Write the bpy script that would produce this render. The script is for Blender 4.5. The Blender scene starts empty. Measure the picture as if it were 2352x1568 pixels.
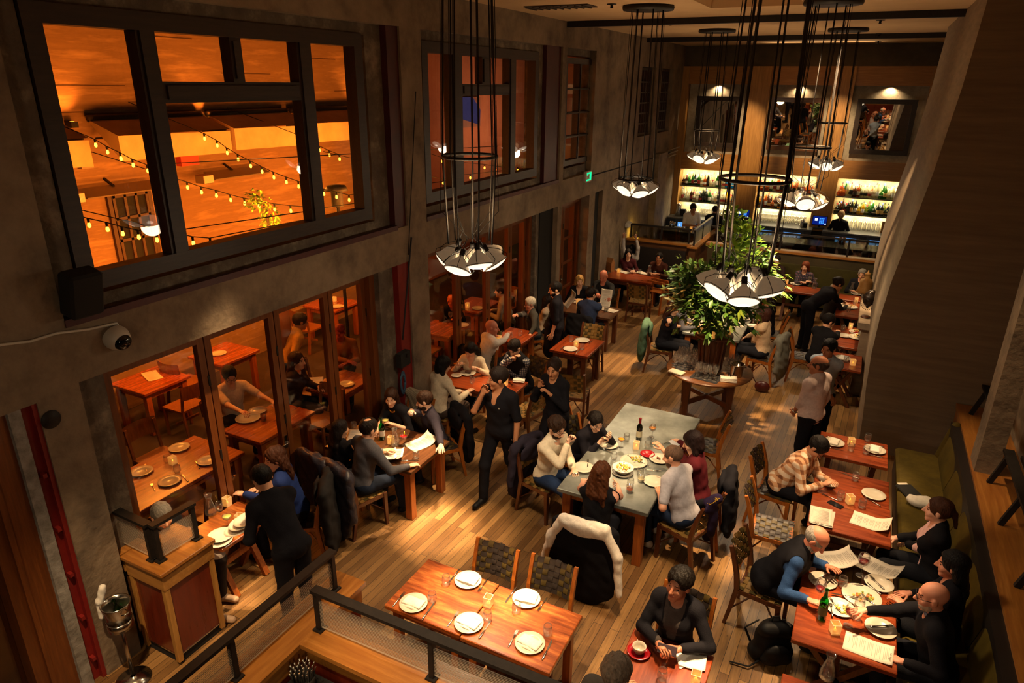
import bpy, bmesh, math, random
import numpy as np
from mathutils import Vector, Matrix, Quaternion
random.seed(11); np.random.seed(11)
SC = bpy.context.scene
COL = SC.collection
PI = math.pi

# ------------------------------------------------------------------ camera
IW, IH, FPX, CH = 2352, 1568, 1568.0, 5.0          # frame, focal length in pixels (24 mm), eye height on the mezzanine
_dy = np.array([854., -585., FPX]); _dy /= np.linalg.norm(_dy)
_dz = np.array([-56., 4206., FPX]); _dz -= _dy * _dz.dot(_dy); _dz /= np.linalg.norm(_dz)
_up = -_dz
_ri = np.cross(_dy, _up)
if _ri[0] < 0: _ri = -_ri
RM = np.stack([_ri, _dy, _up])
cam = bpy.data.cameras.new('camera'); cam.lens = 24; cam.sensor_width = 36; cam.clip_start = .05; cam.clip_end = 200
camo = bpy.data.objects.new('camera', cam); COL.objects.link(camo)
m4 = Matrix.Identity(4)
for i in range(3):
    m4[i][0] = RM[i, 0]; m4[i][1] = -RM[i, 1]; m4[i][2] = -RM[i, 2]
m4[2][3] = CH
camo.matrix_world = m4
SC.camera = camo

# ------------------------------------------------------------------ world, view, sampling
w = bpy.data.worlds.new('night'); SC.world = w; w.use_nodes = True
w.node_tree.nodes['Background'].inputs[0].default_value = (.75, .42, .2, 1)
w.node_tree.nodes['Background'].inputs[1].default_value = .004
SC.view_settings.view_transform = 'Standard'; SC.view_settings.look = 'None'
SC.view_settings.exposure = 0.0; SC.view_settings.gamma = 1.0
SC.view_settings.use_curve_mapping = False
try:
    cy = SC.cycles
    cy.use_denoising = True; cy.max_bounces = 7; cy.diffuse_bounces = 3; cy.glossy_bounces = 4
    cy.transmission_bounces = 6; cy.transparent_max_bounces = 24; cy.caustics_reflective = False
    cy.caustics_refractive = False; cy.sample_clamp_indirect = 3.0; cy.use_light_tree = True
    cy.sample_clamp_direct = 0
except Exception: pass

def lin(h):
    h = h.lstrip('#'); o = []
    for i in (0, 2, 4):
        v = int(h[i:i+2], 16) / 255
        o.append(v / 12.92 if v <= .04045 else ((v + .055) / 1.055) ** 2.4)
    return (*o, 1)

WARM = (1.0, .62, .30); WARM2 = (1.0, .66, .34); COOL = (1.0, .76, .48)
def light(name, kind, loc, watts, color=WARM, to=None, size=.05, angle=45, blend=.6, sy=None):
    d = bpy.data.lights.new(name, kind); d.energy = watts; d.color = color
    if kind == 'SPOT':
        d.spot_size = math.radians(angle); d.spot_blend = blend; d.shadow_soft_size = size
    elif kind == 'POINT': d.shadow_soft_size = size
    elif kind == 'AREA':
        d.size = size
        if sy: d.shape = 'RECTANGLE'; d.size_y = sy
    o = bpy.data.objects.new(name, d); COL.objects.link(o); o.location = loc
    if to is not None:
        o.rotation_euler = (Vector(to) - Vector(loc)).to_track_quat('-Z', 'Y').to_euler()
    return o

# ------------------------------------------------------------------ pixel -> point on a real plane
def _ray(px, py): return RM @ np.array([px - IW / 2, py - IH / 2, FPX])
def atz(px, py, z):
    d = _ray(px, py); t = (z - CH) / d[2]; return Vector((t * d[0], t * d[1], z))
def atx(px, py, x):
    d = _ray(px, py); t = x / d[0]; return Vector((x, t * d[1], CH + t * d[2]))
def aty(px, py, y):
    d = _ray(px, py); t = y / d[1]; return Vector((t * d[0], y, CH + t * d[2]))
TZ = .72   # table tops
def T(px, py, z=TZ): return atz(px, py, z)
def pix(P):
    v = RM.T @ (np.array(P, float) - np.array([0, 0, CH])); return (IW/2 + FPX*v[0]/v[2], IH/2 + FPX*v[1]/v[2])

# ------------------------------------------------------------------ materials
MATS = {}
def _nt(name):
    m = bpy.data.materials.new(name); m.use_nodes = True; nt = m.node_tree
    b = nt.nodes['Principled BSDF']; return m, nt, b
def mat(name, c1, c2=None, scale=6., stretch=(1, 1, 1), rough=.6, metal=0., bump=0., bscale=None, detail=6., c3=None,
        spec=.5, emit=None, es=0., sheen=0., coat=0., lo=.35, hi=.65, rvar=0.):
    if name in MATS: return MATS[name]
    m, nt, b = _nt(name); N = nt.nodes; L = nt.links
    if isinstance(c1, str): c1 = lin(c1)
    if isinstance(c2, str): c2 = lin(c2)
    if isinstance(c3, str): c3 = lin(c3)
    b.inputs['Base Color'].default_value = c1; b.inputs['Roughness'].default_value = rough
    b.inputs['Metallic'].default_value = metal; b.inputs['Specular IOR Level'].default_value = spec
    if coat: b.inputs['Coat Weight'].default_value = coat; b.inputs['Coat Roughness'].default_value = .2
    if sheen: b.inputs['Sheen Weight'].default_value = sheen
    if c2 or bump:
        tc = N.new('ShaderNodeTexCoord'); mp = N.new('ShaderNodeMapping'); mp.inputs['Scale'].default_value = stretch
        L.new(tc.outputs['Object'], mp.inputs['Vector'])
        nz = N.new('ShaderNodeTexNoise'); nz.inputs['Scale'].default_value = scale; nz.inputs['Detail'].default_value = detail
        nz.inputs['Roughness'].default_value = .65
        L.new(mp.outputs[0], nz.inputs['Vector'])
        if c2:
            r = N.new('ShaderNodeValToRGB'); r.color_ramp.elements[0].position = lo; r.color_ramp.elements[1].position = hi
            r.color_ramp.elements[0].color = c1; r.color_ramp.elements[1].color = c2
            if c3:
                e = r.color_ramp.elements.new((lo + hi) / 2); e.color = c3
            L.new(nz.outputs['Fac'], r.inputs[0]); L.new(r.outputs[0], b.inputs['Base Color'])
        if rvar:
            mr = N.new('ShaderNodeMapRange'); mr.inputs[3].default_value = rough - rvar; mr.inputs[4].default_value = rough + rvar
            L.new(nz.outputs['Fac'], mr.inputs[0]); L.new(mr.outputs[0], b.inputs['Roughness'])
        if bump:
            n2 = nz
            if bscale:
                n2 = N.new('ShaderNodeTexNoise'); n2.inputs['Scale'].default_value = bscale; n2.inputs['Detail'].default_value = 5
                L.new(mp.outputs[0], n2.inputs['Vector'])
            bp = N.new('ShaderNodeBump'); bp.inputs['Strength'].default_value = bump; bp.inputs['Distance'].default_value = .02
            L.new(n2.outputs['Fac'], bp.inputs['Height']); L.new(bp.outputs[0], b.inputs['Normal'])
    if emit:
        if isinstance(emit, str): emit = lin(emit)
        b.inputs['Emission Color'].default_value = emit; b.inputs['Emission Strength'].default_value = es
    MATS[name] = m; return m

def glass(name, tint=(1, 1, 1, 1), refl=1.0, rough=.02, base=.03, ex=4.0):
    """thin clear glass: transparent with a fresnel reflection; EDGE darkens nothing, it whitens grazing rims"""
    if name in MATS: return MATS[name]
    m = bpy.data.materials.new(name); m.use_nodes = True; nt = m.node_tree; N = nt.nodes; L = nt.links
    for n in list(N): N.remove(n)
    out = N.new('ShaderNodeOutputMaterial'); mx = N.new('ShaderNodeMixShader')
    tr = N.new('ShaderNodeBsdfTransparent'); tr.inputs[0].default_value = tint
    gl = N.new('ShaderNodeBsdfGlossy'); gl.inputs['Roughness'].default_value = rough
    lw = N.new('ShaderNodeLayerWeight'); lw.inputs[0].default_value = .5; pw = N.new('ShaderNodeMath'); pw.operation = 'POWER'; pw.inputs[1].default_value = ex; L.new(lw.outputs['Facing'], pw.inputs[0])
    mr = N.new('ShaderNodeMapRange'); mr.inputs[3].default_value = base; mr.inputs[4].default_value = refl
    L.new(pw.outputs[0], mr.inputs[0]); L.new(mr.outputs[0], mx.inputs[0])
    L.new(tr.outputs[0], mx.inputs[1]); L.new(gl.outputs[0], mx.inputs[2]); L.new(mx.outputs[0], out.inputs[0])
    MATS[name] = m; return m

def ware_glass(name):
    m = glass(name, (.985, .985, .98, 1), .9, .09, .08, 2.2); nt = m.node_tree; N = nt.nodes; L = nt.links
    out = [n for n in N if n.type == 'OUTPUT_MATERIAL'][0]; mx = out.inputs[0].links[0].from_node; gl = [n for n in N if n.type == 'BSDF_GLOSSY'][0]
    df = N.new('ShaderNodeBsdfDiffuse'); df.inputs[0].default_value = (.85, .83, .8, 1); m2 = N.new('ShaderNodeMixShader'); m2.inputs[0].default_value = .14  # pale diffuse mixed into the rims stands in for glints
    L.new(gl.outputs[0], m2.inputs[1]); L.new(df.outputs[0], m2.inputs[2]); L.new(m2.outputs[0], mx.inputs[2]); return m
def emis(name, c, s):
    if name in MATS: return MATS[name]
    m = bpy.data.materials.new(name); m.use_nodes = True; nt = m.node_tree; N = nt.nodes
    for n in list(N): N.remove(n)
    out = N.new('ShaderNodeOutputMaterial'); e = N.new('ShaderNodeEmission')
    e.inputs[0].default_value = lin(c) if isinstance(c, str) else c; e.inputs[1].default_value = s
    nt.links.new(e.outputs[0], out.inputs[0]); MATS[name] = m; return m

def wood(name, c1, c2, c3=None, scale=3., grain=(1, 14, 14), rough=.4, coat=.2, bump=.12):
    return mat(name, c1, c2, scale=scale, stretch=grain, rough=rough, bump=bump, c3=c3, coat=coat, detail=8, lo=.3, hi=.72, rvar=.1)

# ------------------------------------------------------------------ mesh collecting
class MB:
    def __init__(s): s.v = []; s.f = []; s.mi = []; s.sm = []; s.m = 0
    def add(s, vs, fs, smooth=False, m=None):
        b = len(s.v); s.v += [tuple(v) for v in vs]
        for f in fs: s.f.append([b + i for i in f]); s.mi.append(s.m if m is None else m); s.sm.append(smooth)
        return s
    def box(s, lo, hi, m=None):
        x0, y0, z0 = lo; x1, y1, z1 = hi
        return s.add([(x0,y0,z0),(x1,y0,z0),(x1,y1,z0),(x0,y1,z0),(x0,y0,z1),(x1,y0,z1),(x1,y1,z1),(x0,y1,z1)],
                     [(3,2,1,0),(4,5,6,7),(0,1,5,4),(1,2,6,5),(2,3,7,6),(3,0,4,7)], m=m)
    def cbox(s, c, size, rz=0., m=None, R=None, bev=0.):
        """box about its centre, turned about z (or by R), with chamfered upright and top edges when BEV"""
        hx, hy, hz = size[0]/2, size[1]/2, size[2]/2
        if R is None: R = Matrix.Rotation(rz, 3, 'Z')
        c = Vector(c)
        if bev <= 0:
            P = [(-hx,-hy,-hz),(hx,-hy,-hz),(hx,hy,-hz),(-hx,hy,-hz),(-hx,-hy,hz),(hx,-hy,hz),(hx,hy,hz),(-hx,hy,hz)]
            F = [(3,2,1,0),(4,5,6,7),(0,1,5,4),(1,2,6,5),(2,3,7,6),(3,0,4,7)]
        else:
            b = min(bev, hx*.9, hy*.9, hz*.9)
            def ring(ix, iy, z):
                return [(-ix+b*0,-iy,z),(ix,-iy,z),(ix,iy,z),(-ix,iy,z)]
            def oct8(ex, ey, cut, z):
                return [(-ex+cut,-ey,z),(ex-cut,-ey,z),(ex,-ey+cut,z),(ex,ey-cut,z),(ex-cut,ey,z),(-ex+cut,ey,z),(-ex,ey-cut,z),(-ex,-ey+cut,z)]
            P = oct8(hx-b,hy-b,b*.4,-hz)+oct8(hx,hy,b,-hz+b)+oct8(hx,hy,b,hz-b)+oct8(hx-b,hy-b,b*.4,hz)
            F = [tuple(range(7,-1,-1)), tuple(range(24,32))]
            for k in range(3):
                for i in range(8):
                    j = (i+1) % 8; F.append((k*8+i,k*8+j,k*8+8+j,k*8+8+i))
        return s.add([c + R @ Vector(p) for p in P], F, m=m)
    def bar(s, a, b, w, h, up=(0,0,1), m=None, w2=None, h2=None):
        a = Vector(a); b = Vector(b); d = (b-a).normalized(); u = Vector(up)
        if abs(d.dot(u)) > .95: u = Vector((0,1,0))
        r = d.cross(u).normalized(); u = r.cross(d)
        w2 = w if w2 is None else w2; h2 = h if h2 is None else h2
        P = []
        for q, ww, hh in ((a,w,h),(b,w2,h2)):
            for sx, sz in ((-1,-1),(1,-1),(1,1),(-1,1)): P.append(q + r*sx*ww/2 + u*sz*hh/2)
        return s.add(P, [(0,1,2,3),(7,6,5,4),(0,4,5,1),(1,5,6,2),(2,6,7,3),(3,7,4,0)], m=m)
    def tube(s, path, r, n=8, m=None, cap=True, smooth=True, flat=1.):
        P = [Vector(p) for p in path]; rr = r if isinstance(r, (list, tuple)) else [r]*len(P)
        vs = []; u = None
        for i, p in enumerate(P):
            d = (P[min(i+1,len(P)-1)] - P[max(i-1,0)]).normalized()
            if u is None:
                u = Vector((0,0,1)) if abs(d.z) < .9 else Vector((1,0,0))
            u = (u - d*u.dot(d)); 
            if u.length < 1e-6: u = d.orthogonal()
            u.normalize(); v = d.cross(u)
            for k in range(n):
                a = 2*PI*k/n; vs.append(p + (u*math.cos(a)*flat + v*math.sin(a))*rr[i])
        fs = []
        for i in range(len(P)-1):
            for k in range(n):
                j = (k+1) % n; fs.append((i*n+k,i*n+j,(i+1)*n+j,(i+1)*n+k))
        if cap:
            fs.append(tuple(range(n-1,-1,-1))); fs.append(tuple((len(P)-1)*n+k for k in range(n)))
        return s.add(vs, fs, smooth, m)
    def lathe(s, prof, n=24, c=(0,0,0), m=None, R=None, close=False):
        """prof: (radius, z) from bottom to top"""
        c = Vector(c); vs = []; fs = []
        for r, z in prof:
            for k in range(n):
                a = 2*PI*k/n; p = Vector((max(r,1e-4)*math.cos(a), max(r,1e-4)*math.sin(a), z))
                vs.append(c + (R @ p if R is not None else p))
        for i in range(len(prof)-1):
            for k in range(n):
                j = (k+1) % n; fs.append((i*n+k,i*n+j,(i+1)*n+j,(i+1)*n+k))
        s.add(vs, fs, True, m)
        return s
    def disc(s, c, r, n=24, m=None, nrm=(0,0,1)):
        q = Vector(nrm).to_track_quat('Z','Y'); c = Vector(c)
        return s.add([c + q @ Vector((r*math.cos(2*PI*k/n), r*math.sin(2*PI*k/n), 0)) for k in range(n)], [tuple(range(n))], m=m)
    def prism(s, pts, z0, z1, m=None):
        n = len(pts); vs = [(p[0],p[1],z0) for p in pts] + [(p[0],p[1],z1) for p in pts]
        fs = [tuple(range(n-1,-1,-1)), tuple(range(n,2*n))] + [(i,(i+1)%n,n+(i+1)%n,n+i) for i in range(n)]
        return s.add(vs, fs, m=m)
    def sheet(s, fn, nu, nv, th=.0, m=None, smooth=True):
        """a surface fn(u,v) -> point, given a thickness along -z"""
        vs = [Vector(fn(i/nu, j/nv)) for j in range(nv+1) for i in range(nu+1)]
        W_ = nu+1; n = len(vs)
        fs = [(j*W_+i, j*W_+i+1, (j+1)*W_+i+1, (j+1)*W_+i) for j in range(nv) for i in range(nu)]
        if th:
            vs2 = [v - Vector((0,0,th)) for v in vs]
            fs2 = [tuple(n+k for k in reversed(f)) for f in fs]
            rim = [i for i in range(W_)] + [j*W_+nu for j in range(1,nv+1)] + [nv*W_+i for i in range(nu-1,-1,-1)] + [j*W_ for j in range(nv-1,0,-1)]
            fr = [(rim[k], n+rim[k], n+rim[(k+1)%len(rim)], rim[(k+1)%len(rim)]) for k in range(len(rim))]
            return s.add(vs+vs2, fs+fs2+fr, smooth, m)
        return s.add(vs, fs, smooth, m)
    def mesh(s, name, mats):
        me = bpy.data.meshes.new(name); me.from_pydata(s.v, [], s.f)
        for m in (mats if isinstance(mats, (list, tuple)) else [mats]): me.materials.append(m)
        me.polygons.foreach_set('material_index', s.mi); me.polygons.foreach_set('use_smooth', s.sm)
        me.update(); return me
    def build(s, name, mats, parent=None, loc=None, rz=0., fix=True):
        me = s.mesh(name, mats)
        if fix:
            bm = bmesh.new(); bm.from_mesh(me); bmesh.ops.recalc_face_normals(bm, faces=bm.faces); bm.to_mesh(me); bm.free()
        return link(name, me, parent, loc, rz)

def link(name, me, parent=None, loc=None, rz=0.):
    o = bpy.data.objects.new(name, me); COL.objects.link(o)
    if parent is not None: o.parent = parent
    if loc is not None: o.location = loc
    if rz: o.rotation_euler[2] = rz
    return o
def tag(o, label=None, cat=None, group=None, kind=None):
    if label: o['label'] = label
    if cat: o['category'] = cat
    if group: o['group'] = group
    if kind: o['kind'] = kind
    return o
def thing(name, label, cat, loc=(0,0,0), rz=0., group=None):
    o = bpy.data.objects.new(name, None); COL.objects.link(o); o.location = loc; o.rotation_euler[2] = rz
    o.empty_display_size = .1
    return tag(o, label, cat, group)
def kids(o): return KIDS.get(o.name, [])
KIDS = {}
def dup(o, loc, rz=None, label=None, group=None, cat=None, scale=None):
    """a copy of a thing with copies of its parts and sub-parts (mesh data shared)"""
    def cp(x, par):
        c = x.copy(); COL.objects.link(c)
        if par is not None: c.parent = par
        for ch in [k for k in x.children]: cp(ch, c)
        return c
    r = cp(o, None); r.location = loc
    if rz is not None: r.rotation_euler[2] = rz
    if scale: r.scale = scale if not isinstance(scale, float) else (scale,)*3
    for k, v in (('label', label), ('group', group), ('category', cat)):
        if v: r[k] = v
        elif k == 'group' and k in r: del r[k]
    return r
def text_mesh(body, size, m, parent, loc, rot=(0, 0, 0), name='lettering'):
    cu = bpy.data.curves.new(name, 'FONT'); cu.body = body; cu.size = size; cu.extrude = .0003
    to = bpy.data.objects.new(name, cu); COL.objects.link(to); dg = bpy.context.evaluated_depsgraph_get()
    me = bpy.data.meshes.new_from_object(to.evaluated_get(dg)); bpy.data.objects.remove(to); me.materials.clear(); me.materials.append(m)
    o = link(name, me, parent, loc); o.rotation_euler = rot; return o
def struct(name, mb, mats, parent=None, fix=True):
    o = mb.build(name, mats, parent, fix=fix)
    if parent is None: tag(o, kind='structure')
    return o
# ------------------------------------------------------------------ lamps of the room (track spots under the ceiling, pendants, bar strips, patio heaters and added washes)
CZ = 6.05
def spot(name, target, frm, watts, angle=24, blend=.75, color=WARM2, size=.04):
    return light(name, 'SPOT', frm, watts, color, to=target, size=size, angle=angle, blend=blend)
SPOTS = [  # target pixel, height it lands on, source (x, y) under the ceiling, watts, cone
    ((1095,1375), .72, (-2.5,5.0), 1660, 22), ((1230,1400), .72, (-1.7,3.2), 966, 19), ((1030,1225), 0, (-2.6,6.2), 1961, 17),
    ((1440,965), .72, (-1.6,9.6), 2214, 23), ((1430,1075), .76, (-2.2,6.6), 2214, 19), ((1650,1255), 0, (-.6,7.0), 2818, 14), ((1490,1390), 0, (-1.3,4.6), 1006, 17),
    ((1790,975), 0, (-.6,11.0), 3420, 17), ((1425,835), 0, (-2.6,12.3), 3078, 13), ((930,1020), .75, (-4.1,7.4), 2616, 17), ((485,1205), .75, (-4.1,5.0), 2114, 19),
    ((1125,885), .75, (-4.0,9.4), 1811, 17), ((1945,1395), .75, (.3,6.6), 2616, 17), ((1590,1530), .72, (-.9,5.4), 2114, 22), ((1930,1165), .75, (.3,8.6), 1711, 19),
    ((1960,1035), .75, (.3,10.4), 1509, 17), ((1190,760), .75, (-4.2,12.2), 1208, 16), ((1350,700), .75, (-4.0,15.3), 1409, 16), ((1460,625), .75, (-4.2,17.6), 1106, 13),
    ((1310,800), .75, (-3.6,12.2), 1046, 13), ((1700,745), .75, (-1.4,14.2), 1610, 14), ((1630,690), 1.3, (-1.9,12.6), 1811, 17), ((1620,850), .8, (-1.5,8.3), 2656, 14),
    ((1720,560), 2.0, (-.9,14.4), 2616, 12), ((1960,790), .75, (.1,12.4), 1208, 16), ((1940,690), .75, (.1,15.6), 1106, 14), ((1830,650), .75, (-.8,17.9), 1006, 13),
    ((2008,705), 1.3, (-.35,12.0), 2301, 12), ((2075,600), 1.8, (-.7,11.6), 1690, 22), ((1870,1045), 1.2, (-.6,10.6), 805, 17), ((370,1400), .9, (-3.2,1.2), 1255, 25), ((870,1150), .5, (-3.2,8.6), 1046, 22),
    ((1060,1500), 1.05, (-2.2,1.6), 1159, 29), ((2190,1080), .9, (.6,7.8), 443, 32), ((1640,560), 1.1, (-2.4,18.4), 704, 22), ((1280,740), 1.1, (-3.4,9.8), 604, 25),
    ((1209,1378), .74, (-1.9,4.4), 3450, 7), ((1100,1360), .72, (-2.4,4.6), 4485, 13), ((1430,1085), .8, (-2.0,7.0), 3220, 6), ((950,1035), .75, (-4.0,6.9), 2990, 11), ((515,1235), .78, (-4.8,4.4), 2070, 7), ((1925,1398), .75, (.4,6.0), 2990, 7), ((1585,1520), .73, (-.8,4.8), 2990, 7), ((1010,1215), 0, (-2.7,6.4), 5060, 11), ((1130,880), .75, (-4.2,8.9), 2070, 8),
    ((2010,860), .9, (-1.1,10.9), 900, 14), ((1700,560), 2.6, (-.2,8.4), 1300, 12), ((1600,640), 2.0, (-2.6,8.2), 900, 14), ((720,1420), 1.05, (-2.4,1.0), 500, 22), ((1690,330), 3.2, (-3.0,18.2), 900, 34), ((1900,320), 3.2, (-.8,18.2), 900, 34),
]
for i, (p, z, (sx, sy), wt, an) in enumerate(SPOTS):
    spot('track_spot', atz(p[0], p[1], z) if z < 3 else aty(p[0], p[1], 21.4), (sx, sy, CZ - .18), wt, an)

light('ceiling_cove', 'AREA', (-1.6, 20.6, 5.8), 10, WARM2, to=(-1.6, 20.4, 6.1), size=2.6, sy=.2)
# ------------------------------------------------------------------ materials of the shell
concrete = mat('concrete', '#4d4136', '#93826c', scale=1.7, rough=.88, bump=.6, bscale=14, c3='#7c6b57', lo=.28, hi=.75)
concrete_dark = mat('concrete dark', '#4a4038', '#8a7d6c', scale=4.5, rough=.9, bump=.7, bscale=18, c3='#5f5447', lo=.3, hi=.72)
board_concrete = mat('board formed concrete', '#6d5d4c', '#88765f', scale=2., stretch=(.5, 1, 7), rough=.85, bump=.35, lo=.25, hi=.75)
plaster = mat('ceiling plaster', '#b99a72', '#c4a57c', scale=1.2, rough=.9)
dark_frame = mat('dark window timber', '#241812', '#33231a', scale=3, stretch=(10, 1, 10), rough=.5, bump=.1)
door_wood = wood('door timber', '#5a2f12', '#7d4519', '#6a3815', grain=(12, 12, 1), rough=.38)
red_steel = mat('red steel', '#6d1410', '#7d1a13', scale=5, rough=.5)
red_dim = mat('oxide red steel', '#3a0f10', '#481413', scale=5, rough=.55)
oak = wood('oak', '#94682f', '#c08e4a', '#aa7a3c', scale=2.2, grain=(12, 12, .9), rough=.42)
oakx = wood('oak across', '#946630', '#b98746', '#a57238', scale=2.2, grain=(.9, 12, 12), rough=.42)
oak_dark = wood('stained oak', '#4a2c14', '#6c4321', '#5a371b', scale=2.2, grain=(.9, 12, 12), rough=.45)
oaky = wood('oak along', '#8a5222', '#b57a38', '#9c6429', scale=2.2, grain=(12, .9, 12), rough=.35, coat=.4)
oakcap = wood('oak cap', '#8a5222', '#b57a38', '#9c6429', scale=2.2, grain=(.9, 12, 12), rough=.35, coat=.4)
black_metal = mat('blackened steel', '#15110f', '#1f1a17', scale=20, rough=.6, metal=0., spec=.3)
black = mat('black void', '#0a0807', rough=.9)
block_white = mat('painted block', '#8a8272', '#a69d8a', scale=6, rough=.85, bump=.6, bscale=12)

m, nt, b = _nt('floorboards'); N = nt.nodes; L = nt.links
tc = N.new('ShaderNodeTexCoord'); mp = N.new('ShaderNodeMapping'); mp.inputs['Rotation'].default_value = (0, 0, PI/2 + .035)
L.new(tc.outputs['Object'], mp.inputs[0])
br = N.new('ShaderNodeTexBrick'); br.offset = .37; br.inputs['Scale'].default_value = 1; br.inputs['Brick Width'].default_value = 1.7
br.inputs['Row Height'].default_value = .088; br.inputs['Mortar Size'].default_value = .0022; br.inputs['Mortar Smooth'].default_value = .1
br.inputs['Color1'].default_value = lin('#74522c'); br.inputs['Color2'].default_value = lin('#ab824e'); br.inputs['Mortar'].default_value = lin('#1d1108'); br.inputs['Bias'].default_value = 0
L.new(mp.outputs[0], br.inputs[0])
m2 = N.new('ShaderNodeMapping'); m2.inputs['Scale'].default_value = (26, 1.3, 1); L.new(tc.outputs['Object'], m2.inputs[0])
nz = N.new('ShaderNodeTexNoise'); nz.inputs['Scale'].default_value = 2.2; nz.inputs['Detail'].default_value = 8; nz.inputs['Roughness'].default_value = .7; L.new(m2.outputs[0], nz.inputs[0])
mx = N.new('ShaderNodeMixRGB'); mx.blend_type = 'MULTIPLY'; mx.inputs[0].default_value = .8
rp = N.new('ShaderNodeValToRGB'); rp.color_ramp.elements[0].position = .3; rp.color_ramp.elements[0].color = (.42, .38, .34, 1); rp.color_ramp.elements[1].position = .65; rp.color_ramp.elements[1].color = (1.1, 1.08, 1.05, 1)
L.new(nz.outputs[0], rp.inputs[0]); L.new(br.outputs['Color'], mx.inputs[1]); L.new(rp.outputs[0], mx.inputs[2])
m3 = N.new('ShaderNodeMapping'); m3.inputs['Scale'].default_value = (1.6, .6, 1); L.new(tc.outputs['Object'], m3.inputs[0])
vo = N.new('ShaderNodeTexVoronoi'); vo.inputs['Scale'].default_value = 13; L.new(m3.outputs[0], vo.inputs[0])
r2 = N.new('ShaderNodeValToRGB'); r2.color_ramp.elements[0].position = .05; r2.color_ramp.elements[0].color = (.16, .11, .08, 1); r2.color_ramp.elements[1].position = .13; r2.color_ramp.elements[1].color = (1, 1, 1, 1)
L.new(vo.outputs['Distance'], r2.inputs[0])
mx2 = N.new('ShaderNodeMixRGB'); mx2.blend_type = 'MULTIPLY'; mx2.inputs[0].default_value = .75; L.new(mx.outputs[0], mx2.inputs[1]); L.new(r2.outputs[0], mx2.inputs[2])
n4 = N.new('ShaderNodeTexNoise'); n4.inputs['Scale'].default_value = .8; n4.inputs['Detail'].default_value = 6; L.new(tc.outputs['Object'], n4.inputs[0])
r4 = N.new('ShaderNodeValToRGB'); r4.color_ramp.elements[0].position = .35; r4.color_ramp.elements[0].color = (.62, .58, .55, 1); r4.color_ramp.elements[1].position = .6
L.new(n4.outputs[0], r4.inputs[0])
mx3 = N.new('ShaderNodeMixRGB'); mx3.blend_type = 'MULTIPLY'; mx3.inputs[0].default_value = .8; L.new(mx2.outputs[0], mx3.inputs[1]); L.new(r4.outputs[0], mx3.inputs[2])
L.new(mx3.outputs[0], b.inputs['Base Color']); b.inputs['Roughness'].default_value = .48; b.inputs['Coat Weight'].default_value = .15; b.inputs['Coat Roughness'].default_value = .3
bp = N.new('ShaderNodeBump'); bp.inputs['Strength'].default_value = .25; bp.inputs['Distance'].default_value = .01; L.new(br.outputs['Fac'], bp.inputs['Height']); bp.invert = True; L.new(bp.outputs[0], b.inputs['Normal'])
floor_mat = m

# ------------------------------------------------------------------ shell
struct('floor', MB().box((-5.75, -3, -.1), (2.6, 22.2, 0)), floor_mat)
mb = MB().box((-5.75, -3, CZ), (2.6, 6.9, CZ + .3)).box((-5.75, 11.2, CZ), (2.6, 22.2, CZ + .3)).box((-5.75, 6.9, CZ), (-2.45, 11.2, CZ + .3)).box((-1.15, 6.9, CZ), (2.6, 11.2, CZ + .3)).box((-2.45, 6.9, CZ + .22), (-1.15, 11.2, CZ + .3))
struct('ceiling', mb, plaster)
XW, XR = -5.3, -5.47
def YZ(px, py, x=XR): v = atx(px, py, x); return v.y, v.z
mb = MB()
def wb(y0, y1, z0, z1, x0=-5.75, x1=XW): mb.box((x0, y0, z0), (x1, y1, z1))
wb(-3, .9, 0, CZ); wb(.9, 2.42, 2.7, CZ); wb(2.53, 2.86, 0, CZ); wb(2.42, 2.53, 2.7, CZ)
wb(2.86, 21.6, 2.74, 3.22); wb(2.86, 17, 5.62, CZ)
wb(7.39, 7.84, 0, 2.74); wb(7.39, 7.84, 3.22, 5.62)
wb(12.42, 12.62, 0, 2.74); wb(12.42, 12.62, 3.22, 5.62); wb(14.15, 14.5, 0, 2.74); wb(15.0, 17.0, 0, 2.74); wb(14.15, 17.0, 3.22, 5.62)
wb(17.0, 21.6, 3.22, 3.75); wb(17.0, 21.6, 5.4, CZ); wb(17.0, 17.35, 3.75, 5.4); wb(18.6, 19.15, 3.75, 5.4); wb(20.3, 21.6, 3.75, 5.4); wb(17, 21.6, 0, 2.74)
struct('wall_left', mb, concrete)
mb = MB()   # recessed infill round the windows and doors
def ib(y0, y1, z0, z1): mb.box((-5.7, y0, z0), (-5.42, y1, z1))
for (a, bb, c, d) in ((2.86, 7.16, 3.08, 6.86), (7.84, 11.8, 7.98, 11.66), (12.62, 14.15, 12.72, 14.07)):
    ib(a, c, 3.22, 5.62); ib(d, bb, 3.22, 5.62); ib(c, d, 3.22, 3.36 if c < 12 else 3.4); ib(c, d, 5.5, 5.62)
    if c < 12: ib(a, c + (.05 if c < 4 else 0), 0, 2.74); ib(d, bb, 0, 2.74)
struct('wall_infill', mb, concrete_dark)
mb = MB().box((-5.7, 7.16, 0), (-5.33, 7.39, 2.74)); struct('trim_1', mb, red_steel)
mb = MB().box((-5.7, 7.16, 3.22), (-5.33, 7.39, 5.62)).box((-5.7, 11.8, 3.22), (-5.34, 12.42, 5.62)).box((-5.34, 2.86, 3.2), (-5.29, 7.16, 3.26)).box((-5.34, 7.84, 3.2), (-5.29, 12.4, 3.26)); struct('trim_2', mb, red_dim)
mb = MB().box((-5.7, 11.8, 0), (-5.4, 12.42, 2.74)).box((-5.7, 14.5, 0), (-5.4, 15.0, 2.74)); struct('trim_3', mb, black)
mb = MB().box((-5.6, 2.42, 0), (-5.36, 2.53, 2.7)).box((-5.36, 2.495, 0), (-5.315, 2.53, 2.7)); 
for z in (.25, .7, 1.15, 1.6, 2.1): mb.cbox((-5.33, 2.46, z), (.05, .03, .035))
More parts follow.
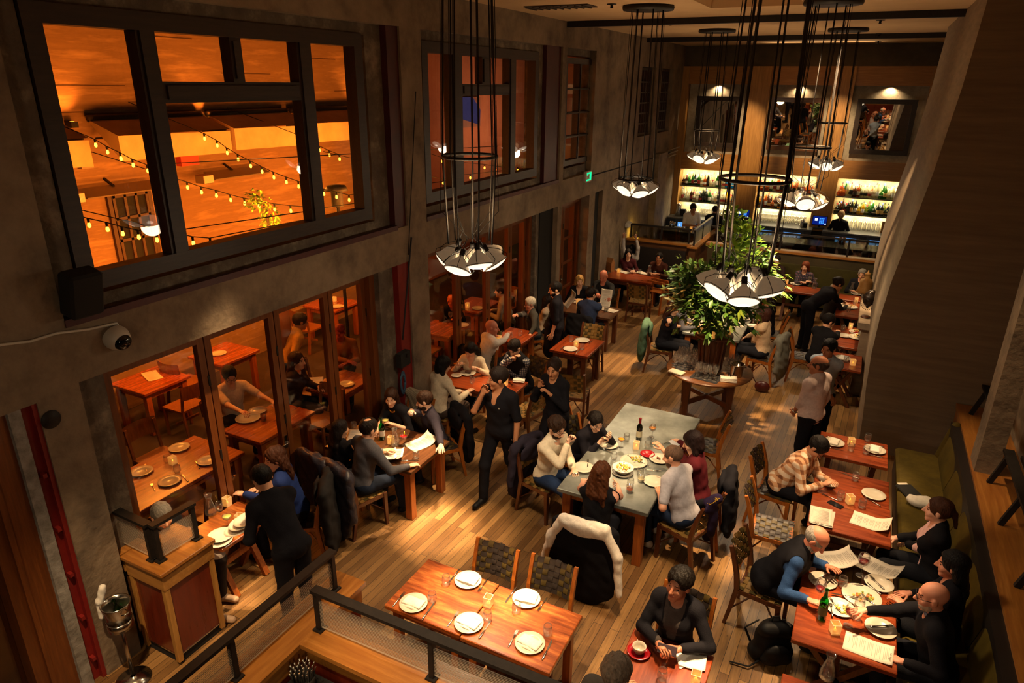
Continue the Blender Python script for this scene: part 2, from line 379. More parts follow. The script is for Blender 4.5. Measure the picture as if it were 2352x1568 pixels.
struct('trim_4', mb, red_steel)
struct('trim_5', MB().box((-5.6, 2.33, 0), (-5.32, 2.42, 2.7)), mat('pale stone edge', '#6d675f', '#96918a', scale=9, rough=.8, bump=.7))
pane = glass('window glass', (.98, .97, .95, 1), refl=.85, base=.025, rough=.0)
pane_door = glass('door glass', (.96, .95, .93, 1), refl=.8, base=.03, rough=.0)
def win(n, y0, y1, z0, z1, bars, label_frame=dark_frame, fr=.14):
    """window_<n>: frame mesh with its glass as a child; BARS are (y0,y1,z0,z1) mullions"""
    mb = MB()
    mb.box((-5.56, y0 - fr, z0 - fr), (-5.4, y0, z1 + fr)).box((-5.56, y1, z0 - fr), (-5.4, y1 + fr, z1 + fr)).box((-5.56, y0, z0 - fr), (-5.4, y1, z0)).box((-5.56, y0, z1), (-5.4, y1, z1 + fr))
    for (a, bb, c, d) in bars: mb.box((-5.55, a, c), (-5.42, bb, d)); mb.box((-5.42, a + .03, c + (.03 if d - c < .5 else 0)), (-5.40, bb - .03, d - (.03 if d - c < .5 else 0)))
    o = struct('window_%d' % n, mb, label_frame)
    MB().box((-5.482, y0, z0), (-5.474, y1, z1)).build('glass_pane', pane, o)
    return o
y0, z1 = YZ(84, 53); _, z0 = YZ(203, 624); y1 = YZ(802, 107)[0]
ma, mb_, mc, md = YZ(299, 69)[0], YZ(345, 73)[0], YZ(684, 232)[0], YZ(705, 106)[0]
tz0, tz1 = YZ(373, 237)[1], YZ(361, 187)[1]
sa, sb = YZ(516, 85)[0], YZ(543, 89)[0]
win(1, y0, y1, z0, z1, [(ma, mb_, z0, z1), (mc, md, z0, z1), (mb_, mc, tz0, tz1), (sa, sb, tz1, z1)])
y0 = YZ(978, 300)[0]; y1 = YZ(1219, 300)[0]
ma, mb_, mc, md = YZ(1031, 250)[0], YZ(1056, 250)[0], YZ(1163, 250)[0], YZ(1178, 250)[0]
tz1, tz0 = YZ(1100, 193)[1], YZ(1100, 219)[1]; sa, sb = YZ(1101, 160)[0], YZ(1121, 160)[0]
win(2, y0, y1, 3.55, 5.36, [(ma, mb_, 3.55, 5.36), (mc, md, 3.55, 5.36), (mb_, mc, tz0, tz1), (sa, sb, tz1, 5.36)])
y0 = YZ(1293, 280)[0]; y1 = YZ(1351, 280)[0]; ym = (y0 + y1) / 2
win(3, y0, y1, 3.55, 5.36, [(ym - .05, ym + .05, 3.55, 5.36)] + [(y0, y1, z - .02, z + .02) for z in (4.0, 4.45, 4.9)], fr=.1)
for n, (a, bb) in ((4, (17.4, 18.55)), (5, (19.2, 20.25))):
    win(n, a + .05, bb - .05, 3.82, 5.33, [(a + .05, bb - .05, z - .012, z + .012) for z in (4.05, 4.3, 4.55, 4.8, 5.05)] + [(a + k * (bb - a) / 5 - .012, a + k * (bb - a) / 5 + .012, 3.82, 5.33) for k in range(1, 5)], fr=.06)
def bifold(n, y0, y1, ztop, cuts, rails=(), handles=()):
    mb = MB().box((-5.72, y0 - .1, 0), (-5.5, y0, ztop + .12)).box((-5.72, y1, 0), (-5.5, y1 + .1, ztop + .12)).box((-5.72, y0, ztop), (-5.5, y1, ztop + .12))
    d = struct('door_%d' % n, mb, door_wood)
    ys = [y0] + list(cuts) + [y1]
    for k in range(len(ys) - 1):
        a, c = ys[k] + .006, ys[k + 1] - .006; s = .075
        mb = MB().box((-5.645, a, .02), (-5.575, a + s, ztop)).box((-5.645, c - s, .02), (-5.575, c, ztop)).box((-5.645, a + s, .02), (-5.575, c - s, .16)).box((-5.645, a + s, ztop - .09), (-5.575, c - s, ztop))
        for z in rails: mb.box((-5.63, a + s, z - .02), (-5.59, c - s, z + .02))
        lf = mb.build('door_leaf', door_wood, d)
        MB().box((-5.613, a + s, .16), (-5.607, c - s, ztop - .09)).build('glass_pane', pane_door, lf)
        hg = MB()
        for z in (.5, 1.25, 2.1): hg.box((-5.576, c - .012, z), (-5.568, c + .012, z + .11))
        hg.build('hinge', black_metal, lf)
        if k in handles:
            MB().tube([(-5.57, c - .035, 1.02), (-5.52, c - .035, 1.02), (-5.52, c - .14, 1.02)], .009).cbox((-5.57, c - .035, 1.02), (.012, .04, .16)).build('door_handle', mat('chrome', '#c8c4bc', rough=.2, metal=1.), lf)
    return d
Q = lambda px, py: YZ(px, py, -5.6)[0]
bifold(1, 3.2, 6.76, 2.66, [Q(466, 800), Q(626, 742), Q(750, 693)], handles=(1,))
bifold(2, 8.12, 11.55, 2.66, [Q(1050, 690), Q(1118, 640), Q(1168, 620)], handles=(1,))
bifold(3, 12.72, 14.05, 2.6, [13.38], rails=(.75, 1.3, 1.85), handles=(0,))
d = struct('door_4', MB().box((-5.62, 2.03, 0), (-5.36, 2.33, 2.7)).box((-5.62, .9, 0), (-5.36, 1.1, 2.7)).box((-5.36, 2.12, 0), (-5.33, 2.16, 2.7)), door_wood)
MB().box((-5.52, 1.1, 0), (-5.51, 2.03, 2.7)).build('glass_pane', pane_door, d)

# ------------------------------------------------------------------ back wall and bar niche
YB = 21.5
mb = MB()
mb.box((-5.75, YB + .35, 0), (2.6, YB + .6, CZ))                    # behind everything
mb.box((-5.75, YB - .02, 5.5), (2.6, YB + .35, CZ))                 # dark beam
struct('wall_back', mb, mat('smoked plaster', '#4d4336', '#5d5141', scale=3, rough=.9))
mb = MB()
for x0, x1 in ((-5.1, -3.38), (-2.85, -1.22), (-.7, 1.08)):
    mb.box((x0, YB + .12, 3.08), (x1, YB + .35, 5.5))
struct('wall_block', mb, block_white)
mb = MB().box((-5.3, YB - .1, 0), (-5.12, YB + .35, 5.5))
mb.box((-3.4, YB - .12, 1.1), (-2.83, YB + .35, 5.5)); mb.box((-1.24, YB - .12, 1.1), (-.7, YB + .35, 5.5)); mb.box((1.06, YB - .1, 0), (1.2, YB + .35, 5.5))
struct('trim_6', mb, oak)
mb = MB()
for x0, x1 in ((-5.12, -3.4), (-2.83, -1.24), (-.7, 1.06)):
    mb.box((x0, YB - .04, 2.6), (x1, YB + .3, 3.08)); mb.box((x0, YB - .02, 5.02), (x1, YB + .3, 5.5))
struct('trim_7', mb, oakx)
mb = MB()
for x0, x1 in ((-5.12, -3.4), (-2.83, -1.24), (-.7, 1.06)): mb.box((x0, YB + .32, 1.0), (x1, YB + .36, 2.6))
struct('wall_niche', mb, mat('niche stone', '#a8976a', '#cdbf92', scale=7, rough=.85, bump=.6, bscale=16))
for x0, x1 in ((-5.1, -3.42), (-2.81, -1.26), (-.68, 1.04)):
    xm = (x0 + x1) / 2
    light('bar_strip', 'AREA', (xm, YB + .12, 2.57), 26, (1, .83, .5), to=(xm, YB + .3, 1.5), size=x1 - x0 - .1, sy=.06)
    light('bar_strip', 'AREA', (xm, YB + .2, 1.58), 18, (1, .85, .55), to=(xm, YB + .26, 1.0), size=x1 - x0 - .1, sy=.05)
    light('bar_strip', 'AREA', (xm, YB + .10, 2.055), 14, (1, .83, .5), to=(xm, YB + .26, 1.6), size=x1 - x0 - .1, sy=.05)
    light('mirror_spot', 'SPOT', (xm, YB + .03, 4.99), 34, WARM2, to=(xm, YB + .12, 4.55), size=.02, angle=140, blend=.7)
# right side: chimney breast with a flowing profile, end wall, ledge wall
prof = [(0, .56), (.5, .54), (1.0, .5), (1.5, .48), (2.0, .49), (2.5, .53), (3.0, .6), (3.5, .67), (4.0, .74), (5.0, .84), (CZ, .9)]
mb = MB(); Y0, Y1 = 10.25, 16.4
n = len(prof)
vs = []
for yy, off in ((Y0, 0), (Y0 + .12, -.03), (Y1 - .3, -.02), (Y1, .02)):
    for z, x in prof: vs.append((x + off, yy, z))
fs = [(k*n+i, k*n+i+1, (k+1)*n+i+1, (k+1)*n+i) for k in range(3) for i in range(n-1)]
mb.add(vs, fs, True)
vs = [(x, Y0, z) for z, x in prof] + [(2.6, Y0, z) for z, x in prof] + [(x + .02, Y1, z) for z, x in prof] + [(2.6, Y1, z) for z, x in prof]
fs = [(i, n+i, n+i+1, i+1) for i in range(n-1)] + [(2*n+i, 2*n+i+1, 3*n+i+1, 3*n+i) for i in range(n-1)]
mb.add(vs, fs)
struct('wall_chimney', mb, board_concrete, fix=False)
struct('wall_right', MB().box((2.12, -3, 0), (2.5, Y0, CZ)).box((1.2, Y1, 0), (1.5, 22.2, CZ)), mat('stained concrete', '#5d5040', '#9a8a72', scale=2.5, rough=.9, bump=.6, bscale=10, c3='#7a6a55'))
struct('trim_8', MB().box((1.62, 8.25, 1.0), (1.84, 8.6, CZ)), concrete)
mb = MB()
for yy in (12.6, 17.6): mb.box((-5.3, yy - .045, CZ - .1), (1.4, yy + .045, CZ))
struct('trim_9', mb, black_metal)
for (px, py) in ((1405, 14), (1540, 55), (2022, 50), (2018, 80), (2017, 97), (1615, 92)):
    p = atz(px, py, CZ - .03); tag(MB().lathe([(.07, CZ), (.07, CZ - .012), (.02, CZ - .012), (.02, CZ - .05), (.035, CZ - .055), (0, CZ - .06)], 10, (p.x, p.y, 0)).build('sprinkler_head', black_metal), 'small dark sprinkler head on the ceiling', 'sprinkler', 'ceiling sprinklers')
mb = MB().box((-4.9, 9.95, CZ - .015), (-3.9, 10.35, CZ))
for k in range(9): mb.box((-4.88 + k * .11, 9.97, CZ - .03), (-4.86 + k * .11, 10.33, CZ - .012))
tag(mb.build('ceiling_vent', mat('vent grey', '#3a2c20', rough=.7)), 'rectangular air vent in the ceiling above the left windows', 'vent')
# ------------------------------------------------------------------ smooth solids (bodies, cloth) from blended capsules and ellipsoids
def _cap(X, Y, Z, a, b, ra, rb):
    a = np.array(a, float); b = np.array(b, float); d = b - a; L2 = max(d.dot(d), 1e-9)
    t = np.clip(((X-a[0])*d[0] + (Y-a[1])*d[1] + (Z-a[2])*d[2]) / L2, 0, 1)
    return np.sqrt((X-a[0]-t*d[0])**2 + (Y-a[1]-t*d[1])**2 + (Z-a[2]-t*d[2])**2) - (ra + (rb-ra)*t)
def _ell(X, Y, Z, c, r, B):
    c = np.array(c, float); px, py, pz = X-c[0], Y-c[1], Z-c[2]
    u = (px*B[0][0]+py*B[0][1]+pz*B[0][2]); v = (px*B[1][0]+py*B[1][1]+pz*B[1][2]); w_ = (px*B[2][0]+py*B[2][1]+pz*B[2][2])
    k0 = np.sqrt((u/r[0])**2+(v/r[1])**2+(w_/r[2])**2); k1 = np.sqrt((u/r[0]**2)**2+(v/r[1]**2)**2+(w_/r[2]**2)**2)
    return k0*(k0-1)/np.maximum(k1, 1e-9)
EYE = ((1,0,0),(0,1,0),(0,0,1))
def sdf_mesh(prims, h, noise=None):
    """prims: ('c',a,b,ra,rb,k) ('e',c,r,B,k) ('s',c,r,B,k)=carve ('x',a,b,r,k)=carve capsule ('p',point,normal)=keep the side the normal points away from"""
    lo = np.full(3, 1e9); hi = -lo
    for p in prims:
        if p[0] == 'c':
            for q, r in ((p[1], p[3]), (p[2], p[4])): lo = np.minimum(lo, np.array(q)-r); hi = np.maximum(hi, np.array(q)+r)
        elif p[0] == 'e':
            R = max(p[2]); ext = np.sqrt(sum((np.array(p[3][i])*p[2][i])**2 for i in range(3)))
            lo = np.minimum(lo, np.array(p[1])-ext); hi = np.maximum(hi, np.array(p[1])+ext)
    pad = 3*h + (noise[0] if noise else 0); lo -= pad; hi += pad
    n = np.ceil((hi-lo)/h).astype(int)+1
    xs, ys, zs = [lo[i]+h*np.arange(n[i]) for i in range(3)]
    F = np.full(n, .15, np.float32)
    def sub(l, u):
        s = []
        for i, ax in enumerate((xs, ys, zs)):
            a = max(0, int((l[i]-lo[i])/h)-1); b_ = min(n[i], int((u[i]-lo[i])/h)+3); s.append(slice(a, b_))
        return tuple(s)
    for p in prims:
        if p[0] in 'cx':
            rr = max(p[3], p[4] if p[0] == 'c' else p[3]); m = rr + .06
            l = np.minimum(p[1], p[2])-m; u = np.maximum(p[1], p[2])+m
        elif p[0] in 'es':
            ext = np.sqrt(sum((np.array(p[3][i])*p[2][i])**2 for i in range(3)))+.06; l = np.array(p[1])-ext; u = np.array(p[1])+ext
        else:
            q, nn = np.array(p[1]), np.array(p[2])
            d = (xs[:,None,None]-q[0])*nn[0]+(ys[None,:,None]-q[1])*nn[1]+(zs[None,None,:]-q[2])*nn[2]
            F = np.maximum(F, d); continue
        s = sub(l, u); X = xs[s[0]][:,None,None]; Y = ys[s[1]][None,:,None]; Z = zs[s[2]][None,None,:]
        f = F[s]
        if p[0] == 'c': d = _cap(X,Y,Z,*p[1:5]); k = p[5]
        elif p[0] == 'x': d = _cap(X,Y,Z,p[1],p[2],p[3],p[3]); k = p[4]
        else: d = _ell(X,Y,Z,*p[1:4]); k = p[4]
        if p[0] in 'ce':
            hh = np.clip(.5+.5*(d-f)/k, 0, 1); F[s] = d*(1-hh)+f*hh-k*hh*(1-hh)
        else:
            d = -d; hh = np.clip(.5-.5*(d-f)/k, 0, 1); F[s] = d*(1-hh)+f*hh+k*hh*(1-hh)
    if noise:
        A, fq, sd = noise[:3]; X = xs[:,None,None]; Y = ys[None,:,None]; Z = zs[None,None,:]
        F = F + A*(np.sin(fq*(X+.6*Z)+sd)*np.sin(fq*.8*(Y-.5*Z)+1.3*sd)+.6*np.sin(fq*1.9*(Z+.4*X)+2*sd)*np.sin(fq*1.6*(Y+.5*X)+.7*sd))
    F[0] = F[-1] = .1; F[:,0] = F[:,-1] = .1; F[:,:,0] = F[:,:,-1] = .1
    S = F < 0
    c = np.zeros(np.array(n)-1, np.int8)
    for i in (0,1):
        for j in (0,1):
            for k in (0,1): c += S[i:n[0]-1+i, j:n[1]-1+j, k:n[2]-1+k]
    act = (c > 0) & (c < 8); I, J, K = np.nonzero(act); N_ = len(I)
    idx = np.full(act.shape, -1, np.int64); idx[act] = np.arange(N_)
    acc = np.zeros((N_,3)); cnt = np.zeros(N_)
    corner = {}
    for i in (0,1):
        for j in (0,1):
            for k in (0,1): corner[i,j,k] = F[I+i,J+j,K+k]
    for a in corner:
        for ax in range(3):
            if a[ax] == 0:
                b_ = list(a); b_[ax] = 1; b_ = tuple(b_); fa, fb = corner[a], corner[b_]
                cr = (fa < 0) != (fb < 0); t = np.where(cr, fa/np.where(fa-fb == 0, 1, fa-fb), 0)
                for q in range(3):
                    acc[:,q] += np.where(cr, a[q]+(t if q == ax else 0), 0)
                cnt += cr
    V = lo + h*(np.stack([I,J,K],1) + acc/cnt[:,None])
    Q = []
    for ax in range(3):
        s0 = [slice(None)]*3; s1 = [slice(None)]*3; s0[ax] = slice(0,-1); s1[ax] = slice(1,None)
        A_ = S[tuple(s0)]; Bm = S[tuple(s1)]; i, j, k = np.nonzero(A_ != Bm); g = [i,j,k]; flip = A_[i,j,k]
        o1, o2 = [(1,2),(2,0),(0,1)][ax]
        def cell(d1, d2):
            q = [g[0].copy(), g[1].copy(), g[2].copy()]; q[o1] -= d1; q[o2] -= d2; return idx[q[0],q[1],q[2]]
        q = np.stack([cell(1,1), cell(0,1), cell(0,0), cell(1,0)], 1)
        q[~flip] = q[~flip][:, ::-1]; Q.append(q)
    return V, np.concatenate(Q)
def np_mesh(name, V, Q, mats, mi=None, extra=None):
    """mesh from quads (numpy), plus an MB of extra geometry"""
    V = np.asarray(V, np.float32); nq = len(Q)
    polys = [Q.astype(np.int32).ravel()]; starts = np.arange(nq, dtype=np.int32)*4; tot = np.full(nq, 4, np.int32)
    mi = np.zeros(nq, np.int32) if mi is None else np.asarray(mi, np.int32)
    if extra and extra.v:
        b = len(V); V = np.concatenate([V, np.array(extra.v, np.float32)])
        l = np.array([b+i for f in extra.f for i in f], np.int32); t = np.array([len(f) for f in extra.f], np.int32)
        s = np.concatenate([[0], np.cumsum(t)[:-1]]).astype(np.int32) + nq*4
        polys.append(l); starts = np.concatenate([starts, s]); tot = np.concatenate([tot, t]); mi = np.concatenate([mi, np.array(extra.mi, np.int32)])
    me = bpy.data.meshes.new(name); loops = np.concatenate(polys)
    me.vertices.add(len(V)); me.vertices.foreach_set('co', V.ravel())
    me.loops.add(len(loops)); me.loops.foreach_set('vertex_index', loops)
    me.polygons.add(len(starts)); me.polygons.foreach_set('loop_start', starts.astype(np.int32)); me.polygons.foreach_set('loop_total', tot.astype(np.int32))
    for m in mats: me.materials.append(m)
    me.polygons.foreach_set('material_index', mi); me.polygons.foreach_set('use_smooth', np.ones(len(starts), bool))
    me.update(calc_edges=True); me.validate(); return me
def solid(name, prims, h, m, parent=None, noise=None, loc=None):
    V, Q = sdf_mesh(prims, h, noise); return link(name, np_mesh(name, V, Q, [m]), parent, loc)

# ------------------------------------------------------------------ cloth, skin, hair materials
def skin_m(c): return mat('skin ' + c, c, rough=.5, spec=.4)
def cloth_m(c, rough=.85): 
    r, g, b_, _ = lin(c); k = 1.25
    return mat('cloth ' + c, c, (min(1, r*k), min(1, g*k), min(1, b_*k), 1), scale=30, rough=rough, bump=.2, bscale=160, spec=.12)
def hair_m(c):
    r, g, b_, _ = lin(c)
    return mat('hair ' + c, (r*.7, g*.7, b_*.7, 1), (min(1, r*1.5), min(1, g*1.5), min(1, b_*1.5), 1), scale=60, stretch=(1, 1, .12), rough=.5, spec=.14, bump=.5, bscale=90)
def plaid_m(name, base, line, line2=None, sc=16., ax=(0, 1)):
    if name in MATS: return MATS[name]
    m, nt, b = _nt(name); N = nt.nodes; L = nt.links
    tc = N.new('ShaderNodeTexCoord'); sep = N.new('ShaderNodeSeparateXYZ'); L.new(tc.outputs['Object'], sep.inputs[0])
    def band(sock, freq, th):
        a = N.new('ShaderNodeMath'); a.operation = 'MULTIPLY'; a.inputs[1].default_value = freq; L.new(sock, a.inputs[0])
        f = N.new('ShaderNodeMath'); f.operation = 'FRACT'; L.new(a.outputs[0], f.inputs[0])
        c = N.new('ShaderNodeMath'); c.operation = 'LESS_THAN'; c.inputs[1].default_value = th; L.new(f.outputs[0], c.inputs[0]); return c
    xy = N.new('ShaderNodeMath'); xy.operation = 'ADD'; L.new(sep.outputs[0], xy.inputs[0]); L.new(sep.outputs[1], xy.inputs[1])
    b1 = band(xy.outputs[0], sc, .45); b2 = band(sep.outputs[2], sc, .45); s = N.new('ShaderNodeMath'); s.operation = 'ADD'
    L.new(b1.outputs[0], s.inputs[0]); L.new(b2.outputs[0], s.inputs[1])
    hf = N.new('ShaderNodeMath'); hf.operation = 'MULTIPLY'; hf.inputs[1].default_value = .5; L.new(s.outputs[0], hf.inputs[0])
    r = N.new('ShaderNodeValToRGB'); r.color_ramp.interpolation = 'CONSTANT'; r.color_ramp.elements[0].color = lin(base)
    r.color_ramp.elements[1].position = .75; r.color_ramp.elements[1].color = lin(line2 or line); e = r.color_ramp.elements.new(.3); e.color = lin(line)
    L.new(hf.outputs[0], r.inputs[0]); L.new(r.outputs[0], b.inputs['Base Color']); b.inputs['Roughness'].default_value = .85
    MATS[name] = m; return m
eye_m = mat('eye', '#1a100b', rough=.15)

# ------------------------------------------------------------------ people
def _nz(v): return v.normalized()
def finger_tubes(mb, root, d, n, side, s, curl, m=0):
    """four fingers and a thumb grown from the palm: D along the hand, N palm normal (towards what is held), SIDE towards the thumb"""
    for i, (off, ln, r) in enumerate(((.030, .070, .0078), (.010, .079, .0082), (-.010, .073, .0078), (-.029, .058, .0068))):
        p = root + d*.062*s + side*off*s*1.05 - n*.002; pts = [p - d*.02*s]; dd = (d + side*off*2.2).normalized(); a = 0
        for k, fr in enumerate((.45, .32, .23)):
            a += curl*(.75, 1.0, .8)[k]*(1+.06*i); q = dd*math.cos(a) + n*math.sin(a); pts.append(pts[-1] + q*ln*s*fr + (d*.02*s if k == 0 else d*0))
        pts.append(pts[-1] + q*.006*s)
        R = [r*s*1.1, r*s*1.05, r*s, r*s*.9, r*s*.45]
        mb.tube(pts, R, 7, m)
    p = root + d*.012*s + side*.026*s; dd = (d*.62 + side*.75 + n*.35).normalized(); p1 = p + dd*.034*s; p2 = p1 + (dd*.7 + d*.55 + n*.3*curl).normalized()*.030*s; p3 = p2 + (dd*.35 + d*.8 + n*.45*curl).normalized()*.024*s
    mb.tube([p - dd*.01*s, p1, p2, p3, p3 + (p3-p2)*.15], [.0125*s, .011*s, .0098*s, .0085*s, .004*s], 7, m)

def ik(S, W, a, b, hint):
    d = W - S; L_ = d.length; mx_ = (a+b)*.985
    if L_ > mx_: W = S + d*(mx_/L_); d = W - S; L_ = mx_
    if L_ < abs(a-b)*1.1+.02: L_ = abs(a-b)*1.1+.02
    x = (a*a - b*b + L_*L_)/(2*L_); h = math.sqrt(max(a*a - x*x, 0)); dn = d.normalized()
    hp = hint - dn*hint.dot(dn); hp = hp.normalized() if hp.length > 1e-4 else dn.orthogonal()
    return S + dn*x + hp*h, W

NP = [0]
def person(label, head, face, sit=True, lean=0., side=0., neck=.5, turn=(0, 0, 0), lh=None, rh=None, curl=(.45, .45), eh=(None, None), skin='#b98a6c', hair=('short', '#1c1310'),
           top='#16151a', sleeve=1.9, trouser='#15161c', inner=None, vneck=False, turtle=False, collar=None, vest=None, glasses=False, beard=None, sex='m', s=1., girth=1., vox=.011, legs=None,
           seat=.47, chair=None, shoe='#17130f', shoes=True, knee=None, apron=None, zhead=None, extra=None, twist=0.):
    f = Vector((math.cos(math.radians(face)), math.sin(math.radians(face)), 0)); r = Vector((f.y, -f.x, 0)); up = Vector((0, 0, 1))
    la, sa = math.radians(lean), math.radians(side)
    t = (up*math.cos(la) + f*math.sin(la)); t = (t*math.cos(sa) + r*math.sin(sa)).normalized()
    if twist: f2 = Quaternion(t, math.radians(twist)) @ f
    else: f2 = f
    tf = (f2 - t*f2.dot(t)).normalized(); tr = tf.cross(t).normalized()
    pz = seat + .095*s if sit else .95*s
    nd = (t*(1-neck) + up*neck).normalized()
    rel_nb = t*.50*s; rel_h = rel_nb + nd*.165*s + f2*.025*s
    hz = pz + rel_h.z
    hp = atz(head[0], head[1], hz) if len(head) == 2 else Vector(head)
    off = hp - rel_h; P = Vector((off.x, off.y, pz)); root_xy = Vector((P.x, P.y, 0))
    nm = thing('person', label, 'person', root_xy); NP[0] += 1
    W2L = lambda v: Vector(v) - root_xy
    P = W2L(P); Nb = P + rel_nb; H = P + rel_h
    wmn = sex == 'f'; sw = .155 if wmn else .178
    yq = math.radians(turn[0]); hf = Quaternion(nd, yq) @ f2; hf = (hf - nd*hf.dot(nd)).normalized(); hr = hf.cross(nd).normalized()
    hf2 = (hf*math.cos(math.radians(turn[1])) - nd*math.sin(math.radians(turn[1]))).normalized(); hu = hr.cross(hf2).normalized()
    if turn[2]: qq = Quaternion(hf2, math.radians(turn[2])); hr = qq @ hr; hu = qq @ hu
    HB = (tuple(hr), tuple(hf2), tuple(hu))
    hs = s*(1.05 if wmn else 1.06)
    def hl(x, y, z): return H + (hr*x + hf2*y + hu*z)*hs
    TB = (tuple(tr), tuple(tf), tuple(t))
    # arms
    arms = []
    for sg, tgt, ehint in ((-1, lh, eh[0]), (1, rh, eh[1])):
        S = Nb - t*.045*s + tr*sg*sw*s
        if tgt is None:
            Wp = (P + f*.36*s + r*sg*.12*s + up*(TZ + .05 - pz)) if sit else (P + r*sg*.24*s + f*.06 - up*.10*s)
        elif len(tgt) == 3 and abs(tgt[0]) > 20: Wp = W2L(atz(*tgt))
        elif len(tgt) == 3: Wp = P + r*tgt[0] + f*tgt[1] + up*(tgt[2]-pz)     # local right, forward, height above the floor
        hint = Vector(ehint[0]*r + ehint[1]*f + ehint[2]*up) if ehint else (r*sg*.55 - up*.75 - f*.25 if sit else (r*sg*.45 - up*.9 - f*.1 if Wp.z > S.z - .3 else r*sg*.5 - f*.8 - up*.1))
        E_, Wp = ik(S, Wp, .29*s, .25*s, hint); arms.append((S, E_, Wp, sg))
    # legs
    lg = []; legs = legs or ('sit' if sit else 'stand')
    for sg in (-1, 1):
        hip = P + r*sg*.09*s - up*.02
        if sit:
            kn = hip + f*.42*s + r*sg*(.05 if not wmn else .01) + up*(.02); kn.z = seat + .06
            an = Vector((kn.x, kn.y, .085)) + f*(-.05 if sg < 0 else .06)
            if legs == 'cross' and sg > 0: kn += up*.12 - r*.10; an = kn + f*.20*s - r*.12 - up*.30
            if legs == 'tuck': an = Vector((kn.x, kn.y, .09)) - f*.22
        elif legs == 'walk':
            fw = .26*sg; kn = P + r*sg*.09*s + f*(fw*.55 + .06) - up*.44*s; an = P + r*sg*.08*s + f*fw; an.z = .09 if sg > 0 else .12
        else:
            kn = P + r*sg*.10*s + f*.02 - up*.45*s; an = P + r*sg*.11*s; an.z = .085
        lg.append((hip, kn, an, sg))
    g = girth; pr = []
    gw = .92 if wmn else 1.
    def trunk(o, k=.05):
        return [('e', P + t*.0*s, ((.165*g)*s+o, (.118*g)*s+o, .125*s+o), TB, k), ('e', P + t*.17*s + tf*.012*(g-1)*4, (.140*g*gw*s+o, .105*g*s+o, .16*s+o), TB, k),
                ('e', P + t*.34*s + tf*.008, (.163*g*gw*s+o, .112*g*s+o, .165*s+o), TB, k), ('c', Nb - t*.06*s - tr*sw*.8*s, Nb - t*.06*s + tr*sw*.8*s, .062*s+o, .062*s+o, k)] + \
               [('c', Nb + t*.025*s - tf*.012, a[0] - t*.005, .046*s+o, .048*s+o, k) for a in arms] + \
               ([('e', P + t*.33*s + tf*.095*s + tr*q*.072*s, (.062*s+o, .055*s+o, .062*s+o), TB, k) for q in (-1, 1)] if wmn else [])
    pr += trunk(0)
    for S, E_, Wp, sg in arms:
        pr += [('c', S, E_, .050*s*(.86 if wmn else 1), .038*s, .03), ('c', E_, Wp, .039*s, .026*s, .02)]
    for hip, kn, an, sg in lg:
        pr += [('c', hip, kn, .086*s, .056*s, .04), ('c', kn, an, .054*s, .036*s, .03)]
    pr += [('c', Nb - t*.02, H + nd*-.07*s - hf2*.02*s, .060*s*gw, .054*s*gw, .03)]
    hd = [('e', hl(0, -.014, .030), (.075*hs, .097*hs, .088*hs), HB, .03), ('e', hl(0, .026, -.040), (.060*hs, .068*hs, .078*hs), HB, .03), ('c', hl(-.012, .072, -.100), hl(.012, .072, -.100), .020*hs, .020*hs, .025),
          ('c', hl(-.030, .078, .028), hl(.030, .078, .028), .009*hs, .009*hs, .018), ('e', hl(-.040, .058, -.028), (.028*hs, .028*hs, .026*hs), HB, .02), ('e', hl(.040, .058, -.028), (.028*hs, .028*hs, .026*hs), HB, .02),
          ('s', hl(-.032, .106, .006), (.015*hs, .013*hs, .009*hs), HB, .014), ('s', hl(.032, .106, .006), (.015*hs, .013*hs, .009*hs), HB, .014),
          ('c', hl(0, .090, .012), hl(0, .116, -.028), .009*hs, .0135*hs, .010), ('c', hl(-.012, .104, -.032), hl(.012, .104, -.032), .008*hs, .008*hs, .008),
          ('c', hl(-.018, .089, -.062), hl(.018, .089, -.062), .009*hs, .009*hs, .008),
          ('e', hl(-.078, -.006, -.004), (.013*hs, .022*hs, .033*hs), HB, .010), ('e', hl(.078, -.006, -.004), (.013*hs, .022*hs, .033*hs), HB, .010)]
    pr += hd
    ex = MB()
    for i, (S, E_, Wp, sg) in enumerate(arms):
        d = (Wp - E_).normalized(); nn = -up if abs(d.z) < .75 else (f if d.z > 0 else -r*sg)
        if curl[i] > .9: nn = (-up*.3 - r*sg).normalized()
        nn = (nn - d*nn.dot(d)).normalized(); sd = d.cross(nn).normalized()
        if sd.dot(-r*sg*.7 + up*.5 + f*.2) < 0: sd = -sd
        hb = (tuple(sd), tuple(d), tuple(nn))
        pr += [('e', Wp + d*.048*s, (.040*s, .052*s, .017*s), hb, .018)]
        finger_tubes(ex, Wp + d*.03*s, d, nn, sd, s, curl[i])
    V, Q = sdf_mesh(pr, vox)
    fc = V[Q].mean(axis=1) - np.array(H); lx = fc @ np.array(hr)/hs; ly = fc @ np.array(hf2)/hs; lz = fc @ np.array(hu)/hs
    mi = np.zeros(len(Q), np.int32)
    mi[(np.abs(np.abs(lx)-.032) < .0095) & (np.abs(lz-.005) < .0045) & (ly > .055)] = 1
    mi[(np.abs(lx) < .021) & (np.abs(lz+.062) < .009) & (ly > .06)] = 2
    mi[(np.abs(np.abs(lx)-.033) < .015) & (np.abs(lz-.029) < .0036) & (ly > .055)] = 3
    sr, sgn, sb_, _ = lin(skin)
    lip = mat('lip ' + skin, (sr*.8, sgn*.45, sb_*.42, 1), rough=.45)
    hc = hair[1] if hair else '#3a2a20'
    body = link('body', np_mesh('body', V, Q, [skin_m(skin), eye_m, lip, hair_m(hc)], mi, ex), nm)
    sd_ = NP[0]*1.7
    # clothes
    o = .016*s; sp = trunk(o, .045)
    lo_arm = vest and top
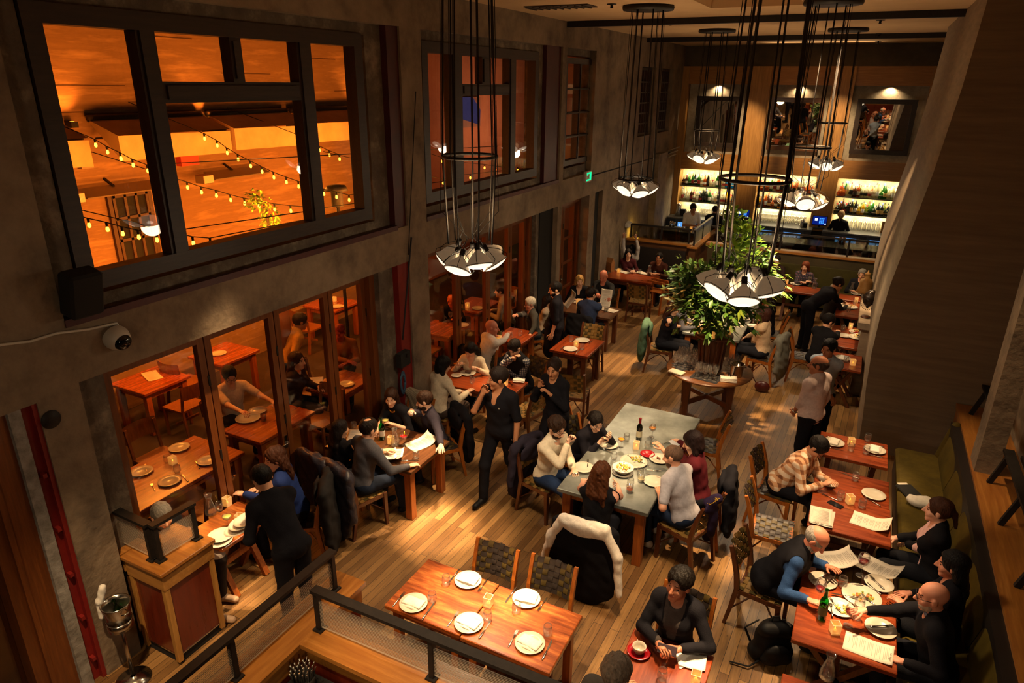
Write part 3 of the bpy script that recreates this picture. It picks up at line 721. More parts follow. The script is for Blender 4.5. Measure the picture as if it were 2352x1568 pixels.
    def sleeves(o2, ln):
        q = []
        for S, E_, Wp, sg in arms:
            if ln <= 0: continue
            u = min(ln, 1); q.append(('c', S, S + (E_-S)*u, .052*s*(.88 if wmn else 1)+o2, (.052 - .012*u)*s+o2*1.05, .03))
            if ln > 1: u = min(ln-1, 1)*.97; q.append(('c', E_, E_ + (Wp-E_)*u, .041*s+o2*.95, (.041-.013*u)*s+o2*.9, .02))
        return q
    cuts = []
    if sleeve <= 0: cuts = [('x', a[0] + tr*a[3]*.012 + t*.03, a[0] + tr*a[3]*.02 - t*.06, .046*s, .015) for a in arms]
    ncut = [('x', Nb + t*.05*s + tf*.02*s, Nb + t*.02*s + tf*.07*s, (.055 if not vneck else .066)*s, .015)] if not turtle else []
    if vneck: ncut.append(('x', Nb + tf*.09*s, Nb - t*.10*s + tf*.135*s, .034*s, .012))
    if turtle: sp = sp + [('c', Nb, Nb + nd*.075*s, .068*s, .066*s, .025)]
    tm = top if not isinstance(top, str) else cloth_m(top)
    V, Q = sdf_mesh(sp + sleeves(o*.75, sleeve) + cuts + ncut, vox*1.05, (.0035, 26, sd_))
    mats_ = [tm]; mi = None
    if inner:
        mats_.append(inner if not isinstance(inner, str) else cloth_m(inner)); c_ = V[Q].mean(axis=1) - np.array(P)
        u = c_ @ np.array(tr)/s; v = c_ @ np.array(tf)/s; ww = c_ @ np.array(t)/s
        mi = ((v > .03) & (np.abs(u) < np.interp(ww, [.0, .15, .48], [.012, .03, .085])) & (ww > .0)).astype(np.int32)
    link('shirt' if not inner else 'jacket', np_mesh('shirt', V, Q, mats_, mi), nm)
    if vest:
        V, Q = sdf_mesh(trunk(o+.012*s, .045) + [('x', a[0] + tr*a[3]*.03 + t*.03, a[0] + tr*a[3]*.04 - t*.08, .055*s, .015) for a in arms] + ncut, vox*1.1, (.003, 24, sd_))
        link('vest', np_mesh('vest', V, Q, [cloth_m(vest)]), nm)
    if collar:
        mb = MB(); pts = [Nb + t*.022*s + (tf*math.cos(a)*.066 + tr*math.sin(a)*.070)*s + t*(.012*s*(1-math.cos(a))*.9) for a in np.linspace(.25, 2*PI-.25, 18)]
        mb.tube(pts, [.011*s]*18, 6, flat=1.9); mb.build('collar', cloth_m(collar), nm)
    if trouser:
        q = [('e', P - t*.02, (.168*g*s+.012, .122*g*s+.012, .10*s), TB, .04)]
        for hip, kn, an, sg in lg: q += [('c', hip, kn, .097*s, .071*s, .04), ('c', kn, an + (kn-an)*.06, .067*s, .056*s, .03)]
        V, Q = sdf_mesh(q, vox*1.2, (.003, 24, sd_+2)); link('trousers', np_mesh('trousers', V, Q, [cloth_m(trouser) if isinstance(trouser, str) else trouser]), nm)
    if apron:
        q = [('e', P + f*.12*s + up*.05, (.19, .06, .10), TB, .04)] + ([('c', hip + f*.06 + up*.06, kn + up*.055, .06, .06, .05) for hip, kn, an, sg in lg] if sit else [('c', P + f*.10 - up*.05, P + f*.10 - up*.5, .12, .14, .05)])
        V, Q = sdf_mesh(q, vox*1.2, (.004, 30, sd_)); link('apron', np_mesh('apron', V, Q, [cloth_m(apron)]), nm)
    if shoes:
        for hip, kn, an, sg in lg:
            toe = f if legs != 'cross' or sg < 0 else (f*.9 - up*.25).normalized()
            q = [('c', an - toe*.045*s - up*.028, an + toe*.155*s - up*.042, .042*s, .036*s, .03), ('c', an + up*.01, an - up*.02, .044*s, .046*s, .03)]
            if legs != 'cross' or sg < 0: q.append(('p', (0, 0, .005 if an.z < .1 else an.z-.08), (0, 0, -1)))
            V, Q = sdf_mesh(q, .012); link('shoe', np_mesh('shoe', V, Q, [cloth_m(shoe, .5)]), nm)
    # hair
    if hair and hair[0] != 'bald':
        st = hair[0]; hm = hair_m(hair[1]); th = .015; nz_ = (.0025, 70, sd_)
        cap_ = ('e', hl(0, -.016, .034), ((.075+th)*hs, (.097+th)*hs, (.088+th)*hs), HB, .02)
        facecut = [('s', hl(0, .118, -.020), (.072*hs, .082*hs, .104*hs), HB, .012)]
        low = [('p', tuple(hl(0, 0, -.055)), tuple(-hu*1.0 + hf2*.15))]
        ear = [('s', hl(q*.088, .0, -.02), (.02*hs, .028*hs, .04*hs), HB, .01) for q in (-1, 1)]
        if st in ('short', 'neat'): q = [cap_] + facecut + ear + low
        elif st == 'curly': q = [('e', hl(0, -.016, .045), (.098*hs, .112*hs, .105*hs), HB, .02)] + facecut + ear + low; nz_ = (.006, 95, sd_)
        elif st == 'afro': q = [('e', hl(0, -.014, .055), (.098*hs, .112*hs, .098*hs), HB, .02)] + facecut + ear + low; nz_ = (.004, 130, sd_)
        elif st == 'buzz': q = [('e', hl(0, -.015, .032), (.079*hs, .101*hs, .092*hs), HB, .02)] + facecut + ear + low; nz_ = None
        elif st == 'fringe':   # bald crown
            q = [('e', hl(0, -.018, .012), (.082*hs, .104*hs, .080*hs), HB, .02), ('s', hl(0, .01, .10), (.068*hs, .10*hs, .055*hs), HB, .012)] + facecut + ear + low
        elif st == 'spot': q = [cap_, ('s', hl(0, -.055, .125), (.042*hs, .045*hs, .05*hs), HB, .01)] + facecut + ear + low
        else:
            q = [cap_] + facecut + ear
            if st in ('bob', 'bobcurl'):
                q = [cap_] + [('c', hl(k*.070, -.01, .0), hl(k*.078, -.005, -.10), .030*hs, .034*hs, .03) for k in (-1, 1)] + [('e', hl(0, -.055, -.05), (.082*hs, .055*hs, .085*hs), HB, .03)] + facecut
            if st in ('long', 'wavy'):
                dn = (-up*.82 + hu*-.18).normalized(); b0 = hl(0, -.075, -.02)
                q = [cap_] + [('c', hl(k*.068, -.03, .0), hl(k*.075, -.045, -.09), .032*hs, .036*hs, .03) for k in (-1, 1)]
                for k in (-1, -.33, .33, 1):
                    a0 = hl(k*.055, -.07, -.03); a1 = a0 + dn*.17*hs + hr*k*.018 - t.cross(tr)*0 - tf*.035; a2 = a1 + dn*(.15 if hair[2:] == () else hair[2])*hs + hr*k*.012
                    q += [('c', a0, a1, .038*hs, .036*hs, .03), ('c', a1, a2, .036*hs, .022*hs, .03)]
                q += facecut
                if st == 'wavy': nz_ = (.006, 62, sd_)
            if st == 'pony': q += low + [('e', hl(0, -.115, .01), (.026*hs, .03*hs, .026*hs), HB, .015), ('c', hl(0, -.13, 0), hl(0, -.155, -.13), .026*hs, .014*hs, .02)]
            if st == 'bun': q += low + [('e', hl(0, -.118, .035), (.040*hs, .038*hs, .040*hs), HB, .012)]
        V, Q = sdf_mesh(q, vox*.95, nz_); link('hair', np_mesh('hair', V, Q, [hm]), nm)
    if beard:
        q = [('e', hl(0, .034, -.066), (.064*hs, .066*hs, .062*hs), HB, .02), ('s', hl(0, .088, -.020), (.060*hs, .05*hs, .042*hs), HB, .01), ('s', hl(0, .104, -.062), (.020*hs, .02*hs, .008*hs), HB, .006), ('p', tuple(hl(0, -.005, 0)), tuple(-hf2))]
        V, Q = sdf_mesh(q, vox*.9, (.002, 100, sd_)); link('beard', np_mesh('beard', V, Q, [hair_m(beard)]), nm)
    if glasses:
        mb = MB(); up_ = .0
        zc = .008 if glasses != 'top' else .115; yc = .104 if glasses != 'top' else .045
        for k in (-1, 1):
            mb.tube([hl(k*.034 + .024*math.cos(a), yc, zc + .019*math.sin(a)) for a in np.linspace(0, 2*PI, 15)], .0022*hs, 5)
            mb.tube([hl(k*.058, yc-.002, zc+.005), hl(k*.080, .06 if glasses != 'top' else 0, zc+.006), hl(k*.083, -.01 if glasses != 'top' else -.04, zc-.004)], .0022*hs, 5)
        mb.tube([hl(-.010, yc+.003, zc+.004), hl(.010, yc+.003, zc+.004)], .0022*hs, 5)
        mb.build('eyeglasses', mat('glasses frame', '#120e0c', rough=.3), nm)
    hw = [root_xy + a[2] + (a[2]-a[1]).normalized()*.075*s for a in arms]
    info = dict(o=nm, arms=arms, Nb=Nb, tf=tf, tr=tr, t=t, P=P + root_xy, f=f, r=r, H=H + root_xy, hands=hw, face=face, hl=lambda x, y, z: hl(x, y, z) + root_xy)
    if chair: CHAIRS.append((P + root_xy - f*.02, face - 90, chair))
    return info
CHAIRS = []
# ------------------------------------------------------------------ furniture and tableware
chair_wood = wood('chair beech', '#7d3f14', '#b0651f', '#96521a', scale=4, grain=(14, 14, 1.5), rough=.4)
chair_dark = wood('chair walnut', '#4a2410', '#6d3a18', '#5a2e14', scale=4, grain=(14, 14, 1.5), rough=.4)
strap_olive = mat('olive leather', '#41361a', '#554622', scale=12, rough=.45, spec=.4)
strap_grey = mat('charcoal leather', '#2a2422', '#38312e', scale=12, rough=.42, spec=.4)
strap_tan = mat('tan leather', '#7a5a2a', '#8c6a36', scale=12, rough=.45, spec=.4)
red_wood = wood('cherry tabletop', '#5a200b', '#9a4516', '#7a300e', scale=2.0, grain=(1.2, 12, 12), rough=.3, coat=.5, bump=.06)
red_woody = wood('cherry tabletop along', '#5a200b', '#9a4516', '#7a300e', scale=2.0, grain=(12, 1.2, 12), rough=.3, coat=.5, bump=.06)
worn_wood = wood('worn tabletop', '#4a1c09', '#bd7434', '#8a4317', scale=2.2, grain=(1.0, 7, 7), rough=.33, coat=.4, bump=.06)
brown_wood = wood('brown tabletop', '#3a2010', '#6a4020', '#523017', scale=2., grain=(12, 1.2, 12), rough=.35, coat=.4, bump=.06)
leg_wood = wood('table leg fir', '#7a3a10', '#b0601e', '#944c16', scale=3, grain=(12, 12, 1), rough=.45)
zinc = mat('zinc top', '#6f736e', '#9a9e98', scale=3.5, rough=.36, metal=.55, c3='#838781', lo=.3, hi=.7, rvar=.1)
china = mat('white china', '#b9b0a0', rough=.25, spec=.5)
linen = mat('white linen', '#d6cfc3', '#e2dcd0', scale=40, rough=.9, bump=.15, bscale=220)
steel = mat('polished steel', '#b8b2a8', rough=.22, metal=1.)
wine_red = mat('red wine', '#5a0610', rough=.08, spec=.8)
amber = mat('amber liquor', '#a8480c', rough=.08, spec=.8)
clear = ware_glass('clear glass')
green_glass = glass('green glass', (.05, .42, .10, 1), refl=.8, base=.05, rough=.04)
dark_glass = glass('dark bottle glass', (.03, .07, .03, 1), refl=.8, base=.06, rough=.05)
frost, nt, b = _nt('frosted candle glass'); b.inputs['Base Color'].default_value = lin('#e6d8bc'); b.inputs['Roughness'].default_value = .4; b.inputs['Emission Color'].default_value = lin('#ffb45a'); b.inputs['Emission Strength'].default_value = .25
N = nt.nodes; tr = N.new('ShaderNodeBsdfTransparent'); tr.inputs[0].default_value = (.95, .86, .68, 1); mx = N.new('ShaderNodeMixShader'); mx.inputs[0].default_value = .5
nt.links.new(tr.outputs[0], mx.inputs[1]); nt.links.new(b.outputs[0], mx.inputs[2]); nt.links.new(mx.outputs[0], N['Material Output'].inputs[0])
flame = emis('candle flame', '#ffb640', 14)
paper = mat('menu paper', '#cfc4b2', rough=.9)
ink = mat('menu ink', '#5a5550', rough=.9)
water = glass('water', (.93, .94, .93, 1), refl=.7, base=.05, rough=.02)

def weave(mb, fn, nu, nv, o, mats):
    """interlaced straps over the surface fn(u,v)->(point, normal): nu straps one way, nv the other"""
    for i in range(nu):
        for j in range(nv):
            over = (i + j) % 2 == 0
            e = .04; u0, u1 = (i + .07)/nu, (i + .93)/nu; v0, v1 = (j + .07)/nv, (j + .93)/nv
            if over: v0, v1 = (j - .05)/nv, (j + 1.05)/nv
            else: u0, u1 = (i - .05)/nu, (i + 1.05)/nu
            pts = []
            for (u, v) in ((u0, v0), (u1, v0), (u1, v1), (u0, v1)): p, n = fn(u, v); pts.append(p + n*(-.001))
            um, vm = (u0+u1)/2, (v0+v1)/2
            if over: a, _ = fn(u0, vm); b_, n = fn(u1, vm); q = [a + n*o, b_ + n*o]; vs = [pts[0], pts[1], q[1], q[0], pts[3], pts[2]]; fs = [(0,1,2,3), (3,2,5,4)]
            else: a, _ = fn(um, v0); b_, n = fn(um, v1); q = [a + n*o, b_ + n*o]; vs = [pts[0], pts[3], q[1], q[0], pts[1], pts[2]]; fs = [(3,2,1,0), (4,5,2,3)]
            k = mats[(i*7+3) % len(mats)] if over else mats[(j*5+1) % len(mats)]
            mb.add(vs, fs, True, k)
            mb.add([v - n*(2*o+.002) for v in vs], [tuple(reversed(f)) for f in fs], True, k)
def make_chair(name, label, cw, straps):
    t = thing(name, label, 'chair')
    for sx in (-1, 1):
        MB().bar((sx*.205, .20, 0), (sx*.205, .19, .45), .034, .034, w2=.046, h2=.046).build('front_leg', cw, t)
        mb = MB(); pts = [(-.275, 0), (-.235, .22), (-.20, .45), (-.225, .62), (-.275, .80), (-.31, .90)]; ws = [.032, .040, .052, .046, .038, .032]
        for k in range(5): mb.bar((sx*.215, pts[k][0], pts[k][1]), (sx*.215, pts[k+1][0], pts[k+1][1]), .034, ws[k], up=(0, 1, 0), h2=ws[k+1])
        mb.build('back_post', cw, t)
    mb = MB(); mb.box((-.205, .17, .40), (.205, .205, .445)).box((-.205, -.21, .40), (.205, -.18, .445))
    for sx in (-1, 1): mb.box((sx*.205-.016, -.2, .40), (sx*.205+.016, .2, .445))
    mb.build('seat_frame', cw, t)
    mb = MB(); weave(mb, lambda u, v: (Vector((-.215 + .43*u, -.20 + .41*v, .452 - .012*math.sin(PI*u))), Vector((0, 0, 1))), 7, 7, .007, (0, 1, 0, 1, 0)); mb.build('woven_seat', straps, t, fix=False)
    def bk(u, v):
        z = .57 + .31*v; y = float(np.interp(z, [.45, .62, .80, .90], [-.20, -.225, -.275, -.31])) - .035*math.sin(PI*u)
        return Vector((-.225 + .45*u, y, z)), Vector((0, 1, .2)).normalized()
    mb = MB(); weave(mb, bk, 8, 6, .007, (0, 1, 0, 0, 1)); mb.build('woven_back', straps, t, fix=False)
    mb = MB()
    for sx in (-1, 1): mb.tube([(sx*.205, .195, .20), (sx*.07, .05, .30), (sx*.02, -.02, .31), (sx*.07, -.1, .29), (sx*.21, -.235, .2)], .009, 6)
    mb.build('stretcher', cw, t); return t
chair_a = make_chair('dining_chair', 'x', chair_wood, [strap_olive, strap_grey]); chair_a.location = (0, -60, 0)
chair_b = make_chair('dining_chair', 'x', chair_dark, [strap_olive, strap_tan]); chair_b.location = (1, -60, 0)
# patio chair: bent plywood back
def make_patio_chair():
    t = thing('patio_chair', 'x', 'chair'); cw = wood('patio teak', '#6a3a14', '#9a5a22', '#7f4919', scale=3, grain=(14, 14, 1.5), rough=.5)
    for sx in (-1, 1):
        MB().bar((sx*.2, .2, 0), (sx*.2, .19, .45), .036, .036).build('front_leg', cw, t)
        MB().bar((sx*.2, -.25, 0), (sx*.2, -.2, .45), .036, .036).bar((sx*.2, -.2, .45), (sx*.2, -.27, .86), .034, .03).build('back_post', cw, t)
    MB().box((-.22, -.21, .435), (.22, .22, .465)).build('seat', cw, t)
    MB().sheet(lambda u, v: (-.23 + .46*u, -.25 - .06*math.sin(PI*u) - .03*v, .66 + .22*v), 8, 2).sheet(lambda u, v: (-.23 + .46*u, -.268 - .06*math.sin(PI*u) - .03*v, .66 + .22*v), 8, 2).build('backrest', cw, t)
    MB().box((-.2, -.02, .2), (.2, .01, .235)).build('stretcher', cw, t); return t
chair_p = make_patio_chair(); chair_p.location = (2, -60, 0)
PROTO = [chair_a, chair_b, chair_p]

def table(label, x0, x1, y0, y1, topm, legm, h=TZ, style='legs', th=.045, cat='table', leg=.085, name='dining_table', ins=.05, planks=True, group=None):
    cx, cy_ = (x0+x1)/2, (y0+y1)/2; w_, d = x1-x0, y1-y0
    t = thing(name, label, cat, (cx, cy_, 0), 0, group)
    MB().cbox((0, 0, h - th/2), (w_, d, th), bev=.006).build('tabletop', topm, t)
    if planks and style != 'zinc':
        e = .12 if w_ > d else 0
    if style in ('legs', 'zinc'):
        for sx in (-1, 1):
            for sy in (-1, 1): MB().cbox((sx*(w_/2-ins-leg/2), sy*(d/2-ins-leg/2), (h-th)/2), (leg, leg, h-th), bev=.004).build('table_leg', legm, t)
        a = ins + leg/2
        mb = MB()
        for sy in (-1, 1): mb.box((-w_/2+a, sy*(d/2-a)-.012, h-th-.1), (w_/2-a, sy*(d/2-a)+.012, h-th))
        for sx in (-1, 1): mb.box((sx*(w_/2-a)-.012, -d/2+a, h-th-.1), (sx*(w_/2-a)+.012, d/2-a, h-th))
        mb.build('apron_rail', legm, t)
    else:   # crossed trestle
        for sx in (-1, 1):
            x = sx*(w_/2 - .14) if w_ > d else 0; y = 0 if w_ > d else sx*(d/2 - .14)
            mb = MB()
            if w_ > d: mb.bar((x, -d/2+.08, 0), (x, d/2-.1, h-th), .06, .05).bar((x, d/2-.08, 0), (x, -d/2+.1, h-th), .06, .05)
            else: mb.bar((-w_/2+.08, y, 0), (w_/2-.1, y, h-th), .06, .05).bar((w_/2-.08, y, 0), (-w_/2+.1, y, h-th), .06, .05)
            mb.build('crossed_leg', legm, t)
        MB().box((-w_/2+.14 if w_ > d else -.02, -.02 if w_ > d else -d/2+.14, .3), (w_/2-.14 if w_ > d else .02, .02 if w_ > d else d/2-.14, .36)).build('stretcher', legm, t)
    return t

# small ware: one of each, later copied with its parts
def w_plate(r=.125, m=china, name='plate'):
    mb = MB().lathe([(0, .004), (r*.55, .004), (r*.62, .010), (r*.97, .020), (r, .0225), (r*.985, .0245), (r*.63, .0155), (r*.56, .0095), (0, .0085)], 32); return tag(mb.build(name, m), 'x', 'plate')
def w_bowl():
    mb = MB().lathe([(0, .01), (.05, .01), (.055, 0), (.06, .01), (.105, .05), (.125, .075), (.118, .077), (.098, .053), (.055, .018), (0, .016)], 32); return tag(mb.build('bowl', china), 'x', 'bowl')
def w_napkin():
    mb = MB()
    for k in range(2): mb.sheet(lambda u, v, k=k: ((u-.5)*(.185-.006*k), (v-.5)*(.108+.012*k) - .008*k, .034 - .014*k + .016*math.sin(PI*u)**.5*math.sin(PI*v)**.5 + .0025*math.sin(9*u+5*v+2*k)), 12, 8, .010)
    return tag(mb.build('napkin', linen), 'x', 'napkin')
def w_knife():
    o = thing('table_knife', 'x', 'knife')
    MB().tube([(0, -.11, .006), (0, -.09, .007), (0, -.03, .006), (0, -.004, .005)], [.005, .0085, .0075, .005], 8, flat=.5).build('handle', steel, o)
    MB().prism([(-.006, -.006), (.006, -.006), (.009, .05), (.008, .10), (-.002, .122), (-.007, .1)], .003, .0055).build('blade', steel, o); return o
def w_fork():
    o = thing('table_fork', 'x', 'fork')
    MB().tube([(0, -.105, .005), (0, -.08, .006), (0, 0, .008), (0, .03, .007)], [.004, .0078, .0035, .006], 8, flat=.5).build('handle', steel, o)
    mb = MB().prism([(-.011, .03), (.011, .03), (.012, .05), (-.012, .05)], .0045, .0075)
    for k in range(4): mb.bar((-.0098 + .0065*k, .05, .006), (-.0095 + .0063*k, .09, .009), .0036, .003, w2=.0022)
    mb.build('tines', steel, o); return o
def w_spoon():
    o = thing('spoon', 'x', 'spoon'); MB().tube([(0, -.1, .005), (0, -.07, .006), (0, .03, .008)], [.004, .0075, .0035], 8, flat=.5).build('handle', steel, o)
    MB().lathe([(0, .003), (.012, .005), (.019, .010), (.016, .011), (0, .007)], 14, (0, .05, 0)).build('spoon_bowl', steel, o); return o
def w_tumbler(fill=.45, liq=None, name='water_glass'):
    o = thing(name, 'x', 'glass')
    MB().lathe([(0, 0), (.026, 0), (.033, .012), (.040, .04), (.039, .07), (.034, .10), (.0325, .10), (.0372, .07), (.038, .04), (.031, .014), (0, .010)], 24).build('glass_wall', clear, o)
    if fill: MB().lathe([(0, .0105), (.030, .0145), (.0368, .04 if fill > .3 else .025), (.0372, .012+.09*fill), (0, .012+.09*fill)], 20).build('drink', liq or water, o)
    return o
def w_rocks(liq, name='whisky_glass', g=None):
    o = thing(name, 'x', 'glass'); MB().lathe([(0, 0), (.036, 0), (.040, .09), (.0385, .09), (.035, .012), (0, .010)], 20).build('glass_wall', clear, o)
    MB().lathe([(0, .011), (.0345, .012), (.0368, .05), (0, .05)], 20).build('drink', liq, o)
    if g: MB().cbox((.008, 0, .05), (.035, .035, .03), rz=.5, bev=.004).build('ice_cube', clear, o)
    return o
def w_wine(liq=None, s=1., h=.21, name='wine_glass'):
    o = thing(name, 'x', 'glass'); b_ = .095*s
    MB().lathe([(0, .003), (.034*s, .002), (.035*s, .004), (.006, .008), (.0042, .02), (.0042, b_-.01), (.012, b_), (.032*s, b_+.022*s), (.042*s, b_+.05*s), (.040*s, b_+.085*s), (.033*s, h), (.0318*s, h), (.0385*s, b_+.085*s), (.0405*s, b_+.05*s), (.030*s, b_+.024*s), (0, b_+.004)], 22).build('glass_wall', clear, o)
    if liq: MB().lathe([(0, b_+.005), (.030*s, b_+.025*s), (.040*s, b_+.048*s), (0, b_+.048*s)], 20).build('wine', liq, o)
    return o
def w_coupe(liq, garnish=None):
    o = thing('cocktail_glass', 'x', 'glass')
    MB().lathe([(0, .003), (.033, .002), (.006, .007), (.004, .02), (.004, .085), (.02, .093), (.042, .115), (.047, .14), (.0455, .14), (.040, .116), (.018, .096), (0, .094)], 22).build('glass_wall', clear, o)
    MB().lathe([(0, .0945), (.018, .0965), (.039, .116), (.0425, .13), (0, .13)], 20).build('cocktail', liq, o)
    if garnish: MB().tube([(.03, 0, .12), (.045, .01, .15), (.05, .012, .17)], [.006, .009, .005], 7).build('garnish', garnish, o)
    return o
def w_candle():
    o = thing('candle_holder', 'x', 'candle'); a, b_ = .034, .031; z0, z1 = .0, .10
    mb = MB()
    for k in range(4):
        q = Quaternion((0, 0, 1), k*PI/2); 
        mb.add([q @ Vector(p) for p in ((-a, -a, z0), (a, -a, z0), (a+.003, -a-.003, z1), (-a-.003, -a-.003, z1), (-b_, -b_, z1), (b_, -b_, z1), (b_, -b_, .015), (-b_, -b_, .015))], [(0,1,2,3), (3,2,5,4), (4,5,6,7)])
    mb.box((-a, -a, 0), (a, a, .014)); mb.build('glass_holder', frost, o)
    MB().lathe([(0, .014), (.019, .014), (.019, .034), (0, .036)], 14).build('candle', mat('wax', '#f0d9a8', rough=.5, emit='#ffb050', es=.6), o)
    MB().lathe([(0, .038), (.0055, .044), (.0045, .056), (0, .068)], 8).build('flame', flame, o); return o
def w_bottle(gm, label_m, wine=True, r=.037, h=.31, foil=None):
    o = thing('wine_bottle', 'x', 'bottle')
    MB().lathe([(0, .012), (r*.8, .002), (r, .006), (r, h*.58), (r*.85, h*.66), (.016, h*.76), (.0145, h*.95), (.016, h*.955), (.016, h), (.011, h), (.011, h*.8), (0, h*.79)], 22).build('glass', gm, o)
    MB().lathe([(r+.0006, h*.17), (r+.0006, h*.44)], 22).build('paper_label', label_m, o)
    if foil: MB().lathe([(.0165, h*.78), (.0158, h*.94), (.0175, h*.955), (.0172, h*1.003), (0, h*1.004)], 16).build('foil', foil, o)
    return o
def w_carafe():
    o = thing('carafe', 'x', 'carafe')
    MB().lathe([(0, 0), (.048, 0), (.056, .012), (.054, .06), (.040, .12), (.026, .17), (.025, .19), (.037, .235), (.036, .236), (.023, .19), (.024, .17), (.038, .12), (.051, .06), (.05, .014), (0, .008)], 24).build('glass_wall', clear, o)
    MB().lathe([(0, .009), (.049, .015), (.050, .06), (.040, .105), (0, .105)], 22).build('water', water, o); return o
def w_cup():
    o = thing('coffee_cup', 'x', 'cup')
    MB().lathe([(0, .008), (.03, .008), (.033, 0), (.036, .008), (.05, .035), (.056, .066), (.053, .068), (.046, .036), (.03, .016), (0, .014)], 26).build('cup_wall', china, o)
    MB().tube([(.05, 0, .055), (.075, 0, .055), (.08, 0, .035), (.06, 0, .022), (.045, 0, .024)], .005, 8).build('handle', china, o)
    MB().lathe([(.0492, .03), (.0515, .042)], 26).build('rim_band', mat('grey band', '#8a8a80', rough=.4), o); return o
def w_menu(curl=.02, w_=.22, h=.36, lines=26, title=True):
    o = thing('menu', 'x', 'menu'); fz = lambda u, v: .0025 + curl*(max(0, (v-.55)/.45)**2 + .4*max(0, (.2-u)/.2)**2)
    MB().sheet(lambda u, v: ((u-.5)*w_, (v-.5)*h, fz(u, v)), 6, 14, .0008).build('sheet', paper, o)
    mb = MB(); rr = random.Random(5)
    for k in range(lines):
        v = .90 - .84*k/lines; L_ = rr.uniform(.4, .75)
        if k % 5 == 4: continue
        u0 = .12; u1 = u0 + L_
        mb.add([((u0-.5)*w_, (v-.5)*h, fz(u0, v)+.0008), ((u1-.5)*w_, (v-.5)*h, fz(u1, v)+.0008), ((u1-.5)*w_, (v+.011-.5)*h, fz(u1, v+.011)+.0008), ((u0-.5)*w_, (v+.011-.5)*h, fz(u0, v+.011)+.0008)], [(0,1,2,3)])
    mb.build('printed_lines', mat('grey ink', '#a39a8c', rough=.9), o, fix=False)
    if title:
        text_mesh('foreign', .036, ink, o, (-.03, h*.435, fz(.5, .95)+.0012), name='masthead')
    return o
W = dict(plate=w_plate(), side=w_plate(.085, name='side_plate'), platter=w_plate(.165, name='oval_plate'), redplate=w_plate(.09, mat('red glaze', '#8a0a14', rough=.25), 'red_plate'), bowl=w_bowl(), napkin=w_napkin(), knife=w_knife(), fork=w_fork(), spoon=w_spoon(),
         glass=w_tumbler(), empty=w_tumbler(0), rocks=w_rocks(amber, g=1), gin=w_rocks(mat('cloudy drink', '#c9b98a', rough=.2), name='tumbler', g=1), wineR=w_wine(wine_red, 1.1, .22), wine=w_wine(None), coupeR=w_coupe(mat('red cocktail', '#b3201c', rough=.1), mat('lemon peel', '#d8c832', rough=.5)),
         coupeO=w_coupe(mat('orange cocktail', '#e08a1c', rough=.1)), coupeY=w_coupe(mat('pale cocktail', '#cfc66a', rough=.15)), candle=w_candle(), red_bottle=w_bottle(dark_glass, mat('cream label', '#d8cfae', rough=.8), foil=mat('red foil', '#8a1220', rough=.35, metal=.4)),
         green_bottle=w_bottle(green_glass, mat('white label', '#d6d2c4', '#b04a3a', scale=26, rough=.8, lo=.55, hi=.7), r=.04, h=.30), green2=w_bottle(green_glass, mat('olive label', '#5a5a3a', rough=.8)), carafe=w_carafe(), cup=w_cup(), menu=w_menu(), menuC=w_menu(.07))
for k, o in enumerate(W.values()): o.location = (k*.5, -62, 0); PROTO.append(o)
def put(kind, p, label, rz=0., z=0., group=None, scale=None):
    """a copy of a ware standing at the point P (z = extra height)"""
    return dup(W[kind], (p[0], p[1], p[2] + z + .0008), math.radians(rz), label, group, scale=scale)
def setting(px, py, where, rot=0., z=TZ, glass='empty', gl=(.16, .12), fork=(-.15, 0), knife=(.15, 0), napkin=True, group=None, plate='plate'):
    """plate with folded napkin, fork, knife and tumbler; ROT turns the whole so that +y looks away from the diner"""
    c = T(px, py, z); q = Quaternion((0, 0, 1), math.radians(rot)); g = lambda x, y, dz=0: c + q @ Vector((x, y, dz))
    put(plate, c, 'white plate %s %s' % ('under a folded napkin' if napkin else 'set empty', where), rot)
    if napkin: put('napkin', c, 'folded white napkin on the plate %s' % where, rot + random.uniform(-12, 12), .0)
    if fork: put('fork', g(*fork), 'steel fork beside the plate %s' % where, rot + 180*0 + random.uniform(-4, 4))
    if knife: put('knife', g(*knife), 'steel knife beside the plate %s' % where, rot + random.uniform(-4, 4))
    if glass: put(glass, g(*gl), 'stemless glass by the plate %s' % where)
# ------------------------------------------------------------------ tables of the main room
table('large zinc-topped communal table with wine bottle and dinner plates', -2.51, -1.46, 6.12, 8.6, zinc, leg_wood, h=.75, style='zinc', th=.05, leg=.10)
table('zinc-topped communal table beyond the flower stand', -2.55, -1.53, 12.0, 14.4, zinc, leg_wood, h=.74, style='zinc', th=.05, leg=.10)
table('set wooden table beside the glass rail, half with two tumblers at the left', -3.13, -2.36, 3.76, 4.46, worn_wood, leg_wood, leg=.07)
table('set wooden table beside the glass rail, right half near the two woven chairs', -2.35, -1.54, 3.75, 4.45, worn_wood, leg_wood, leg=.07)
table('brown wooden table by the folding doors with the green water bottle', -5.48, -4.17, 5.66, 6.52, brown_wood, leg_wood, leg=.095)
table('wooden corner table against the glass doors with a carafe behind the host stand', -5.5, -4.98, 3.64, 4.32, worn_wood, leg_wood, style='x')
table('wooden table with chocolate dessert and cocktail by the glass doors', -5.45, -4.08, 7.98, 8.64, red_wood, chair_wood)
table('wooden table between the bald man and the grey-jacketed man', -5.48, -4.9, 10.05, 10.75, red_woody, chair_wood)
table('empty set wooden table in the middle left aisle with a candle', -4.36, -3.66, 10.05, 10.9, red_woody, chair_dark)
table('dark wooden table where menus are being read near the booth', -5.12, -3.99, 12.1, 12.82, brown_wood, chair_dark)
table('booth table with a brown paper bag in the far left corner', -5.15, -3.99, 14.95, 15.75, red_wood, chair_dark)
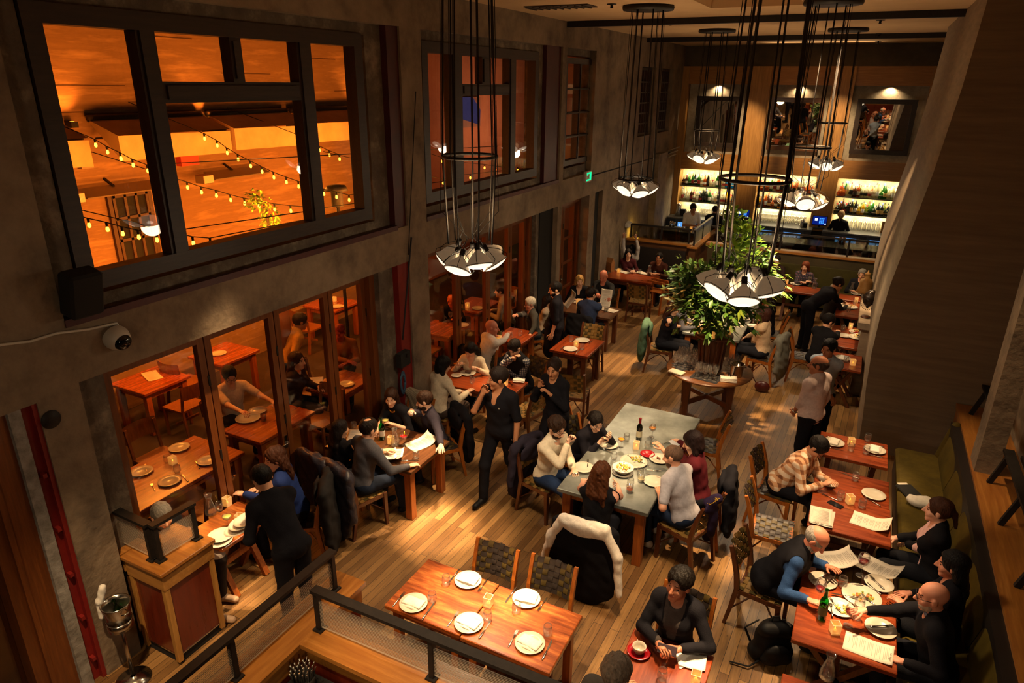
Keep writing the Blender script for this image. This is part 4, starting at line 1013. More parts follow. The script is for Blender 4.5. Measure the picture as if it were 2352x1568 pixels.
table('narrow wooden table by the chimney wall with a napkin on its plate', .03, .82, 8.42, 9.06, red_wood, chair_dark, style='x')
table('wooden table by the banquette, far half under the plaid-shirted man\'s hands', .05, .83, 7.47, 8.08, red_wood, chair_dark, style='x')
table('wooden table by the banquette, half covered with two menus', .06, .84, 6.75, 7.46, red_wood, chair_dark, style='x')
table('wooden table by the banquette crowded with used plates and red wine', .09, .87, 5.0, 5.98, red_wood, chair_dark, style='x')
table('wooden table at the lower right edge with a glass carafe', .07, .85, 3.8, 4.6, red_wood, chair_dark, style='x')
table('wooden table with a red saucer and cup at the bottom of the room', -1.1, -.44, 3.72, 4.52, red_woody, leg_wood, leg=.07)
table('small wooden table beside the mantel with one napkin and a candle', -.12, .45, 11.55, 12.3, red_wood, chair_dark, style='x')
table('wooden table below the mantel filled with plates of food', -.1, .46, 12.62, 13.85, red_wood, chair_dark, style='x')
table('wooden table below the bell with dishes under the leaning waiter', -.1, .42, 14.5, 15.6, red_wood, chair_dark, style='x')
table('farthest wooden table by the chimney with a carafe', -.1, .36, 15.75, 16.2, red_wood, chair_dark, style='x')
table('wooden table of the curly-haired woman in front of the bar partition', -1.35, -.45, 15.85, 16.45, red_wood, chair_dark, style='x')

# ------------------------------------------------------------------ the people
BK = '#121116'
def G(px, py): return atz(px, py, 0)
S1, S2, S3, S4 = '#cc9878', '#b47c58', '#dcad90', '#7a4c33'
wa = person('waiter in black bending over the corner table with used plates on one arm', (603, 1100), 165, sit=False, lean=38, neck=.45, turn=(5, 30, 0), rh=(535, 1222, .86), lh=(-.16, .46, .98), curl=(.5, .5), hair=('neat', '#0d0a09'), top=BK, trouser=BK, skin=S1, collar=BK, vox=.009)
pe = person('grey-haired man in a black T-shirt seated behind the host stand screen', (372, 1185), 20, lean=4, side=12, s=.95, turn=(-38, 5, -8), hair=('short', '#6a645c'), top='#101013', sleeve=.6, trouser='#2a211c', apron='#b8aea4', skin=S1, vox=.009, chair='of the grey-haired man behind the host stand', shoe='#a58a72', beard='#4a4038', rh=(.1, .3, .80), lh=(-.1, .28, .80))
pw = person('brown curly-haired woman in a blue sweater facing the bending waiter', (632, 1052), 215, lean=14, turn=(20, 8, 0), hair=('wavy', '#3a2014'), top='#1c2c5e', sex='f', skin=S3, vox=.009, lh=(560, 1135, .80), rh=(600, 1120, .78), chair='of the blue-sweatered woman by the glass doors')
person('dark-haired woman seen from behind in a black sweater at the brown table', (782, 985), 75, lean=8, turn=(-8, 8, 0), hair=('long', '#160e0c'), top='#121014', sex='f', vox=.010, chair='of the black-sweatered woman with her back turned', lh=(820, 1010, .75), rh=(840, 1030, .75), s=.9, seat=.42)
person('man with a small bald spot in a grey shirt seen from behind', (847, 985), 72, lean=12, turn=(0, 15, 0), hair=('spot', '#17100d'), top='#4a484c', collar='#4a484c', trouser='#1d2433', skin=S1, vox=.009, lh=(880, 1035, .77), rh=(940, 1070, .76), chair='of the grey-shirted man, draped with a quilted coat', shoe='#111114')
sm = person('smiling woman in a black top and gold necklace with crossed forearms', (899, 912), 262, lean=26, turn=(28, 4, -6), hair=('bob', '#2a1810'), top='#141318', sleeve=1.2, sex='f', skin=S3, turtle=True, vox=.009, lh=(905, 975, .78), rh=(868, 985, .80), curl=(.3, .3), chair='of the smiling woman at the brown table', s=.94, seat=.43)
drk = person('man in a dark purple-grey shirt drinking from a tumbler', (975, 920), 235, lean=16, turn=(-25, 12, 8), hair=('neat', '#2c1c14'), beard='#2c1c14', top='#2a2630', collar='#2a2630', trouser='#15141a', skin=S3, vox=.009, rh=(940, 948, 1.16), lh=(1015, 1032, .80), curl=(.25, .8), chair='of the drinking man at the brown table', s=.95, seat=.43)
sw_ = person('waiter in black striding down the aisle past the brown table', (1143, 868), 262, sit=False, lean=4, turn=(-40, 5, 0), legs='walk', hair=('neat', '#1c1411'), top='#141318', sleeve=.9, trouser='#121116', skin=S2, vneck=True, vox=.009, rh=(.10, .24, 1.52), lh=(-.27, .06, .86), shoe='#0c0c0e', s=1.05, girth=1.08)
person('waitress in black walking behind the striding waiter', (1272, 845), 255, sit=False, lean=6, turn=(15, 10, 0), legs='walk', hair=('pony', '#241813'), top='#131217', trouser='#111015', sex='f', skin=S2, vox=.010, rh=(.10, .24, 1.38), lh=(-.08, .22, 1.30))
person('black-bobbed woman in a cream knit sweater seen from behind', (1018, 838), 68, lean=10, turn=(-12, 18, 0), hair=('bob', '#0e0b0b'), top='#c2b29a', sex='f', vox=.010, lh=(1060, 900, .78), rh=(1075, 900, .80), trouser='#3a2f2a', chair='of the cream-sweatered woman, with a checked jacket')
person('long-haired woman in a cream low-necked top eating dessert', (1080, 803), 275, lean=24, turn=(-15, 28, 0), hair=('long', '#120d0c', .2), top='#c9b89e', vneck=True, sex='f', skin=S3, vox=.010, lh=(1100, 848, .84), rh=(1052, 838, .86), curl=(.8, .8), chair='of the long-haired dessert eater', s=.93, seat=.42)
person('man in a black vest and plaid shirt resting his face in his hand', (1182, 798), 250, lean=18, turn=(0, 35, 0), hair=('neat', '#1c1614'), top=plaid_m('navy plaid', '#1c1c2a', '#4a4a58', '#a8a49a', 26), vest='#100f13', skin=S3, vox=.010, rh=(1178, 822, 1.12), lh=(1165, 850, .80), curl=(.3, .4), eh=(None, (.6, .2, -.6)), chair='of the plaid-shirted man covering his face')
person('bald man in a white shirt holding up a wine glass', (1130, 752), 55, lean=8, turn=(-35, 4, 0), hair=None, top='#cfc6bd', collar='#cfc6bd', skin='#c07860', vox=.010, girth=1.12, rh=(1170, 765, 1.0), lh=(1140, 770, .78), curl=(.4, .9), chair='of the bald man in white, with a black coat')
person('white-haired older man in glasses and a grey jacket over a checked shirt', (1217, 697), 225, lean=8, turn=(0, 8, 0), hair=('neat', '#b0a89a'), glasses=True, top='#33322f', inner=plaid_m('grey check', '#5a524c', '#6d645c', '#4a443e', 40), skin='#c98f76', vox=.011, girth=1.1, rh=(1180, 725, 1.0), lh=(1215, 780, .66), chair='of the white-haired man in glasses', s=.93, seat=.42)
person('bearded dark-haired waiter in a black shirt standing at the menu table', (1275, 664), 200, sit=False, lean=3, turn=(15, 12, 0), hair=('neat', '#14100e'), beard='#14100e', top='#15141a', sleeve=1.25, trouser='#14131a', skin=S3, vox=.011, apron='#17161c', lh=(1268, 765, .88))
person('long-haired person in a cream top mostly hidden behind the bearded waiter', (1258, 692), 20, lean=8, hair=('long', '#1c120e'), top='#b8a48c', sex='f', vox=.013, rh=(1320, 690, .84), lh=(1290, 695, .84), s=.86, seat=.40)
person('blonde woman in black smiling at the menu table', (1331, 645), 280, lean=10, turn=(20, 5, 0), hair=('wavy', '#a8824a', .1), top='#121116', sex='f', skin=S3, vox=.012, vneck=True, chair='of the blonde woman', s=.92, seat=.42)
person('dark-haired man in a blue shirt seen from behind at the menu table', (1357, 676), 85, lean=8, turn=(-15, 10, 0), hair=('short', '#15100e'), top='#2a3550', vox=.012, chair='of the blue-shirted man with his back turned', rh=(1380, 690, .78))
person('bald man in a dark sweater reading a menu sheet', (1386, 634), 265, lean=6, turn=(0, 28, 0), hair=None, top='#1a1a1c', skin='#c4765c', vox=.012, rh=(1375, 690, .92), lh=(1400, 690, .92), curl=(.7, .7), chair='of the bald menu reader')
person('dark-haired woman in a dark red sweater in the far left booth', (1443, 583), 285, lean=6, turn=(10, 4, 0), hair=('bobcurl', '#140e0d'), top='#3a1216', sex='f', skin=S3, vox=.013, rh=(1450, 622, .76), lh=(1456, 622, .76), s=.9, seat=.42)
person('man in glasses and a rust-brown shirt in the far left booth', (1514, 592), 268, lean=4, hair=('short', '#120d0b'), glasses=True, top='#3a1c12', skin=S2, vox=.013, s=.9, seat=.42)
person('person in white sleeves with both arms raised behind the booth woman', (1452, 572), 80, lean=6, hair=('bob', '#120c0a'), top='#a8a09a', vox=.014, rh=(.16, -.05, 1.45), lh=(-.2, -.05, 1.40), eh=((-1, 0, .3), (1, 0, .3)), s=.9, seat=.42)
person('auburn curly-haired woman in a dark patterned blouse by the bar partition', (1850, 612), 262, lean=3, turn=(-10, 14, 0), hair=('bobcurl', '#5a2a16'), top=plaid_m('dark pattern', '#16121a', '#1c1824', '#5a3440', 20), sex='f', skin=S3, vox=.013, rh=(1840, 648, .80), lh=(1862, 648, .80), s=.9, seat=.42)
person('grey-haired man in dark clothes at the farthest table by the chimney', (1980, 630), 258, lean=4, turn=(5, 8, 0), hair=('short', '#7a746c'), top='#17161a', skin=S1, vox=.013, s=.9, seat=.42)
person('waiter in black leaning far over the table below the bell', (1925, 652), 30, sit=False, lean=52, neck=.4, hair=('bun', '#1c1310'), top=BK, trouser=BK, skin=S2, vox=.012, rh=(1945, 700, .86), lh=(1935, 690, .86))
person('grey-haired diner mostly hidden behind the leaning waiter', (1918, 664), 40, lean=5, hair=('short', '#8a8478'), top='#2a2624', vox=.014, sex='f', s=.9, seat=.42)
person('dark-haired diner in a black sweater seen from behind below the mantel', (1903, 738), 55, lean=14, turn=(-20, 20, 0), hair=('short', '#100c0b'), top='#141316', vox=.011, rh=(1945, 745, .78), lh=(1935, 735, .78), skin=S1)
person('woman in a light blue shirt with glasses pushed up on her head, standing', (1904, 800), 255, sit=False, turn=(-12, 10, 0), hair=('bun', '#120e0c'), glasses='top', top='#8f9aa8', collar='#8f9aa8', trouser='#121217', sex='f', skin='#a8704f', vox=.010, lh=(.20, -.12, .98), rh=(-.2, .1, .9))
mg = person('bald man in a pale pink shirt and black trousers standing with his back half turned', (1880, 838), 150, sit=False, turn=(25, 4, 0), hair=('fringe', '#3a2c24'), top='#b09d98', collar='#b09d98', sleeve=1.45, trouser='#101015', skin='#a8694a', vox=.009, girth=1.12, s=1.02, lh=(1822, 950, .88), rh=(.24, .05, .86), curl=(.6, .5))
person('woman in a beige sweater holding an orange drink at the far communal table', (1754, 722), 170, lean=4, turn=(-5, 2, 0), hair=('bob', '#3a2018'), top='#c4a684', sex='f', skin=S3, vox=.010, lh=(1738, 748, .98), rh=(1712, 775, .62), curl=(.8, .4), trouser='#23242a', chair='of the beige-sweatered woman, with a grey coat')
person('woman in a sleeveless black top at the left of the far communal table', (1546, 708), 10, lean=10, turn=(10, 14, 0), hair=('long', '#2a1610', .1), top='#131218', sleeve=0, sex='f', skin=S3, vox=.011, rh=(1566, 750, .78), lh=(1575, 740, .78), chair='of the woman in sleeveless black, with a green jacket')
person('person in a grey shirt half hidden by the foliage at the far communal table', (1570, 690), 5, lean=6, hair=('short', '#2a1c14'), top='#5a5a62', vox=.013, skin=S3)
person('dark-haired person beyond the beige-sweatered woman', (1768, 690), 185, lean=4, hair=('long', '#18100d', .1), top='#1a1619', sex='f', vox=.013, chair='beyond the beige-sweatered woman', s=.9, seat=.42)
person('person in a denim jacket with back turned behind the near pendant', (1752, 615), 80, lean=6, hair=('short', '#1c1310'), top='#24323f', vox=.013, skin='#c47c66', chair='of the denim-jacketed person', s=.9, seat=.42)
person('dark-haired diner against the bar partition behind the foliage', (1784, 598), 265, lean=2, hair=('short', '#120d0c'), top='#2a1c18', vox=.014, s=.9, seat=.42)
cs = person('curly-haired man in glasses and a cream sweater wiping his mouth', (1278, 982), 345, lean=10, turn=(-5, 16, 0), hair=('curly', '#2c1c12'), beard='#2c1c12', glasses=True, top='#cbbda4', collar='#d8d0c4', trouser='#20304e', skin=S3, vox=.008, girth=1.08, rh=(1303, 1020, 1.10), lh=(1318, 1078, .76), curl=(.4, .9), eh=(None, (.5, .3, -.7)), chair='of the cream-sweatered man, with a dark jacket on it')
person('dark-haired woman in glasses and a black turtleneck at the zinc table', (1368, 968), 330, lean=28, turn=(-10, 14, 0), hair=('pony', '#140f0d'), glasses=True, turtle=True, top='#19171d', sex='f', skin=S3, vox=.008, lh=(1400, 1003, .90), rh=(1375, 1018, .84), curl=(.7, .7), trouser='#1a1a22', chair='of the turtlenecked woman at the zinc table', s=.95, seat=.44)
person('brown long-haired woman in a black tank top seen from behind', (1382, 1088), 92, lean=10, turn=(-8, 12, 0), hair=('wavy', '#4a2814', .12), top='#131216', sleeve=0, sex='f', skin='#d0957c', vox=.008, rh=(1420, 1120, .82), lh=(1340, 1105, .80), eh=(None, (.8, -.3, -.6)), curl=(.4, 1.0), chair='of the long-haired woman in black, with a white sweater and black coat')
person('man with a shaved head in a grey T-shirt leaning on the zinc table', (1546, 1048), 160, lean=20, turn=(12, 10, 0), hair=('buzz', '#5a4436'), beard='#5a4436', top='#a5a0a6', sleeve=.75, trouser='#1a2438', skin='#cc9274', vox=.008, girth=1.12, lh=(1515, 1132, .80), rh=(1525, 1035, 1.02), eh=(None, (.6, .4, -.7)), shoe='#a89c8e', chair='of the grey-shirted shaven man, with a purple scarf')
person('dark-bobbed woman in a maroon sweater holding a phone at the zinc table', (1592, 1015), 185, lean=10, turn=(0, 20, 0), hair=('bob', '#1c1110'), top='#4a141a', sex='f', skin=S3, vox=.009, lh=(1545, 1020, .86), rh=(1555, 1012, .86), curl=(.6, .6), chair='of the maroon-sweatered woman, with a black jacket')
person('man in a brown and white plaid shirt hunched over the banquette table', (1877, 1026), 350, lean=30, neck=.35, turn=(-5, 34, 0), hair=('short', '#14100f'), glasses=True, top=plaid_m('rust plaid', '#d2bba2', '#b88862', '#7a4a2a', 10), trouser='#141318', skin='#b9805e', vox=.008, girth=1.2, rh=(1890, 1112, .80), lh=(1905, 1103, .80), curl=(.4, .4), chair='of the plaid-shirted man at the banquette')
person('grey-bearded balding man in a black vest and blue sleeves leaning over the crowded table', (1875, 1238), 352, lean=32, neck=.35, turn=(-6, 24, 0), hair=('fringe', '#8a8278'), beard='#9a9288', top='#29436c', vest='#131216', trouser='#14141a', skin='#cc8266', vox=.008, girth=1.15, rh=(1858, 1378, .79), lh=(1900, 1300, .80), curl=(.25, .18), eh=(None, (.3, -.2, -.6)), chair='of the leaning man in the black vest')
person('woman with a ponytail in a black blazer and pink blouse on the banquette', (2155, 1172), 178, lean=6, turn=(-5, 0, 0), hair=('pony', '#3a2014'), top='#131216', inner='#d8b0ac', sex='f', skin='#d09a80', vox=.009, lh=(2085, 1250, .66), rh=(2060, 1235, .70))
person('black-haired woman in black on the banquette beyond the bald man', (2188, 1297), 172, lean=4, turn=(0, 6, 0), hair=('long', '#0c0a0b', .12), top='#121117', sex='f', skin='#c08066', vox=.009, lh=(2078, 1390, .80), rh=(.1, .3, .74))
bdm = person('bald man in glasses and a black sweater holding a red wine glass', (2142, 1370), 178, lean=14, turn=(4, 4, 0), hair=None, glasses=True, beard='#a08c7c', top='#121116', collar='#6a7490', skin='#cc8a70', vox=.008, girth=1.1, rh=(1985, 1402, .90), lh=(2075, 1520, .74), curl=(.6, .9))
ph = person('short-haired older woman in a black coat looking up from her phone', (1560, 1342), 265, lean=4, turn=(-14, -8, 0), hair=('afro', '#130f0c'), top='#121116', inner='#3a3432', sex='f', skin='#9a6248', vox=.0075, lh=(1563, 1490, .82), rh=(1512, 1476, .84), curl=(.7, .7), eh=((-.7, -.1, -.6), (.7, -.1, -.6)), chair='of the black-coated woman with the phone')
person('grey-haired person seen from behind at the very bottom of the room', (1417, 1545), 75, lean=4, turn=(5, 0, 0), hair=('curly', '#55493f'), top='#3a3634', vox=.009, chair=None)
person('bartender in a white polo shirt checking a phone behind the bar', (1592, 478), 300, sit=False, lean=5, turn=(0, 28, 0), hair=('neat', '#14100e'), top='#d2ccc6', sleeve=.7, trouser='#2a3a5a', skin=S2, vox=.015, rh=(.05, .26, 1.18), lh=(-.05, .28, 1.16), s=1.02)
person('bartender in black with back turned next to the white-shirted one', (1643, 482), 85, sit=False, lean=3, hair=('buzz', '#120e0c'), top='#131318', trouser='#121217', vox=.015, s=1.02)
person('blonde ponytailed bartender in black at the screen under the right shelves', (1932, 494), 85, sit=False, lean=3, hair=('pony', '#8a6a44'), top='#101014', trouser='#101014', sex='f', vox=.015, rh=(.2, .3, 1.05), lh=(-.2, .3, 1.05))

mb = MB()
for a in np.linspace(-1.25, 1.25, 13):
    p = sm['Nb'] + sm['t']*.045 + sm['tf']*math.cos(a)*.088 + sm['tr']*math.sin(a)*.088 - sm['t']*.05*math.cos(a); mb.tube([p, p + sm['tf']*.012*math.cos(a) - sm['t']*(.028 + .02*math.cos(a))], .0055, 6)
mb.build('necklace', mat('gold', '#d8a03a', rough=.25, metal=1.), sm['o'])
for who, k in ((sw_, 0), (mg, 0)):
    S_, E_, Wp, sg = who['arms'][k]; d = (Wp-E_).normalized(); e = d.orthogonal(); g_ = d.cross(e); c_ = Wp - d*.015
    MB().tube([c_ + (e*math.cos(a) + g_*math.sin(a))*.034 for a in np.linspace(0, 2*PI, 19)], .006, 6).build('wristwatch', steel, who['o'])
c_ = sw_['Nb'] - sw_['t']*.16 + sw_['tf']*.135 + sw_['tr']*-.06; MB().cbox(c_, (.07, .012, .014), math.radians(sw_['face'])+PI/2).build('name_tag', china, sw_['o'])
# ------------------------------------------------------------------ chairs under the sitters and the empty ones
kn = 0
for (p, rz, what) in CHAIRS:
    dup(chair_a if kn % 3 else chair_b, (p.x, p.y, 0), math.radians(rz), 'woven leather chair ' + what); kn += 1
def chair(px, py, z, rz, label, src=None): p = atz(px, py, z); return dup(src or chair_a, (p.x, p.y, 0), math.radians(rz), label)
chair(1108, 1352, .6, 180, 'empty woven leather chair behind the set table, left of two')
chair(1240, 1395, .6, 180, 'empty woven leather chair behind the set table, right of two')
chair(1350, 790, .6, 180, 'empty pale woven chair at the far side of the small set table', chair_b)
chair(1318, 880, .6, 10, 'empty woven chair on the near side of the small set table', chair_b)
chair(1210, 935, .5, 75, 'empty woven chair at the dessert table\'s aisle end', chair_b)
chair(1618, 982, .7, 100, 'empty woven chair at the far right side of the zinc table')
chair(1780, 1185, .6, -88, 'empty woven chair between the plaid-shirted and the vested man')
chair(1345, 965, .75, -80, 'empty woven chair left of the turtlenecked woman')
chair(1852, 800, .6, -85, 'tall-backed empty chair left of the standing woman')
chair(1470, 680, .55, 0, 'dark upholstered chair in front of the booth table', chair_b)
# ------------------------------------------------------------------ coats and scarves over the chairs
def coat(which, label, color, w_=.27, drop=.30, top=None, name='coat', quilt=False, m=None):
    for (p, rz, what) in CHAIRS:
        if which in what:
            z0 = .62 - drop*.5
            pr = [('c', (-w_*.72, -.30, .885), (w_*.72, -.30, .885), .055, .055, .04), ('e', (0, -.335, .66), (w_, .060, .30), EYE, .05), ('e', (0, -.355, .62-drop), (w_*1.08, .075, .24+drop*.3), EYE, .06),
                  ('c', (-w_*.85, -.31, .86), (-w_*1.05, -.33, .40-drop*.3), .060, .045, .03), ('c', (w_*.85, -.31, .86), (w_*1.05, -.32, .44-drop*.3), .060, .045, .03), ('e', (0, -.215, .78), (w_*.8, .035, .13), EYE, .04)]
            V, Q = sdf_mesh(pr, .013, (.008, 22, len(label)))
            mm = m or cloth_m(color)
            o = link(name, np_mesh(name, V, Q, [mm]), None, (p.x, p.y, 0), math.radians(rz)); tag(o, label, 'coat'); return o
quilt = mat('quilted nylon', '#25222a', '#2d2a33', scale=9, stretch=(1, 1, 1), rough=.42, bump=.8, bscale=13)
coat('grey-shirted man, draped', 'quilted dark grey coat over the chair of the grey-shirted man', '#25222a', w_=.30, m=quilt)
coat('black-sweatered woman with', 'black padded coat with olive lining behind the black-sweatered woman', '#17151a', w_=.30, m=quilt)
coat('blue-sweatered', 'dark coat with tan lining on the chair of the blue-sweatered woman', '#1c1a1a', w_=.29)
coat('drinking man', 'long black coat on the chair of the drinking man', '#141318', w_=.27, drop=.22)
coat('checked jacket', 'cream and grey checked jacket on the cream-sweatered woman\'s chair', '#8a7a66', w_=.25, m=plaid_m('cream check', '#a89a84', '#9c8e78', '#6a5e50', 45), name='jacket')
coat('bald man in white', 'black coat over the chair back of the bald man in white', '#121116')
coat('cream-sweatered man', 'dark purple-grey jacket hanging on the cream-sweatered man\'s chair', '#2a2530', drop=.25)
coat('white sweater and black coat', 'long black coat hanging to the floor behind the long-haired woman', '#0f0e12', w_=.34, drop=.32)
coat('maroon', 'black jacket on the chair of the maroon-sweatered woman', '#121116', w_=.24, drop=.2)
coat('with a grey coat', 'grey coat on the chair of the beige-sweatered woman', '#6a685e', w_=.25, drop=.22)
coat('green jacket', 'sage green jacket on the chair of the woman in sleeveless black', '#4a6450', w_=.25, drop=.2)
coat('blue-shirted man', 'black jacket on the chair of the blue-shirted man', '#141418', w_=.25, drop=.1)
for (p, rz, what) in CHAIRS:
    if 'white sweater' in what:
        pr = [('c', (-.22, -.345, .93), (.22, -.345, .93), .045, .045, .05), ('c', (-.22, -.35, .92), (-.34, -.36, .70), .05, .048, .04), ('c', (-.34, -.36, .70), (-.40, -.40, .40), .05, .035, .03), ('c', (.22, -.35, .92), (.36, -.37, .66), .05, .048, .04), ('c', (.36, -.37, .66), (.42, -.42, .26), .05, .034, .03), ('e', (0, -.40, .88), (.22, .03, .07), EYE, .04)]
        V, Q = sdf_mesh(pr, .010, (.005, 26, 2)); tag(link('sweater', np_mesh('sweater', V, Q, [cloth_m('#cfc4b6')]), None, (p.x, p.y, 0), math.radians(rz)), 'cream sweater slung over the black coat, sleeves hanging down', 'sweater')
    if 'purple scarf' in what:
        pr = [('c', (-.12, -.30, .94), (.03, -.33, .93), .05, .05, .04), ('e', (-.17, -.36, .93), (.10, .03, .08), EYE, .03), ('c', (.10, -.27, .86), (.20, -.18, .60), .045, .055, .03), ('c', (.20, -.18, .60), (.24, -.15, .24), .06, .05, .03), ('e', (-.08, -.36, .70), (.09, .035, .20), EYE, .04)]
        V, Q = sdf_mesh(pr, .010, (.005, 30, 3)); sc_ = tag(link('scarf', np_mesh('scarf', V, Q, [cloth_m('#2a1f38')]), None, (p.x, p.y, 0), math.radians(rz)), 'dark purple scarf with yellow lettering draped over a chair post', 'scarf')
        text_mesh('VIKIN', .07, mat('yellow print', '#d8a80c', rough=.8), sc_, (-.05, -.345, .992), (0.15, 0, PI))
# ------------------------------------------------------------------ what stands on the tables
q4 = 'on the railside table'
setting(950, 1388, 'nearest the left end ' + q4, 2, gl=(.13, .10), fork=(-.15, .0), knife=(.16, -.02))
setting(1075, 1335, 'at the far left place ' + q4, 182, gl=(.16, .12))
setting(1077, 1434, 'at the near middle place ' + q4, 2, gl=(.12, .11))
setting(1209, 1378, 'at the far right place ' + q4, 182, gl=(.02, .17))
setting(1217, 1480, 'at the near right place ' + q4, 2, gl=(.09, .16))
put('candle', T(1122, 1390), 'lit square candle holder ' + q4, 5)
# zinc table
Z = .75
for k, (px, py, w, sub) in enumerate([(1340, 1076, 'left of the long-haired woman, with crossed cutlery', 'plate'), (1397, 1023, 'before the turtlenecked woman', 'plate'), (1502, 1108, 'before the grey-shirted shaven man', 'plate'), (1515, 1056, 'with a leftover bite near the shaven man', 'plate'), (1455, 1062, 'with salad in the middle of the zinc table', 'platter')]):
    put(sub, T(px, py, Z), 'white plate ' + w, 0)
put('plate', T(1430, 1087, Z), 'white under-plate below the bright bowl on the zinc table'); put('bowl', T(1430, 1087, Z), 'brightly lit white bowl of food on the zinc table', z=.012)
put('redplate', T(1487, 1045, Z), 'small red plate on the zinc table'); put('red_bottle', T(1467, 1010, Z), 'dark wine bottle with red foil on the zinc table'); put('candle', T(1461, 1030, Z), 'lit candle holder beside the red-foiled wine bottle', 10)
put('wine', T(1498, 1005, Z), 'stemmed glass behind the orange cocktail on the zinc table', scale=.9)
put('coupeO', T(1497, 1003, Z), 'orange cocktail with a black straw at the far side of the zinc table', 0)
put('coupeO', T(1426, 1027, Z), 'peach cocktail in a stemmed glass left of the candle', 40, scale=.9); put('glass', T(1439, 1012, Z), 'water tumbler left of the red-foiled bottle')
put('glass', T(1487, 1030, Z), 'water tumbler right of the candle on the zinc table'); put('glass', T(1500, 1026, Z), 'second water tumbler right of the candle on the zinc table'); put('glass', T(1470, 1092, Z), 'water tumbler beside the bright bowl'); put('gin', T(1472, 1106, Z), 'pale drink with a lime slice on the zinc table')
put('rocks', T(1446, 1130, Z), 'amber whisky tumbler at the near end of the zinc table'); put('empty', T(1448, 1116, Z), 'empty tumbler behind the amber whisky'); put('empty', T(1410, 1055, Z), 'empty tumbler behind the long-haired woman\'s head')
for k, (px, py, a, kd, w) in enumerate([(1335, 1090, -60, 'knife', 'on the rim of the left plate at the zinc table'), (1350, 1066, 20, 'fork', 'on the far rim of the left plate at the zinc table'), (1388, 1034, 75, 'knife', 'in front of the turtlenecked woman'), (1395, 1020, -50, 'fork', 'on the turtlenecked woman\'s plate'), (1502, 1083, -70, 'fork', 'left of the shaven man'), (1505, 1097, 80, 'knife', 'above the shaven man\'s plate'), (1447, 1052, 60, 'spoon', 'on the salad plate'), (1528, 1020, -30, 'knife', 'beside the maroon-sweatered woman'), (1480, 1068, 70, 'fork', 'at the right rim of the salad plate')]):
    put(kd, T(px, py, Z), 'steel %s %s' % (kd, w), a, z=.012)
def foodpile(px, py, z, label, cols, r=.05, n=26, name='food', up=.02):
    c = T(px, py, z); mb = MB()
    for k in range(n):
        a = random.uniform(0, 2*PI); d = r*math.sqrt(random.random()); s = random.uniform(.006, .014)
        mb.lathe([(0, -s*.6), (s*.8, -s*.3), (s, 0), (s*.6, s*.5), (0, s*.6)], 7, (d*math.cos(a), d*math.sin(a), up + .014*random.random()), m=k % len(cols), R=Matrix.Rotation(random.uniform(0, 1.2), 3, 'X'))
    o = mb.build(name, [mat('food ' + x, x, rough=.5) for x in cols], None, c); tag(o, label, 'food', None, 'stuff'); return o
foodpile(1430, 1083, Z, 'golden food piled in the bright bowl', ['#d8b060', '#b07a2a', '#8a9a3a'], .075, 40, up=.065)
foodpile(1462, 1058, Z, 'salad leftovers on the oval plate', ['#8a9a2a', '#c8b05a', '#b8702a'], .07, 26); foodpile(1513, 1055, Z, 'brown bite of food on the plate near the shaven man', ['#7a4020', '#5a2c14'], .025, 7)
ph_ = tag(MB().cbox((0, 0, .005), (.075, .15, .008), bev=.003).build('smartphone', mat('phone white', '#d0d0d4', rough=.2)), 'pale smartphone held by the maroon-sweatered woman', 'phone'); ph_.location = T(1548, 1018, .885); ph_.rotation_euler[2] = .9
# banquette tables
setting(1915, 1018, 'at the left of the narrow chimney-side table', -90, gl=(.1, .2)); setting(2009, 1035, 'at the right of the narrow chimney-side table', 90, gl=(-.13, .1))
put('candle', T(1954, 1022), 'lit candle holder on the narrow table by the chimney wall', 20); put('glass', T(1992, 1012), 'water tumbler at the far right of the narrow chimney table')
put('plate', T(2006, 1138), 'empty white plate right of the plaid-shirted man\'s table'); put('side', T(1903, 1113), 'small white plate under the plaid-shirted man\'s hands')
put('candle', T(1951, 1155), 'lit candle holder between two water tumblers on the plaid man\'s table', 30); put('glass', T(1929, 1147), 'water tumbler left of the candle on the plaid man\'s table'); put('glass', T(1979, 1165), 'water tumbler right of the candle on the plaid man\'s table'); put('glass', T(1964, 1103), 'water tumbler at the far edge of the plaid man\'s table')
put('knife', T(1953, 1093), 'steel knife lying beyond the plaid man\'s far tumbler', 75); put('fork', T(1905, 1142), 'steel fork left of the plaid man\'s candle', 70); put('fork', T(2003, 1152), 'steel fork below the empty white plate', 55)
p9 = tag(MB().cbox((0, 0, .005), (.08, .16, .009), bev=.003).build('smartphone', mat('phone black', '#0e0e10', rough=.2)), 'black smartphone beside the plaid man\'s candle', 'phone'); p9.location = T(1919, 1159); p9.rotation_euler[2] = 1.1
put('menu', T(1889, 1190), 'flat menu sheet at the left of the banquette table', 178); put('menu', T(1885, 1186), 'menu sheet lying beneath the flat left menu', 182, z=-.0005); put('menuC', T(1998, 1203), 'curling menu sheet at the right of the banquette table', -100)
put('menuC', T(1917, 1290), 'menu under the leaning man\'s face', -60, z=.01); put('menuC', T(2017, 1308), 'menu beside the tall red wine glass', -112); put('menu', T(1994, 1490), 'menu sheet at the near edge of the crowded table', -95)
put('wineR', T(1976, 1322), 'tall glass of red wine standing on the crowded table', scale=1.1); put('wineR', T(1878, 1382), 'red wine glass by the leaning man\'s hand'); put('wineR', (bdm['hands'][1].x - .035, bdm['hands'][1].y, TZ), 'red wine glass in the bald man\'s hand'); put('wine', T(1967, 1420), 'empty stemmed glass beside the bald man\'s wine')
put('glass', T(1934, 1345), 'water tumbler in the middle of the crowded table'); put('green2', T(1886, 1420), 'opened green wine bottle on the crowded table'); put('candle', T(1916, 1452), 'lit candle holder at the near edge of the crowded table', 25)
